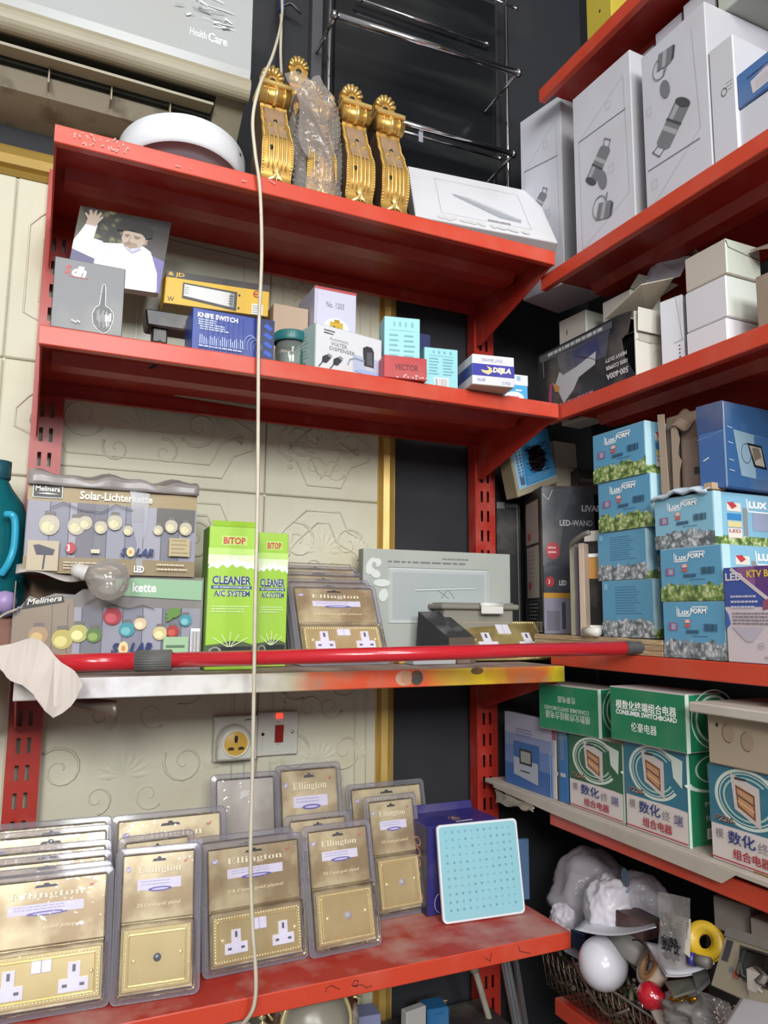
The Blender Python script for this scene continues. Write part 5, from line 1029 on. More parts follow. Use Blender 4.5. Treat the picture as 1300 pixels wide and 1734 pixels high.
MB().lathe([(.066, .008), (.069, .014), (.066, .02), (.062, .016)], ROPE, 40, T).build('gold_ring', e)
MB().lathe([(.064, .012), (.055, .034), (.035, .05), (0, .057)], mat('milky_dome', '#8f8a7c', .3), 36, T).build('dome', e)
mb = MB()
for k in range(11): a = math.radians(10 + 16 * k); mb.tube([T @ V((.086 * math.cos(a), .086 * math.sin(a), .004)), T @ V((.092 * math.cos(a + .1), .092 * math.sin(a + .1), .006)), T @ V((.080 * math.cos(a + .2), .080 * math.sin(a + .2), .008))], .0026, ROPE, 6)
tag(mb.build('gold_scrolls', e), kind='stuff'); MB().tube([(q.x, -.25, CT), (q.x, -.25, q.z - .05)], .02, POR, 14).build('stand', e)
mb = MB(); q2 = hy(443, 1722, -.3); 
for k in range(5): mb.lathe([(0, -.006), (.0065, 0), (0, .006)], ROPE, 10, Matrix.Translation(q2 + V((.002 * (k % 2), 0, -.011 * k))))
e2 = empty('gold_bead_stem', q2, 'gold beaded stem under the lowest shelf left of the porcelain lamp', 'ornament'); mb.build('beads', e2); MB().tube([q2 - V((0, 0, .05)), V((q2.x, q2.y, CT))], .004, ROPE, 8).build('stem', e2); MB().hexa((q2.x - .06, q2.y + .01, CT), (.05, 0, 0), (0, .03, 0), (0, 0, q2.z - CT - .01), mat('pale_porcelain', '#b9b0a6', .4), .01).build('pale_base', e2)
b = Bx(592, 645, 1726, -.12, CT, -6, .05, 0, zat(1722, .65, -.12) - CT); b.fill(pm('#8a90b4', .3, .1), .002); b.done('blue_grey_bar', 'blue-grey flat bar box under the lowest shelf')
b = Bx(724, 762, 1712, -.12, CT, -5, .05); b.fill(pm('#2f6a9c', .35, .1), .004); b.front.line([(.3, .2), (.7, .22)], .001, pm('#1d4468', .4, 0)); b.done('blue_box', 'blue small box with a dusty top under the lowest shelf')
b = Bx(715, 757, 1703, -.07, CT, 0, .03); b.fill(pm('#55504e', .5, .4), .003); b.front.rect(.3, 0, 1, .06, pm('#c9a96a', .5, 0)); b.done('grey_box', 'dark grey box with a tan strip behind the small blue box')
b = Bx(688, 722, 1715, -.15, CT, 10, .02); b.fill(pm('#b4b2ae', .5, .2), .002); b.done('white_box', 'pale folded card standing left of the small blue box')
mb = MB(); mb.tube(smooth([hy(803, 1640, -.12), hy(812, 1670, -.12), hy(822, 1705, -.12), hy(835, 1750, -.12), hy(842, 1790, -.12)]), .0068, mat('dusty_conduit', '#a09a88', .6, dirt=.5, dirtcol='#77705f', dscale=40), 12); e = empty('conduit_pipe', hy(803, 1640, -.12), 'dusty beige conduit pipe hanging under the lowest shelf beside the red post', 'pipe'); mb.build('pipe', e); q = hy(803, 1638, -.12); mb = MB(); mb.tube([q + V((-.004, 0, .02)), q + V((0, 0, -.008))], .0105, mat('dusty_conduit', ''), 12); mb.build('coupling', e)
ALU = mat('aluminium_profile', '#a9adb0', .3, .7)
for k, (t, bt_, w_) in enumerate((((857, 1626), (880, 1745), .022), ((874, 1624), (893, 1745), .007))):
    a, c = hy(*t, -.05), hy(*bt_, -.09); a = c + (a - c) * 1.12; c = a + (c - a) * 3.2; mb = MB(); d = c - a
    for s in (-1, 0, 1): mb.hexa(a + V((s * w_ * .38 - .002, 0, 0)), (.004, 0, 0), (0, .012, 0), d, ALU, 0)
    mb.hexa(a + V((-w_ / 2, .004, 0)), (w_, 0, 0), (0, .006, 0), d, ALU, 0); tag(mb.build('aluminium_profile', None, c), ('wide grooved', 'narrow')[k] + ' aluminium profile standing behind the right post under the lowest shelf', 'profile')
# ================================================================== right unit: top shelves
WC = pm('#c6c8d2', .45, .22); WCs = pm('#c3c5cd', .45, .2); DRW = pm('#77797f', .45, 0); DRD = pm('#4b4d53', .45, 0); DRL = pm('#a4a6ac', .45, 0); LN = pm('#9c9ea6', .5, 0)
def spotlight(f, cx, cy, s, a, up=False):
    """printed picture of a cylinder spotlight on a bracket: centre, size, tilt"""
    k = -1 if up else 1; asp = f.u.length / f.v.length
    def P(x, y): c, q = math.cos(a), math.sin(a); x, y = x * s, y * s * k; return (cx + (x * c - y * q), cy + (x * q + y * c) * asp)
    f.line([P(-.15, -.6), P(-.45, -1.25), P(.1, -1.3), P(.3, -.55)], .003, DRW)
    f.poly([P(-.5, -.8), P(-.3, -.95), P(.3, -.95), P(.5, -.8), P(.52, .9), P(-.52, .9)], DRW); f.poly([P(-.5, -.3), P(.5, -.3), P(.5, -.1), P(-.5, -.1)], DRL); f.poly([P(-.4, .2), P(-.12, .2), P(-.12, .85), P(-.4, .85)], DRL); f.poly([P(-.54, .1), P(.54, .1), P(.54, .2), P(-.54, .2)], DRD)
    f.poly([P(.53 * math.cos(t), .93 + .18 * math.sin(t)) for t in [2 * math.pi * i / 14 for i in range(14)]], DRD)
def spot_small(f, cx, cy, s, a, up=False):
    k = -1 if up else 1; asp = f.u.length / f.v.length
    def P(x, y): c, q = math.cos(a), math.sin(a); x, y = x * s, y * s * k; return (cx + (x * c - y * q), cy + (x * q + y * c) * asp)
    f.ell(cx - .02, cy - s * .72 * k, s * .34, s * .22, DRW, 14, .5); f.line([P(-.05, -.75), P(.0, -.3)], .004, DRW); f.ring(cx - s * .35, cy - s * .1 * k, s * .5, s * .28, .1, DRW, 16)
    f.poly([P(-.5, -.3), P(.4, -.35), P(.5, .5), P(-.45, .55)], DRW); f.poly([P(-.2, -.3), P(.05, -.33), P(.1, .52), P(-.15, .53)], DRL); f.poly([P(.42, -.3), P(.6, -.2), P(.65, .4), P(.5, .5)], DRD)
def spot_box(b, nm, label, up):
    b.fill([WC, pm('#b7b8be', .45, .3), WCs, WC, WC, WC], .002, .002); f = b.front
    f.line([(.1, .3), (.12, .96), (.92, .8), (.88, .12), (.1, .3)] if not up else [(.06, .96), (.08, .98), (.86, .7), (.8, .1)], .0008, LN)
    if not up:
        f.line([(.1, .3), (.9, .32)], .0028, DRW); spotlight(f, .44, .52, .22, .75); spot_small(f, .52, .8, .24, .35); f.frame(.6, .2, .68, .24, .0006, LN); f.frame(.62, .58, .7, .62, .0006, LN)
    else:
        f.line([(.06, .74), (.84, .76)], .0028, DRW); spotlight(f, .46, .57, .27, .75, True); spot_small(f, .40, .15, .24, .1, True); f.frame(.08, .36, .15, .41, .0006, LN); f.frame(.12, .82, .2, .87, .0006, LN)
    b.done(nm, label, 'box', 'spotlight cartons on the right upper shelf')
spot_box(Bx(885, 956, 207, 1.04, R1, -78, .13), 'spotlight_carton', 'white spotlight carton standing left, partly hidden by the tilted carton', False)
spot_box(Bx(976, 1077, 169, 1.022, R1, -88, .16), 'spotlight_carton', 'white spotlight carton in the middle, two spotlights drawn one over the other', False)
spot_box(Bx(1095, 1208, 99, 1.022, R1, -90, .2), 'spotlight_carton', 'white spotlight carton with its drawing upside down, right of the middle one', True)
b = Bx(1210, 1252, 88, 1.0225, R1, -88, .18); b.fill(WCs, .002, .002); f = b.front; f.ring(.55, .42, .12, .035, .25, pm('#4f5160', .4, 0), 14); f.bars(.65, .36, .3, 3, .03, .007, LN, 3); b.done('white_carton', 'plain white carton with a small ring mark beside the blue carton')
b = Bx(1252, 1340, 190, 1.03, R1, -90, .18); b.fill(WC, .002, .002); b.done('white_carton', 'low white carton under the blue carton at the right frame edge')
z_ = b.z + .001; b = Bx(1250, 1345, 128, 1.028, z_, -92, .17); BB = pm('#4f76ae', .4, .15); b.fill([BB, BB, BB, BB, pm('#3b5a86', .4), BB], .002, .001); f = b.front; f.poly([(.25, .48), (.5, .4), (.9, .38), (.9, .8), (.28, .86)], pm('#cfc9d2', .4, .05)); f.bars(.34, .52, .5, 6, .05, .012, LN, 4); f.poly([(.3, .42), (.6, .3), (.9, .3), (.9, .38), (.5, .4)], pm('#8d86b4', .4, 0)); f.bars(.2, .3, .4, 1, .05, .04, pm('#30456c', .4, 0), 2); b.done('blue_carton', 'blue carton with a pale label at the right frame edge on the upper right shelf')
for k, (a, c, pt, x0, lb, m_) in enumerate(((1086, 1112, -20, 1.10, 'leftmost', WC), (1112, 1158, -30, 1.085, 'second', WC), (1160, 1215, -30, 1.08, 'third', pm('#d3d6e0', .45, .1)), (1216, 1290, -40, 1.075, 'rightmost', pm('#b4bab0', .45, .2)))):
    y = yat(a, x0, R1 + .3); z0 = R1 + .31 + .012 * (k % 2) + .012 * (k == 3)
    b = Bx(a, c, pt, x0, z0, -88, .12, 0, min(1.188 - z0, zat(pt, x0, y) - z0)); b.fill([m_, pm('#8b8785', .5, .2), m_, m_, m_, m_], .002, .002); b.done('stacked_white_carton', 'white carton stacked on the spotlight cartons at the top edge, %s of four' % lb)
b = Bx(994, 1036, -14, 1.012, R0, -88, .1); YL = pm('#b9a83c', .45, .15); b.fill([YL, YL, YL, YL, YL, pm('#6f6a60', .6)], .002); b.front.ell(.55, .6, .04, .03, INK, 6); b.done('yellow_carton', 'yellow carton at the very top of the right shelving')

# ------------------------------------------------------------------ right unit: torn black carton and white cartons
KB = pm('#26282e', .3, .25); GRW = pm('#c9c8be', .55, .25); z = R2
b = Bx(913, 1077, 604, 1.018, z, -90, .085)
e = empty('torn_black_carton', b.base, 'torn black jump-lead carton with upside-down lettering on the right second shelf', 'box'); o, U, W_, Hh = b.o, b.U, b.W, b.H
mb = MB(); mb.hexa(o + W_, U, V((.002, 0, 0)), Hh, KB, .0005); mb.hexa(o, V((0, -.002, 0)), W_, Hh, KB, .0005); mb.hexa(o, U, W_, V((0, 0, .002)), KB, .0005); mb.hexa(o + Hh, U * .86, W_, V((0, 0, .002)), KB, .0005)
ff = Face(mb, o + Hh, U, -Hh); tear = [(0, 1), (0, 0), (.12, .0), (.85, -.02), (.93, .0), (.98, .02), (.94, .3), (.88, .36), (.9, .62), (.95, .8), (1, .97), (1, 1)]
mb.prism([ff.p(a, c, 0) for a, c in tear], (.0018, 0, 0), KB); f = ff; f.k = 1
f.rect(.02, .02, .8, .12, pm('#53565c', .35, .2)); f.bars(.12, .04, .62, 1, .05, .05, pm('#b3b4b8', .4, 0), 6)
f.poly([(.22, .14), (.78, .13), (.74, .5), (.6, .5), (.45, .55), (.28, .56)], pm('#464a5a', .25, .3)); f.poly([(.4, .2), (.66, .16), (.68, .42), (.5, .52), (.42, .46)], pm('#3a3f66', .25, .2)); f.poly([(.2, .6), (.25, .42), (.29, .5), (.44, .46), (.64, .36), (.63, .55), (.46, .64), (.4, .8), (.29, .95)], pm('#b4b7bc', .4, .2)); f.line([(.06, .12), (.07, .4)], .0022, pm('#83868e', .4, 0)); f.line([(.06, .13), (.4, .16)], .0015, pm('#6d7078', .4, 0)); f.line([(.44, .3), (.58, .42), (.66, .52)], .001, pm('#1d1e24', .4, 0))
f.poly([(.14, .56), (.17, .55), (.155, .9), (.13, .9), (.12, .75)], pm('#9c4a78', .4, 0)); f.poly([(.17, .55), (.25, .66), (.24, .74), (.2, .72)], pm('#c08a4c', .4, 0)); f.bars(.2, .93, .5, 1, .05, .045, pm('#a8707c', .4, 0), 3); f.bars(.2, .985, .5, 1, .03, .012, pm('#7c5560', .4, 0), 5)
for k, (s, h_) in enumerate((('HEAVY DUTY', .06), ('100% COPPER', .06), ('500-600A', .09))): f.text(s, .73 + .005 * k, .55 + .115 * k, .2, h_, pm('#d9d9d9', .4, 0), .02, 0, True)
mb.build('black_carton_shell', e)
mb = MB(); mb.hexa(o + U + V((.004, .002, .002)), W_ * .9, V((0, .004, 0)), Hh * .97, GRW, .001); f = Face(mb, o + U + Hh * .97 + V((.004, .0015, .002)), W_ * .9, -Hh * .97); f.ring(.7, .62, .12, .1, .2, pm('#b5b4aa', .5, 0), 14, 3, 6.4); f.line([(.02, .42), (.5, .45), (.55, .4)], .001, pm('#8f8d82', .5, 0)); f.rect(.1, .32, .95, .44, pm('#aaa89c', .5, .2)); mb.build('inner_liner', e)
q = o + U + Hh; mb = MB(); mb.hexa(q + V((.004, -.004, -.045)), W_ * .9, V((0, -.0015, 0)), V((-.003, -.006, .045)), GRW, .0008); mb.build('end_flap', e)
mb = MB(); P = [q + V((-.003, .08, .006)), q + V((.002, -.02, .04)), q + V((.055, -.05, .052)), q + V((.075, .04, .012))]; mb.prism(P, (0, 0, .0018), mat('raw_cream_board', '#b3a997', .65, dirt=.3)); mb.build('raised_lid', e)
WCB = pm('#c3c0b8', .5, .3); WSD = pm('#cdd2c8', .5, .2)
b = Bx(950, 997, 545, 1.12, z, -85, .06); b.fill([WCB, WSD, WCB, WCB, WSD, WCB], .002, .001); b.front.ell(.3, .14, .03, .03, pm('#7a7670', .5, 0), 7); b.done('white_carton', 'small white carton behind the left end of the torn black carton')
b = Bx(1025, 1074, 513, 1.115, z, -88, .09); b.fill([WCB, WSD, WCB, WCB, pm('#8d877c', .6), WCB], .002, .001); g = b.root('open_white_carton', 'open white carton behind the torn black carton, its flaps raised'); q = b.o + b.U + b.H
mb = MB(); mb.prism([q, q + b.W, q + b.W + V((.01, -.04, .012)), q + V((-.004, -.03, .018))], (0, 0, .0015), GRW); mb.prism([q + V((.02, -.01, .0)), q + V((.05, -.09, .0)), q + V((.07, -.10, .045)), q + V((.05, -.06, .055)), q + V((.035, -.05, .045)), q + V((.03, -.03, .04))], (.0015, .001, 0), WC); mb.build('flap', g)
mb = MB(); mb.grid(lambda u, v: q + V((.055 + .03 * v, -.02 - .115 * u, .028 + .03 * math.sin(math.pi * u) + .012 * math.sin(9 * u + 4 * v))), 12, 5, mat('brown_board', '#8d7f70', .7, dirt=.3)); mb.build('brown_flap', g, solid=.0015)
b = Bx(1121, 1160, 512, 1.05, z, -80, .12); b.fill([pm('#d3d6de', .45, .15), WC, WCB, WC, WCB, WC], .002, .002); f = b.front; f.line([(.72, .0), (.95, .6)], .001, LN); f.line([(.6, .62), (1, .6)], .0016, LN); f.bars(.78, .66, .08, 6, .05, .02, INK, 3); b.done('white_carton', 'tall white carton between the torn black carton and the three-carton stack')
zb = z; 
for k, (p_, nm) in enumerate(((566, 'bottom'), (498, 'middle'), (440, 'top'))):
    b = Bx(1164 - 1.5 * k, 1233 - .8 * k, p_, 1.05, zb, -90, .085); m_ = (pm('#d9dae0', .45, .1), pm('#d2d3da', .45, .15), pm('#bdb5ab', .5, .2))[k]; s_ = (pm('#dcdde2', .45, .1), pm('#cdd4cd', .45, .15), pm('#c3cbbd', .5, .2))[k]  # top carton's greyer cream paints in the shade cast by the shelf above
    b.fill([m_, s_, m_, m_, s_, m_], .002, .0015); f = b.right
    if k == 2: f.line([(.0, .06), (.06, .25), (.6, .34), (1, .38)], .002, pm('#6f6a60', .5, 0))
    b.done('stacked_white_carton', 'plain white carton, %s of the three-carton stack on the right second shelf' % nm); zb = b.z + .0008
b = Bx(1284, 1345, 470, 1.05, z, -88, .1); b.fill([mat('brown_board', ''), CARD, CARD, CARD, pm('#6f6258', .6), CARD], .002, .002); b.done('brown_carton', 'brown carton at the right frame edge beside the white stack')
mb = MB(); q = hx(1270, 425, 1.1); mb.prism([q, q + V((.0, -.06, -.02)), q + V((.06, -.06, .02)), q + V((.05, .01, .02))], (0, 0, .002), mat('brown_board', '')); tag(mb.build('loose_board', None, q), 'loose brown board lying over the brown carton at the right frame edge', 'board')

# ------------------------------------------------------------------ right unit: third shelf
WOOD = mat('pale_plywood', '#a98f6e', .65, color2='#c7b08d', c2scale=6, stretch=(4, 4, 60), dirt=.3, dirtcol='#8a745a'); zt = -.0385
def plank(y0, y1, z0, z1, nm, lb, x0=1.006, x1=1.31):
    mb = MB(); n = 3
    for k in range(n): mb.hexa((x0 + .001 * (k % 2), y1, z0 + (z1 - z0) * k / n), (x1 - x0, 0, 0), (0, y0 - y1, 0), (0, 0, (z1 - z0) / n - .0006), WOOD, .0006)
    return tag(mb.build(nm, None, ((x0 + x1) / 2, (y0 + y1) / 2, z0)), lb, 'plank')
plank(yat(904, 1.006, zt), yat(1047, 1.006, zt), R3, zt, 'wood_plank', 'long pale plywood plank along the shelf front under the thin boards and blue stack', 1.006, 1.058)
plank(-.05, yat(1047, 1.006, zt), R3, zt - .0004, 'wood_plank', 'wide pale plywood plank behind the long one, under the black cartons', 1.059, 1.31)
plank(yat(1047.5, 1.006, zt), yat(1121, 1.006, zt), R3, zt - .001, 'wood_plank', 'short layered plywood plank right of the long plank, under the blue stack')
# black wall-lamp cartons in the corner
KL = mat('scuffed_slate_print', '#3a3e46', .4, dirt=.6, dirtcol='#6d727c', dscale=18); KD = pm('#141518', .6, .2); PAL = pm('#a29a94', .45, .1); p = V((xat(921.5, -.205, zt), -.205, zt))
b = Bx(0, 1013, 822, (p.x, p.y), zt, -20, .15); b.fill([KL, KD, KD, KD, pm('#7a4c4e', .4, .2), KD], .0015, .0012); f = b.front
f.poly([(0, .02), (.5, .02), (.3, .5), (.0, .55)], pm('#4a4d54', .35, .3)); f.text('LIVARNO', .75, .13, .6, .045, pm('#c9cacc', .4, 0), .04); f.text('LED-WAND', .33, .235, .62, .04, pm('#c9cacc', .4, 0), .015); RDK = pm('#a8323c', .4, .1)
f.ell(.19, .445, .13, .058, RDK, 22); f.bars(.1, .42, .18, 2, .03, .012, pm('#e0b9b9', .4, 0), 3); f.ell(.12, .655, .085, .036, RDK, 18); f.text('3', .09, .64, .03, .03, PINK); f.text('LED', .29, .645, .14, .035, pm('#d9dadc', .4, 0), .04); f.rect(0, .73, .6, .765, pm('#cf9c3c', .4, .1)); f.rect(0, .765, .6, 1, pm('#9a98ae', .4, .15)); f.rect(.33, .79, .4, .97, pm('#54566a', .4, 0)); f.rect(.05, .85, .28, .98, pm('#7f7e92', .4, .2)); f.line([(.02, .06), (.12, .1), (.2, .03)], .0012, pm('#c9cacc', .4, 0))
f = b.left; f.rect(.1, .08, .8, .38, PAL); f.rect(.12, .4, .8, .76, PAL); f.bars(.2, .43, .4, 9, .03, .006, pm('#7c7470', .4, 0), 4)
for yy in (.3, .65): f.poly([(.2, yy), (.36, yy), (.36, yy + .04), (.28, yy + .06), (.2, yy + .04)], pm('#a8403c', .4, 0))
f.frame(.2, .78, .85, .93, .0005, pm('#8f9093', .4, 0)); f.bars(.25, .8, .5, 5, .025, .008, pm('#8f9093', .4, 0), 5); f.barcode(.5, .93, .4, .055, INK, 3, pm('#b9bab9', .4, 0)); f.line([(1, .05), (.98, .5), (1, .95)], .002, pm('#b9babd', .4, 0))
b.done('wall_lamp_carton', 'tall black wall-lamp carton with red round badges in the corner'); zl = b.z
b = Bx(843, 884, 850, (xat(843, -.035, R3), -.035), zt, -12, .03); b.fill([KD, KD, KD, KD, KD, KD], .0015, .001); f = b.front; f.rect(.02, .0, .35, .05, pm('#6f7072', .4, .1)); f.bars(.4, .01, .5, 1, .05, .03, pm('#77787a', .4, 0), 2); f.line([(.86, .02), (.9, .98)], .0016, pm('#87888b', .4, 0)); f.bars(.1, .12, .55, 5, .02, .004, pm('#3f4044', .4, 0), 3); b.done('black_carton', 'tall plain black carton left of the red-badged lamp carton')
OLV = mat('olive_beige_board', '#9a937c', .55, dirt=.35, dirtcol='#b3ac98'); BL = pm('#3f8fc4', .35, .12)
b = P3((858, 748), (927, 725), (877, 842.5), -.135, .05); b.fill([OLV, OLV, mat('olive_side', '#857c62', .55, dirt=.4), OLV, OLV, OLV], .002, .001); f = b.front
f.poly([(.06, .0), (.98, .0), (.98, .88), (.06, .88)], pm('#8fb9d6', .35, .1)); f.poly([(.28, 0), (.98, 0), (.98, .86), (.24, .86)], BL); rn = random.Random(31)
for k in range(150):
    x = .6 + rn.uniform(-.22, .22); y = .45 + rn.uniform(-.25, .25); f.line([(x - .05, y), (x + .05, y + rn.uniform(-.03, .03))], .0013, pm('#28222e', .5, 0)); f.k = 8
f.ell(.6, .45, .2, .24, pm('#28222e', .5, 0), 16); 
for x in (.12, .2): f.bars(x, .1, .04, 10, .06, .035, pm('#4c6a8a', .4, 0), int(x * 100))
f.rect(.12, .68, .22, .82, pm('#4c6a8a', .4, 0)); f.bars(.3, .72, .6, 4, .03, .006, pm('#a9d0e8', .4, 0), 6)
b.done('tilted_blue_carton', 'tilted beige carton with a blue scribbled-over label wedged under the bracket')
CBX = pm('#bcbba6', .5, .3); b = Bx(944, 974, 782, -.10, zl + .004, 4, .07); b.fill([CBX, CBX, CBX, CBX, CBX, CBX], .0015); g = b.root('cream_carton', 'cream carton with a stepped lid standing on the red-badged lamp carton'); q = b.o + b.H; MB().hexa(q + V((-.006, -.005, -.012)), b.U + V((.012, 0, 0)), b.W + V((0, .008, 0)), V((-.004, 0, .065)), CBX, .002).build('lid', g)
b = Bx(978, 1020, 795, -.13, zl + .004, -10, .05); b.fill(pm('#2a2624', .4, .2), .0015); b.front.text('LIVARNO', .1, .35, .8, .15, pm('#6f6a66', .4, 0), .02); b.done('dark_carton', 'low dark carton lying between the cream carton and the blue stack')
# light frames and packet
for k, (a, c, pt, x0, colr, lb) in enumerate(((967, 974.5, 921, 1.012, '#8f8c78', 'leftmost'), (982.5, 992, 920, 1.008, '#b09c8a', 'right-hand'))):
    b = Bx(a, c, pt, x0, zt, -60, .10); b.fill(mat('frame_wood_%d' % k, colr, .5, dirt=.3, dirtcol='#d0c7b8', stretch=(9, 9, 2)), .001); b.done('frame_board', 'thin pale upright board beside the lamp carton, %s of two' % lb, 'board')
b = Bx(975, 982, 926, 1.02, zt, -60, .08); b.fill(pm('#6f6878', .5, .3), .001); b.done('grey_sleeve', 'dark grey sleeve standing between the two thin boards', 'sleeve')
b = Bx(993.5, 1024, 900, 1.035, zt, -70, .09); b.fill([KD, KD, KD, KD, pm('#b9b7b2', .5), KD], .001); f = b.front; f.rect(0, 0, 1, .1, pm('#c9c7c2', .4, .1)); f.rect(0, .22, 1, .255, PINK); f.rect(0, .26, 1, .46, pm('#c79552', .4, .1)); f.rect(0, .9, 1, .94, PINK); b.done('black_orange_packet', 'black and orange packet behind the thin boards', 'packet')
mb = MB(); q = V((1.0, yat(1003, 1.0, zt + .01), zt + .0095)); mb.tube([q + V((-.002, .022, 0)), q + V((.0, -.018, 0))], .0085, mat('white_roll', '#d3d2ca', .5), 16); tag(mb.build('white_roll', None, q), 'small white roll lying on the plank before the black and orange packet', 'roll')
mb = MB(); mb.tube(smooth([hx(966, 922, 1.005), hx(975, 914, 1.003), hx(988, 905, 1.002), hx(997, 902, 1.004)]), [.0055] * 19, mat('grey_strap', '#5f5f5b', .6, dirt=.5), 8); tag(mb.build('grey_strap', None, hx(966, 922, 1.005)), 'short grey strap over the tops of the thin boards', 'strap')

# blue garden-light cartons
LG = foliage('printed_leaves_green', '#8ba35c', '#d3dbb4', '#4a6338', 75); LGG = foliage('printed_leaves_grey', '#98a0a6', '#d9dce2', '#5a6268', 75); SKY = pm('#5f9fc4', .35, .14); SKY2 = pm('#86bcd6', .35, .1); SKYD = pm('#4a86b4', .35, .14)
def garden(b, nm, label, leaves, kind='logo', sky=SKY, side=True):
    b.fill([sky, SKY2, sky, sky, pm('#8fb0bf', .4, .3), sky], .0015, .0012); f = b.front
    top = .7; pts = [(0, 1), (0, top + .05)]; rr_ = random.Random(len(label)); x = 0
    while x < 1: x += rr_.uniform(.03, .07); pts.append((min(x, 1), top + rr_.uniform(-.06, .05)))
    f.poly(pts + [(1, 1)], leaves)
    if kind == 'logo':
        f.line([(.25, .1), (.25, .26), (.46, .26), (.5, .1), (.74, .1), (.74, .14)], .0016, PINK); f.text('Lux', .27, .13, .19, .11, PINK, .03); f.text('FORM', .475, .125, .25, .09, PINK, .04)
        f.rect(.1, .38, .25, .52, pm('#8d6a92', .4, .1)); f.rect(.15, .4, .22, .5, pm('#a9a4c0', .4, 0)); f.rect(.37, .32, .47, .38, pm('#d9786a', .4, 0)); f.text('LED', .385, .325, .07, .05, PINK, .03); f.rect(.38, .4, .46, .46, pm('#c9605c', .4, 0)); f.barcode(.68, .39, .2, .13, pm('#2d4a66', .4, 0), 3); f.bars(.4, .5, .22, 1, .06, .06, pm('#3b5f80', .4, 0), 5); f.bars(.5, .6, .25, 1, .04, .012, pm('#3b5f80', .4, 0), 6)
    else: f.bars(.28, .12, .5, 11, .046, .014, pm('#3f76a3', .4, 0), 4); f.rect(.05, .06, .13, .17, SKY2)
    if side:
        f = b.right; f.rect(0, .82, 1, 1, leaves if leaves is LG else LG); f.rect(0, 0, .12, .85, pm('#b9dbe6', .4, 0)); f.rect(.2, .2, .42, .36, pm('#dedbd0', .4, 0)); f.poly([(.2, .2), (.3, .18), (.36, .26), (.28, .32)], pm('#b8434c', .4, 0)); f.rect(.2, .4, .42, .52, pm('#3f86c0', .4, 0)); f.rect(.2, .55, .42, .66, pm('#d9cf9a', .4, 0)); f.rect(.2, .68, .42, .86, pm('#e3dcd2', .4, 0)); f.text('LED', .22, .7, .18, .06, pm('#8f3a3a', .4, 0), .02)
    return b
GG = 'blue garden-light cartons on the right third shelf'
zs = zt + .0005
for k, (a, c, pt, x0, lv, kd, lb) in enumerate(((1021, 1109, 984, 1.028, LGG, 'list', 'bottom'), (1013, 1096, 904, 1.028, LGG, 'list', 'second from bottom'), (1014, 1104, 820, 1.026, LG, 'logo', 'second from top'), (1005, 1094, 739, 1.024, LG, 'logo', 'top'))):
    b = Bx(a, c, pt, x0, zs, -90, .125); garden(b, 0, lb, lv, kd).done('garden_light_carton', 'blue garden-light carton with leaf print, %s of the left four-carton stack' % lb, 'box', GG); zs = b.z + .0006
zs = R3 + .0005
for k, (a, c, pt, x0, lv, lb) in enumerate(((1125, 1231, 1019, 1.006, LGG, 'bottom'), (1120, 1226, 931, 1.006, LG, 'middle'), (1110, 1211, 848, 1.01, LGG, 'top'))):
    b = Bx(a, c, pt, x0, zs, -90, .15); garden(b, 0, lb + ' r', lv, 'logo', SKY if k < 2 else SKY2)
    f = b.right; f.text('LUX', .55, .14, .3, .13, PINK, .05); f.line([(.52, .1), (.53, .34), (.9, .34)], .002, PINK); f.rect(.45, .28, .52, .8, pm('#8a9096', .4, .1)); f.rect(.6, .36, 1, .7, pm('#9aa6c0', .3, .1))
    if k == 2:
        g = b.root('garden_light_carton', 'blue garden-light carton with a torn raised flap, top of the right three-carton stack', 'box', GG); q = b.o + b.H
        mb = MB(); mb.grid(lambda u, v: q + b.U * u * .96 + V((-.012 * math.sin(3 * v) - .004 + .05 * v * v, 0, -.006 + .014 * v + .006 * math.sin(4 * u) + .008 * u + .003 * math.sin(19 * u))), 14, 6, pm('#c3d6e4', .4, .2)); mb.build('torn_flap', g, solid=.0012)
        MB().hexa(q + b.U * .86 + V((0, 0, .002)), b.U * .14, V((.03, 0, 0)), V((0, 0, .012)), CARD, .001).build('torn_corner', g)
    else: b.done('garden_light_carton', 'blue garden-light carton with leaf print, %s of the right three-carton stack' % lb, 'box', GG)
    zs = b.z + .0006
# KTV carton, blue picture carton, torn brown carton
b = Bx(1233, 1345, 962, 1.003, R3, -90, .03); KW = pm('#cfc3ca', .4, .1); b.fill([KW, KW, pm('#b9b0b8', .4, .1), KW, KW, KW], .001); f = b.front; PU = pm('#5f3a7c', .4, .05); PV = pm('#8d5a8c', .4, .05)
f.rect(0, 0, 1, .42, pm('#3a51a0', .4, .05)); f.poly([(.18, 0), (1, 0), (1, .42), (.72, .42)], PU); f.poly([(.18, 0), (.5, 0), (.5, .2), (.4, .2)], PV); f.poly([(0, .42), (0, .56), (.16, .42)], KW); f.poly([(0, .44), (.05, .5), (.08, .6), (.0, .66)], pm('#3a62ae', .4, .05)); f.line([(.13, .02), (.78, .4), (.5, .56)], .006, KW); f.poly([(.6, .36), (.85, .3), (1, .45), (.6, .45)], pm('#93506e', .4, .05)); f.poly([(.1, .63), (.6, .63), (.42, .78), (.32, .78)], pm('#b9b2c2', .4, .1))
f.text('LED', .03, .06, .28, .08, pm('#d9d4de', .4, 0), .03); f.text('KTV BAR', .38, .04, .5, .075, pm('#e0c050', .4, 0), .03); f.bars(.1, .3, .5, 3, .055, .022, pm('#c3c3da', .4, 0), 3); f.bars(.12, .48, .8, 4, .035, .016, pm('#84798a', .4, 0), 7); f.ring(.55, .82, .05, .035, .15, pm('#a3949e', .4, 0), 16); f.ring(.8, .82, .05, .035, .15, pm('#a3949e', .4, 0), 16); f.text('H', .53, .805, .04, .03, pm('#a3949e', .4, 0)); f.bars(.6, .92, .3, 1, .04, .02, pm('#a3949e', .4, 0), 9)
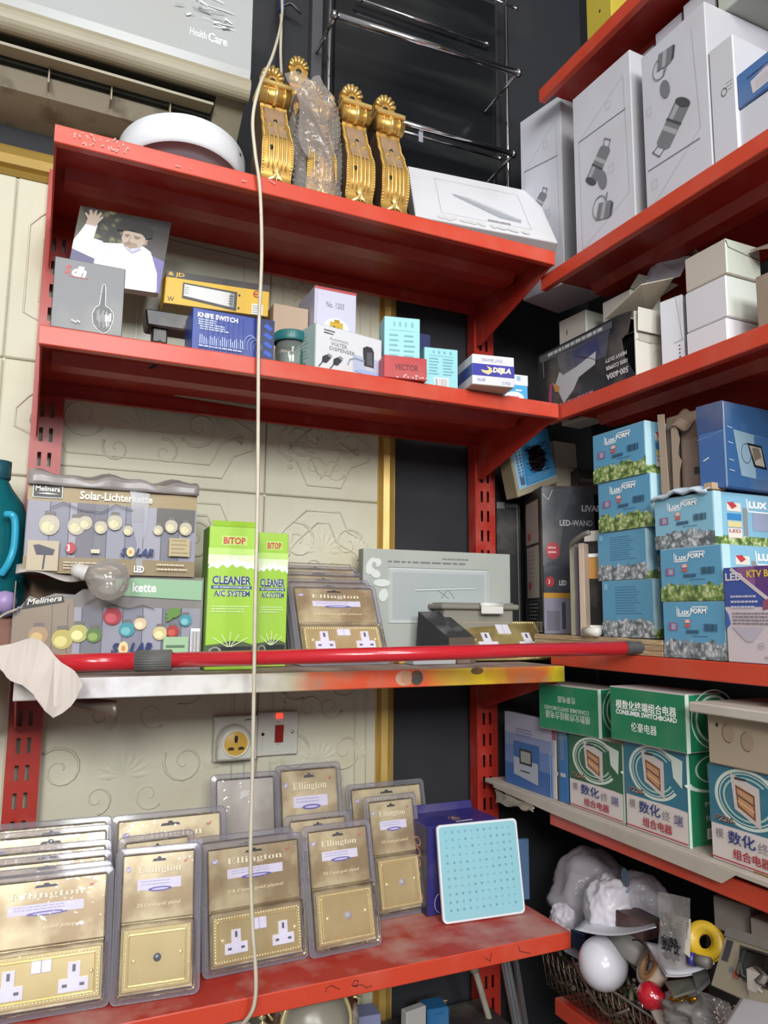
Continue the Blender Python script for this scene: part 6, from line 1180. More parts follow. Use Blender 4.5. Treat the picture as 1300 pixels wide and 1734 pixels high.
b.done('party_lamp_carton', 'purple, blue and white carton with lettering at the right frame edge on the third shelf')
b = Bx(1185, 1231, 690, 1.02, zs + .004, -86, .19, 0); DB = pm('#3f66a0', .35, .15); b.fill([DB, pm('#38608f', .35, .2), DB, DB, DB, DB], .002, .0015); f = b.front; f.line([(0, .4), (.5, .38), (1, .34)], .0012, pm('#6d8fbe', .4, 0)); f.rect(0, .0, 1, .33, pm('#38507c', .35, .2)); f.line([(1, .2), (1, 1)], .002, pm('#8fa8c6', .4, 0)); f.line([(.2, .66), (.4, .63)], .0015, PINK)
f = b.right; f.poly([(.12, .32), (.6, .36), (.68, .88), (.2, .85)], pm('#86a3b4', .35, .1)); f.poly([(.4, .35), (.6, .36), (.68, .88), (.4, .86)], pm('#426c9c', .35, .1)); f.poly([(.3, .45), (.5, .46), (.56, .74), (.38, .73)], pm('#20242c', .35, 0)); f.poly([(.33, .48), (.49, .49), (.53, .71), (.4, .7)], pm('#a8a294', .4, .3)); f.poly([(.36, .5), (.46, .5), (.49, .6), (.39, .66)], pm('#6f6a5c', .4, .3)); f.ring(.28, .58, .07, .12, .1, pm('#5c6c78', .4, 0), 16)
for yy in (.3, .48, .68, .8): f.line([(.04, yy), (.1, yy + .01)], .0016, pm('#a9c0dc', .4, 0))
b.done('picture_frame_carton', 'large blue carton with a printed picture frame, standing on the right blue stack')
b = Bx(1133, 1190, 708, 1.05, b.o.z - .012, -86, .12); RB_ = mat('torn_brown_board', '#7d6a5c', .75, dirt=.4, dirtcol='#a08f80'); b.fill([RB_, RB_, RB_, RB_, RB_, RB_], .002, .002); f = b.front; f.rect(.5, .3, .95, 1, pm('#8d7a70', .5, .2)); f.rect(.8, .62, 1, .7, INK); f.poly([(.4, .2), (.46, .2), (.44, 1), (.38, 1)], pm('#2f2620', .6, 0)); g = b.root('torn_brown_carton', 'torn brown carton standing between the two blue stacks'); q = b.o + b.H
mb = MB(); d = b.U.normalized(); mb.prism([q - b.H * 1.0 + V((-.012, .004, 0)), q - b.H * 1.0 + V((-.012, .004, 0)) + d * .016, q + V((-.014, .004, .004)) + d * .013, q + V((-.014, .006, .006))], (.002, 0, 0), mat('pale_brown_board', '#a3917f', .7, dirt=.3)); mb.build('side_strip', g)
mb = MB(); jag = [(0, 0), (.012, 0), (.014, .03), (.02, .05), (.012, .065), (.018, .09), (.012, .12), (0, .12)]; mb.prism([q + V((-.010, 0, -.14)) + d * (.02 + a) + V((0, 0, c)) for a, c in jag], (.0015, 0, 0), mat('pale_brown_board', '')); mb.build('jagged_flap', g)
mb = MB(); mb.grid(lambda u, v: q + d * (.015 + .05 * u) + V((-.014 + .03 * v, 0, -.03 + .035 * v + .008 * math.sin(6 * u))), 8, 5, RB_); mb.build('folded_flap', g, solid=.0015)
# ================================================================== right unit: fourth shelf
zt4 = -.376; BRD = mat('grey_white_foam_board', '#b5aca0', .65, dirt=.4, dirtcol='#8f8678', dscale=14)
e = empty('foam_board', (1.15, -.5, zt4 - .014), 'long grey-white board covering the right fourth shelf with a frayed end', 'board'); ye = yat(1222, .985, zt4)
mb = MB(); mb.hexa((.985, -1.9, zt4 - .0085), (.33, 0, 0), (0, 1.84, 0), (0, 0, .0085), BRD, .001); mb.build('board_sheet', e)
mb = MB(); mb.prism([(.9845, -.10, zt4 - .003), (.9845, -.10, zt4 - .012), (.9845, -.3, zt4 - .020), (.9845, ye, zt4 - .026), (.9845, ye - .03, zt4 - .004)], (-.002, 0, 0), BRD); mb.build('hanging_edge', e)
rn = random.Random(41); mb = MB(); FR = mat('frayed_board', '#a59f8e', .8, dirt=.4)
for k in range(11):
    z0 = zt4 - .002 - .0022 * k; a = V((.985 + .012 * (k % 3), -.135, z0)); t = hx(836 + 5 * k + rn.uniform(-2, 6), 1336 + 2.2 * k, .985 + .008 * (k % 3)); t.z = min(t.z, z0 + .004); mb.prism([a, a + V((0, -.02, -.004)), t + V((0, 0, -.004)), t + V((.01, .01, 0))], (.03, 0, .0016), FR)
mb.build('frayed_end', e)
mb = MB(); A_, B_ = hx(838, 1340, .99), hx(905, 1366, .982)
mb.grid(lambda u, v: A_ * (1 - u) + B_ * u + V((.004 * math.sin(9 * u + 3 * v), .003 * math.sin(21 * u), -.024 * v * (1 - .55 * u) + .003 * math.sin(17 * u + 5 * v))), 16, 5, FR, False); mb.build('torn_paper_edge', e, solid=.0015)
P_ = hx(835, 1338, .99)
z = zt4 + .0005
b = Bx(856, 936, 1204, 1.008, z, -90, .012); BGM = pm('#8f97b6', .4, .15); b.fill([pm('#5f7db0', .35, .12), pm('#7b8fc0', .35), BGM, BGM, pm('#c9cad0', .4), BGM], .001); f = b.front
f.rect(0, 0, 1, .28, pm('#a9a9bb', .4, .15)); f.rect(0, .28, 1, .45, pm('#8590b2', .4, .15)); f.rect(0, .45, 1, .7, pm('#6a80b0', .4, .15)); f.rect(0, .7, 1, 1, pm('#3f66a4', .4, .12)); f.bars(.25, .2, .42, 3, .04, .015, pm('#6a76a4', .4, 0), 3); f.rect(.2, .38, .75, .85, pm('#41699e', .4, .1)); f.poly([(.2, .6), (.72, .62), (.72, .9), (.2, .84)], pm('#aab3bd', .4, .1)); f.rect(.33, .47, .6, .68, pm('#3a3d40', .4, 0)); f.rect(.36, .5, .57, .65, pm('#9a9d98', .4, .3)); f.bars(.35, .76, .25, 1, .04, .02, INK, 4); f.line([(.97, .4), (.98, 1)], .0025, pm('#8fc0e4', .4, 0))
b.done('blue_grey_folder', 'flat blue-grey picture-frame box standing at the left end of the right fourth shelf', 'box')
for k, (a, c, pt, c1, c2, lb) in enumerate(((937, 943, 1228, '#c9c2b8', '#a2324e', 'thin white spine with a red top'), (943.5, 947, 1228, '#3d4a58', '#55606c', 'thin dark slate spine'), (947.5, 962, 1228, '#3a70a8', '#5a7f9c', 'thin blue spine'))):
    b = Bx(a, c, pt, 1.008, z, -90, .09); b.fill([pm(c1, .4, .15)] * 6, .0008); f = b.front; f.rect(0, 0, 1, .2, pm(c2, .4, .05)); f.bars(.2, .1, .5, 12, .03, .012, pm('#8fa0a8', .4, 0), k); f.rect(.2, .62, .8, .67, pm('#b9bec6', .4, 0)); b.done('slim_box', lb + ' standing between the blue-grey box and the green cartons', 'slim box')
GRN = pm('#1f7a55', .35, .16); GRD = pm('#2a5f45', .35, .2); TLB = pm('#2f6f86', .35, .2); CWH = pm('#d3cac6', .45, .2); CLR = pm('#c9d6cc', .4, .1); BLUT = pm('#2b3a7c', .4, .05); RDT = pm('#a8283a', .4, .05)
def swbox(b, label, top):
    b.fill([CWH, GRN, CWH, CWH, CWH, CWH], .0015, .0012); f = b.front; t0 = .0
    f.rect(0, t0, 1, .62, top); f.poly([(.0, .52), (1, .57), (1, .63), (0, .57)], top)
    for r, t, m in ((.42, .1, CLR), (.36, .04, CLR), (.31, .09, pm('#9cc0b2', .4, .1))): f.ring(.5, .3, r, r * .72, t, m, 36, .2 + r, 5.2 + r)
    f.poly([(.62, .02), (.95, .1), (.93, .4), (.8, .3), (.78, .12)], CLR)
    f.poly([(.3, .06), (.66, .16), (.66, .56), (.34, .42)], pm('#c3bcb8', .35, .1)); f.poly([(.36, .17), (.6, .24), (.6, .49), (.38, .39)], pm('#7a4a30', .4, 0)); f.poly([(.38, .2), (.58, .26), (.58, .46), (.4, .37)], pm('#b98a68', .4, .15)); f.line([(.39, .27), (.58, .34)], .003, pm('#6a4a38', .4, 0)); f.line([(.395, .33), (.585, .4)], .003, pm('#d3a67c', .4, 0)); f.rect(.36, .09, .5, .115, INK)
    f.text('PZ30-', .08, .52, .26, .06, pm('#c9b9a0', .4, 0), .04, .2); f.k += 1; f.text('PZ30-', .085, .523, .26, .06, pm('#5a3030', .4, 0), .015, .2)
    f.text('模', .08, .66, .1, .1, pm('#7a7680', .4, 0)); f.text('数化', .24, .65, .34, .13, BLUT); f.text('数化', .247, .653, .34, .13, BLUT); f.text('终', .62, .68, .12, .11, pm('#7f7b86', .4, 0)); f.text('端', .8, .68, .13, .12, BLUT); f.text('组合电器', .3, .82, .46, .1, RDT); f.text('组合电器', .306, .822, .46, .1, RDT); f.rect(0, .955, 1, .968, RDT)
    f = b.right; f.rect(0, 0, .08, 1, CLR); f.ring(.95, .2, .7, .16, .08, CLR, 26); f.ring(.9, .32, 1.0, .13, .2, CLR, 26, .3, 3); f.poly([(.6, .14), (1, .18), (1, .38), (.62, .34)], pm('#c9c2bc', .4, 0)); f.poly([(.7, .2), (1, .22), (1, .34), (.72, .32)], pm('#a57a50', .4, 0)); f.text('PZ30', .5, .54, .6, .05, CLR, .03); f.text('伦豪', .5, .68, .5, .06, PINK); f.rect(.52, .82, .95, .93, PINK); f.bars(.58, .84, .3, 4, .02, .008, INK, 4)
    return b.done('switchboard_carton', label, 'box', 'green switchboard cartons on the right fourth shelf')
b = Bx(965, 1057, 1240, 1.005, z, -90, .06); z1 = b.z; swbox(b, 'green and white switchboard carton standing leftmost, under a lying green carton', GRD)
b = Bx(1061, 1168, 1252, 1.003, z, -90, .075); z2 = b.z; swbox(b, 'green and teal switchboard carton standing second, middle one of three', TLB)
b = Bx(1206, 1345, 1290, 1.0, z, -90, .075); z3 = b.z; swbox(b, 'green and teal switchboard carton standing rightmost at the frame edge', TLB)
def lying(b, label, flip):
    b.fill([GRN, GRN, GRN, GRN, pm('#b9b2b0', .5, .4), CWH], .0015, .0015); f = b.front
    if flip: f.text('模数化终端组合电器', .12, .58, .75, .17, pm('#cfd9cf', .4, 0), 0, 0, True); f.text('CONSUMER SWITCHBOARD', .1, .47, .76, .09, pm('#b9c9bc', .4, 0), .02, 0, True); f.text('伦豪电器', .34, .24, .3, .14, pm('#cfd9cf', .4, 0), 0, 0, True)
    else: f.text('模数化终端组合电器', .09, .24, .8, .17, PINK); f.text('模数化终端组合电器', .094, .242, .8, .17, PINK); f.text('CONSUMER SWITCHBOARD', .09, .42, .81, .09, PINK, .03); f.text('伦豪电器', .3, .62, .34, .17, PINK)
    f = b.right; f.rect(0, 0, .1, 1, CLR); f.ring(.75, .45, .5, .42, .1, CLR, 26); f.ring(.75, .45, .62, .52, .05, CLR, 26); f.rect(.62, .3, .85, .75, pm('#5f6a66', .4, .1)); f.rect(.66, .36, .78, .7, pm('#a9a29c', .4, .1))
    b.done('switchboard_carton', label, 'box', 'green switchboard cartons on the right fourth shelf')
b = Bx(913, 1014, 1156, .985, z1 + .001, -84, .085, 0); lying(b, 'green switchboard carton lying with upside-down lettering on the leftmost standing one', True)
b = Bx(1034, 1163, 1161, .984, z2 + .001, -88, .09); lying(b, 'green switchboard carton lying with white upright lettering on the middle standing one', False)
BGB = mat('beige_switch_box', '#a89a86', .55, dirt=.4, dirtcol='#8c8458', dscale=8); b = Bx(1200, 1345, 1206, .992, z3 + .001, -89, .085); b.fill(BGB, .002, .001); g = b.root('beige_box', 'beige metal box with round knockouts on the rightmost standing green carton'); n_ = MR.col[0]
for cx, cy in ((.27, .35), (.5, .45)):
    mb = MB(); f = b.front; f2 = Face(mb, f.o, f.u, f.v, .0002); f2.ell(cx, cy, .075, .17, mat('knockout_beige', '#a08c78', .5, dirt=.3), 22); f2.ring(cx, cy, .08, .19, .12, pm('#6f6050', .5, .1), 24, 1.2, 4.6); mb.build('knockout', g)
mb = MB(); f = b.front; Face(mb, f.o, f.u, f.v, .0002).ell(.13, .22, .018, .045, BLACK, 10); mb.build('screw_hole', g); zb = b.z
SLB = mat('pale_slab', '#bdb6ab', .6, dirt=.3, dirtcol='#97907f'); b = Bx(1166, 1345, 1188, .965, zb + .0005, -90, .17); b.fill(SLB, .002); f = b.top; f.rect(.2, .3, .9, .34, pm('#6a5a48', .6, .2)); f.rect(.4, .5, .7, .62, pm('#8d744c', .6, .2)); b.done('pale_slab', 'pale flat slab lying on the beige knockout box', 'slab')
mb = MB(); q = hz(1275, 1478, zt4); mb.hexa(q, (0, -.06, 0), (.05, 0, 0), (0, 0, .004), mat('brown_tape', '#8d7440', .5), .001); tag(mb.build('brown_strip', None, q), 'short brown strip lying on the board at the right frame edge', 'strip')

# ================================================================== right unit: lowest shelf with the basket and clutter
z5 = R5
from mathutils import noise as mno
def blob(mb, c, r, mt, seed, amp=.25, nu=60, nv=40, fr=2.2):
    """crumpled film: a closed surface pulled into ridges and hollows"""
    off = V((seed * 3.7, seed * 1.9, -seed * 2.3))
    def fn(u, v):
        a = 2 * math.pi * u; t = math.pi * v; d = V((math.sin(t) * math.cos(a), math.sin(t) * math.sin(a), -math.cos(t)))
        n = mno.ridged_multi_fractal(d * fr * .5 + off, .9, 2.1, 4, 1.0, 2.0) - 1.1 + .6 * mno.noise(d * 1.3 + off)
        k = 1 + amp * n
        return (c[0] + r[0] * k * d.x, c[1] + r[1] * k * d.y, c[2] + r[2] * k * d.z)
    mb.grid(fn, nu, nv, mt)
PB_ = mat('white_plastic_bag', '#d6d3dc', .35, dirt=.25, dirtcol='#8f8a94', dscale=12, bump=.35, bscale=35); PB2 = clear('hazy_bag', '#f6f4fa', .9, .2, .55, '#d8d5de', .9)
e = empty('plastic_bag', hx(1030, 1560, 1.12), 'crumpled white plastic bag pile at the left end of the lowest right shelf', 'bag')
mb = MB(); c = hx(1000, 1512, 1.14); blob(mb, c, (.09, .085, .085), PB2, 3, .16, 60, 40, 1.8); mb.build('hazy_outer_bag', e)
mb = MB(); c = hx(1035, 1535, 1.06); blob(mb, c, (.05, .05, .055), PB_, 5, .22, 70, 46, 1.7); mb.build('white_inner_bag', e)
mb = MB(); c = hx(957, 1553, 1.06); blob(mb, c, (.03, .03, .032), PB_, 9, .26, 50, 34, 2.0); mb.build('bag_knot', e)
mb = MB(); c = hx(1085, 1530, 1.12); blob(mb, c, (.06, .06, .05), PB2, 13, .2, 60, 40, 1.8); mb.build('hazy_side_bag', e)
mb = MB(); c = hx(1067, 1494, 1.07); f = Face(mb, c + V((-.012, .016, .03)), V((0, -.03, 0)), V((.004, 0, -.05)), .0003); f.ell(.5, .4, .4, .35, pm('#3f5263', .4, .1), 12); f.ring(.5, .75, .3, .2, .3, pm('#7fa3b4', .4, 0), 14, 0, 3.4); mb.build('printed_patch', e)
q = hx(1060, 1552, 1.03); mb = MB(); mb.hexa(q + V((0, .03, -.03)), (0, -.07, 0), (.05, 0, 0), (0, 0, .032), pm('#4a2e30', .4, .2), .002); tag(mb.build('maroon_box', None, q), 'dark maroon box between the white bag and the curled paper', 'box')
PAP = mat('white_paper', '#d3d3db', .6, bump=.05, bscale=20)
def sheet(name, pts, x0, label, mt=PAP, cat='paper', thick=.0006, lean=0, lift=None):
    """a sheet through pixel corners (tl, tr, br, bl), each at its own distance, slightly curled"""
    P = [hx(px, py, x) for (px, py), x in zip(pts, x0)]
    def fn(u, v):
        a = P[3] * (1 - v) + P[0] * v; b2 = P[2] * (1 - v) + P[1] * v; p = a * (1 - u) + b2 * u; p.z += (lift or 0) * math.sin(math.pi * u) * (1 if v else 1); return p
    mb = MB(); mb.grid(fn, 12, 6, mt); c = (P[2] + P[3]) / 2
    return tag(mb.build(name, None, c, solid=thick), label, cat)
sheet('curled_paper', ((1006, 1543), (1108, 1563), (1111, 1570), (972, 1574)), (1.06, 1.05, .98, .97), 'white curled paper sheet lying before the white plastic bag', lift=-.012)
# wire basket
WIREM = mat('rusty_basket_wire', '#7a6a5c', .35, .7, dirt=.4, dirtcol='#4a3f38', dscale=60); e = empty('wire_basket', (1.03, -.38, z5), 'wire mesh basket full of small parts at the left of the lowest right shelf', 'basket')
bxx, ya, yb, zt5, zb5 = .997, -.25, -.60, z5 + .085, z5 + .003; xr = 1.20
rim = [hx(968, 1622, bxx), hx(985, 1655, bxx - .01), hx(1008, 1695, bxx - .014), hx(1028, 1718, bxx - .014), hx(1048, 1716, bxx - .01), hx(1066, 1708, bxx)]
mb = MB(); top = [(bxx, ya, zt5), (bxx, yb, zt5), (xr, yb, zt5), (xr, ya, zt5), (bxx, ya, zt5)]; mb.tube(top, .0028, mat('bright_rim_wire', '#a9a095', .25, .9), 8); mb.build('rim', e)
mb = MB(); mb.tube(smooth(rim), .0026, mat('bright_rim_wire', ''), 8); mb.build('bent_rim_wire', e)
mb = MB(); nW = 20
for k in range(nW + 1):
    y = ya + (yb - ya) * k / nW; mb.tube([(bxx, y, zt5), (bxx + .018, y + .004, zb5), (xr - .02, y + .004, zb5)], .0012, WIREM, 5)
    if k < nW: mb.tube([(bxx, y, zt5), (bxx + .018, y - (ya - yb) / nW * 2, zb5)], .0010, WIREM, 4)
for k in range(5): z = zt5 + (zb5 - zt5) * k / 4; o_ = .018 * k / 4; mb.tube([(xr, ya, z), (bxx + o_, ya, z), (bxx + o_, yb, z), (xr, yb, z)], .0012, WIREM, 5)
for k in range(9): x = bxx + .02 + (xr - bxx - .03) * k / 8; mb.tube([(x, ya, zt5), (x, ya + .0, zb5)], .0011, WIREM, 4)
tag(mb.build('mesh', e), 'rust-brown wire mesh', kind='stuff')
mb = MB(); rn = random.Random(77); SP = [mat('part_%d' % k, c, .4, .3 * (k % 2)) for k, c in enumerate(('#8d8270', '#6a5f50', '#b0a690', '#4c4a44', '#7c6a4c', '#59624a'))]
for k in range(260):
    p = V((rn.uniform(bxx + .022, xr - .03), rn.uniform(yb + .02, ya - .015), rn.uniform(zb5 + .006, zt5 - .012))); a = rn.uniform(0, 3.14); d = V((math.cos(a) * .6, math.sin(a), rn.uniform(-.5, .5))) * rn.uniform(.006, .018)
    if k % 3: mb.tube([p - d, p + d], rn.uniform(.002, .005), rn.choice(SP), 6)
    else: mb.lathe([(0, -.005), (.005, -.002), (.0055, .002), (0, .006)], rn.choice(SP), 8, Matrix.Translation(p) @ Matrix.Rotation(a, 4, 'X'))
tag(mb.build('small_parts', None, (1.08, -.4, zb5)), 'jumble of small brown and grey parts filling the wire basket', 'small parts', kind='stuff')
# globe lamp
c = hx(1021, 1631, 1.0); gl = empty('globe_lamp', c, 'large opal white globe lamp resting on the wire basket', 'lamp'); R = .0445
T = Matrix.Translation(c) @ (V((.75, .6, .35)).to_track_quat('Z', 'Y').to_matrix().to_4x4())
OPAL = mat('opal_globe', '#d2d1da', .22, coat=.25); MB().lathe([(0, -R * 1.08)] + [(R * math.sin(a), -R * 1.08 * math.cos(a)) for a in [math.pi * k / 24 for k in range(1, 21)]] + [(.02, R * 1.12)], OPAL, 48, T).build('globe', gl)
MB().lathe([(.02, R * 1.05), (.024, R * 1.1), (.024, R * 1.5), (.018, R * 1.55), (.014, R * 1.9), (0, R * 1.92)], mat('lamp_collar', '#9c9a98', .4), 28, T).build('collar', gl)
b = Bx(966, 990, 1573, 1.05, z5 + .085, -80, .05); b.fill(pm('#2a3450', .4, .2), .0015); b.done('dark_blue_box', 'dark blue box behind the opal globe, above the basket')
b = Bx(954, 985, 1608, 1.04, z5 + .07, -85, .05); b.fill(pm('#b3b1c0', .45, .2), .0015); b.done('lilac_white_box', 'small pale lilac box under the shelf corner behind the opal globe')
mb = MB(); q = hx(1062, 1600, 1.03); mb.tube([q + V((0, .03, 0)), q + V((0, -.04, -.004))], .022, mat('grey_paper_roll', '#8d8b88', .5, dirt=.3), 18); tag(mb.build('grey_roll', None, q), 'grey roll lying behind the opal globe under the curled paper', 'roll')
def disc(name, c, r, h, axis, mats, label, cat, parts):
    T = Matrix.Translation(c) @ V(axis).to_track_quat('Z', 'Y').to_matrix().to_4x4(); e = empty(name, c, label, cat)
    for (nm, prof, m_) in parts: MB().lathe([(a * r, b2 * h) for a, b2 in prof], m_, 36, T).build(nm, e)
    return e
YT = mat('yellow_spool', '#c9a41c', .35, dirt=.15); disc('yellow_tape', hx(1193, 1594, 1.01), .029, .016, (-.8, -.35, .45), None, 'yellow plumber tape spool standing behind the small zip bag', 'tape', (('spool_flange', [(.38, -.5), (1, -.5), (1.02, -.38), (.9, -.32), (.9, .32), (1.02, .38), (1, .5), (.55, .55), (.5, .2), (.38, .2), (.38, -.5)], YT), ('white_tape', [(.88, -.33), (.93, -.3), (.93, .3), (.88, .33)], mat('tape_cream', '#d9b98a', .5))))
disc('brown_tape_roll', hx(1106, 1640, 1.0), .032, .02, (-.75, .3, .55), None, 'cream-edged brown tape roll standing left of the white papers', 'tape', (('roll', [(.45, -.5), (1, -.5), (1, .5), (.45, .5), (.45, -.5)], mat('cream_roll_edge', '#b9a897', .5, dirt=.3)), ('core', [(.3, .42), (.82, .52), (.82, .56), (.45, .56), (.45, .3), (.3, .3)], mat('brown_core', '#9a6b3c', .5, dirt=.4))))
mb = MB(); c0 = hx(1083, 1640, .99); mb.tube(smooth([c0 + V((0, .014 * math.cos(t), .045 * math.sin(t))) + V((0, .012 * math.sin(2 * t), 0)) for t in [math.pi * (.35 + .9 * k / 7) for k in range(8)]]), .0017, BLACK, 6); tag(mb.build('black_wire', None, c0), 'thin black wire curved beside the brown tape roll', 'wire')
sheet('white_papers', ((1092, 1594), (1158, 1590), (1210, 1632), (1130, 1650)), (.995, 1.02, 1.0, .965), 'stack of small white papers under the zip bag', lift=-.006)
sheet('white_papers', ((1092, 1597), (1160, 1597), (1206, 1637), (1128, 1654)), (1.0, 1.025, 1.005, .97), 'lower sheet of the small white paper stack under the zip bag', lift=-.006)
ZB = clear('zip_bag', '#f4f4f4', .9, .1, .3, '#b9b6b2', .5); q = [hx(1115, 1510, 1.0), hx(1170, 1521, 1.0), hx(1158, 1642, .955), hx(1115, 1630, .955)]
e = empty('zip_bag', q[3], 'small clear zip bag with a printed label and dark screws standing on the white papers', 'bag'); mb = MB()
mb.grid(lambda u, v: (q[3] * (1 - v) + q[0] * v) * (1 - u) + (q[2] * (1 - v) + q[1] * v) * u + V((-.006 * math.sin(math.pi * u) * (1 - v) - .002 * math.sin(9 * v + 5 * u), 0, 0)), 8, 18, ZB); mb.build('bag_film', e)
mb = MB(); f = Face(mb, q[0] + V((.002, 0, 0)), q[1] - q[0], q[3] - q[0], .0002); f.poly([(.02, .28), (.95, .3), (.9, .82), (.05, .6)], pm('#d3cdc4', .5, .05)); f.bars(.3, .36, .12, 6, .045, .02, INK, 3); f.barcode(.32, .48, .2, .1, INK, 3); f.bars(.52, .4, .2, 5, .04, .02, INK, 5); f.line([(.85, .36), (.83, .58)], .0012, INK); mb.build('label_card', e)
mb = MB(); rn = random.Random(5)
for k in range(36):
    p = q[3] * .75 + q[0] * .25 + (q[2] - q[3]) * rn.uniform(.3, .85) + V((-.004, 0, rn.uniform(-.016, .012))); a = rn.uniform(0, 3.1); d = V((0, math.cos(a), math.sin(a))) * .006; mb.tube([p - d, p + d], .0018, mat('dark_screws', '#45464c', .35, .6), 5)
tag(mb.build('screws', e), 'dark screws', kind='stuff')
mb = MB(); c0 = hx(1176, 1625, .985); mb.tube([c0, c0 + V((.004, -.026, .005))], .0085, mat('grey_stick', '#6a6660', .5), 12); e = empty('blue_tipped_marker', c0, 'short dark marker with a round blue end lying on the white papers', 'marker'); mb.build('barrel', e); MB().tube([c0 + V((-.003, .008, -.001)), c0 + V((0, -.001, 0))], .0098, mat('blue_end', '#3a3c8c', .35), 16).build('blue_end', e)
c0 = hx(1101, 1686, .97); rb = empty('red_globe', c0, 'small glossy red ball lamp on the basket rim', 'ball'); R = .0215; T = Matrix.Translation(c0) @ V((.3, -.9, -.15)).to_track_quat('Z', 'Y').to_matrix().to_4x4()
MB().lathe([(0, -R)] + [(R * math.sin(a), -R * math.cos(a)) for a in [math.pi * k / 16 for k in range(1, 13)]] + [(.014, R * 1.1), (.013, R * 1.6), (0, R * 1.62)], mat('gloss_red', '#b0182a', .18, coat=.5), 32, T).build('red_shell', rb); mb = MB(); mb.tube([c0 + V((-R * .93, .002 + .005 * math.cos(t), -.014 + .005 * math.sin(t))) for t in [math.pi * k / 8 for k in range(9)]], .0012, CHROME, 5); mb.build('wire_loop', rb)
def flatbox(px, z, w, d, h, rz, x, m_, nm, lb, cat='box'):
    c = hx(*px, x); R_ = Matrix.Translation(c) @ Matrix.Rotation(math.radians(rz), 4, 'Z'); mb = MB(); mb.hexa((-w / 2, -d / 2, 0), (w, 0, 0), (0, d, 0), (0, 0, h), m_, .001, R_); return mb, R_, c
mb = MB(); P = [hx(1126, 1662, .975), hx(1176, 1655, 1.0), hx(1186, 1672, .975), hx(1140, 1687, .95)]; mb.prism(P, (0, 0, -.004), mat('silver_cover', '#77786c', .3, .3)); tag(mb.build('silver_case', None, P[3]), 'grey-green flat case with a glossy top below the white papers', 'case')
mb = MB(); P = [hx(1172, 1648, .99), hx(1196, 1640, 1.0), hx(1202, 1658, .98), hx(1180, 1678, .965)]; mb.prism(P, (0, 0, -.006), clear('clear_case', '#eef0ee', .9, .08, .3, '#8d918d')); tag(mb.build('clear_case', None, P[3]), 'clear plastic case beside the grey-green flat case', 'case')
mb = MB()
for k in range(8): p = hx(1132 + 5 * k, 1690 + 5 * math.sin(k), .965); mb.tube([p, p + V((.004, -.01, .006 * math.sin(2 * k)))], .0028, mat('amber_metal', '#b0761c', .25, .8), 8)
tag(mb.build('amber_fittings', None, hx(1150, 1698, .965)), 'amber metal fittings right of the red ball', 'fittings', kind='stuff')
GB_ = clear('grey_poly_bag', '#e2e0de', .9, .12, .45, '#a5a2a0', .9); e = empty('poly_bag', hx(1180, 1730, .96), 'crumpled clear bag with beads at the bottom of the lowest right shelf', 'bag'); mb = MB(); blob(mb, hx(1185, 1722, .985), (.045, .055, .032), GB_, 19, .32, 60, 36, 2.6); mb.build('bag_film', e)
mb = MB(); rn = random.Random(9); c0 = hx(1222, 1716, .955)
for k in range(60): p = c0 + V((rn.uniform(-.004, .012), rn.uniform(-.014, .014), rn.uniform(-.016, .014))); mb.lathe([(0, -.002), (.002, 0), (0, .002)], mat('pale_beads', '#cdb9ac', .3), 6, Matrix.Translation(p))
tag(mb.build('beads', e), 'pale beads', kind='stuff')
sheet('cream_paper', ((1098, 1707), (1140, 1712), (1160, 1750), (1120, 1750)), (.965, .965, .95, .95), 'cream-grey paper slip at the bottom beside the clear bag', mat('cream_paper', '#b9b2aa', .6))
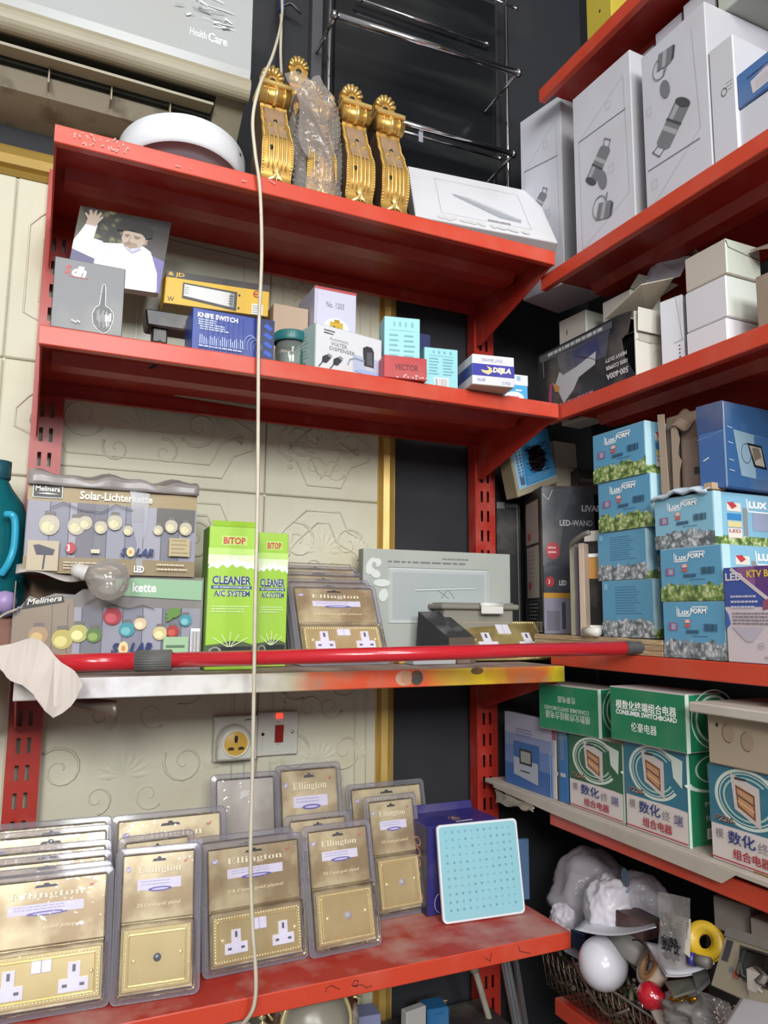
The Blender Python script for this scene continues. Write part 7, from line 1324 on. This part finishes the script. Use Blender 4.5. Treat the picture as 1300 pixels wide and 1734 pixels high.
# cartons and packs at the right end
b = Bx(1211, 1272, 1522, 1.05, -.63, -78, .10); CG = pm('#847c76', .55, .3); z0 = zat(1570, b.o.x, b.o.y); b = Bx(1209, 1272, 1516, 1.05, z0, -78, .10); b.fill([CG, CG, CG, CG, CG, CG], .002, .001); b.done('grey_brown_carton', 'grey-brown carton under the lip at the lower right, left one')
b2 = Bx(1272, 1345, 1553, 1.045, z0 - .006, -82, .09); b2.fill(pm('#8d8580', .55, .3), .002); b2.done('grey_brown_carton', 'grey-brown carton under the lip at the lower right frame edge')
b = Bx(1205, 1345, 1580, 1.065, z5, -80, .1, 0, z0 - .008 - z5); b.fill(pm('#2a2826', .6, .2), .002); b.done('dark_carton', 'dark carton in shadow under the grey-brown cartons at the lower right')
SIL = mat('blister_cream_card', '#a89f8a', .5, dirt=.2); P = [hx(1203, 1668, .955), hx(1300, 1712, .915), hx(1330, 1610, .955), hx(1232, 1570, .995)]; o, U, H_ = P[0], P[1] - P[0], P[3] - P[0]; n = U.cross(H_).normalized(); n = n if n.x > 0 else -n
e = empty('opened_blister_pack', o, 'cream-framed blister pack with a dark mirrored plate lying at the lower right', 'blister pack'); mb = MB(); mb.hexa(o, U, n * .004, H_, SIL, .001); f = Face(mb, o + H_, U, -H_, .0003); f.poly([(.3, .22), (.98, .2), (.98, .72), (.52, .74), (.4, .6)], mat('dark_plate', '#2a231d', .4, dirt=.3, dirtcol='#6a5a45', dscale=50)); f.rect(.06, .2, .18, .55, pm('#3f3038', .4, .1)); f.ell(.38, .68, .06, .08, pm('#b8503c', .4, .1), 12); f.rect(.26, .6, .3, .68, pm('#6f7fa8', .4, 0)); f.line([(.5, .66), (.86, .78)], .003, pm('#dcdad6', .3, 0)); f.line([(.42, .5), (.5, .66)], .003, pm('#c9a85c', .3, 0)); f.rect(0, 0, 1, .16, pm('#84807a', .3, .2)); mb.build('card', e)
mb = MB(); mb.hexa(o + U * .42 + H_ * .3 - n * .008, U * .5, n * .0075, H_ * .45, clear('flat_clear', '#ffffff', .35, .15), .003); mb.build('clear_shell', e)
b = Bx(1283, 1345, 1640, .93, -.75, -80, .02); b.fill(pm('#8d807c', .5, .3), .001); f = b.front; f.rect(0, 0, 1, .1, pm('#a9a09a', .4, .1)); f.rect(0, .62, 1, .72, pm('#4c4270', .4, .1)); f.ring(.5, .36, .3, .1, .2, pm('#b3aaa6', .4, 0), 16); b.done('beige_pack', 'upright beige pack with a violet band at the lower right frame edge', 'pack')
sheet('white_note', ((1254, 1690), (1330, 1705), (1330, 1760), (1208, 1760)), (.935, .90, .87, .89), 'white paper note at the bottom right corner')
mb = MB(); mb.hexa((1.02, -.82, z5), (.25, 0, 0), (0, .2, 0), (0, 0, .045), pm('#1f2024', .5, .2), .003); tag(mb.build('black_tray', None, (1.14, -.72, z5)), 'black tray under the papers and packs on the lowest right shelf', 'tray')
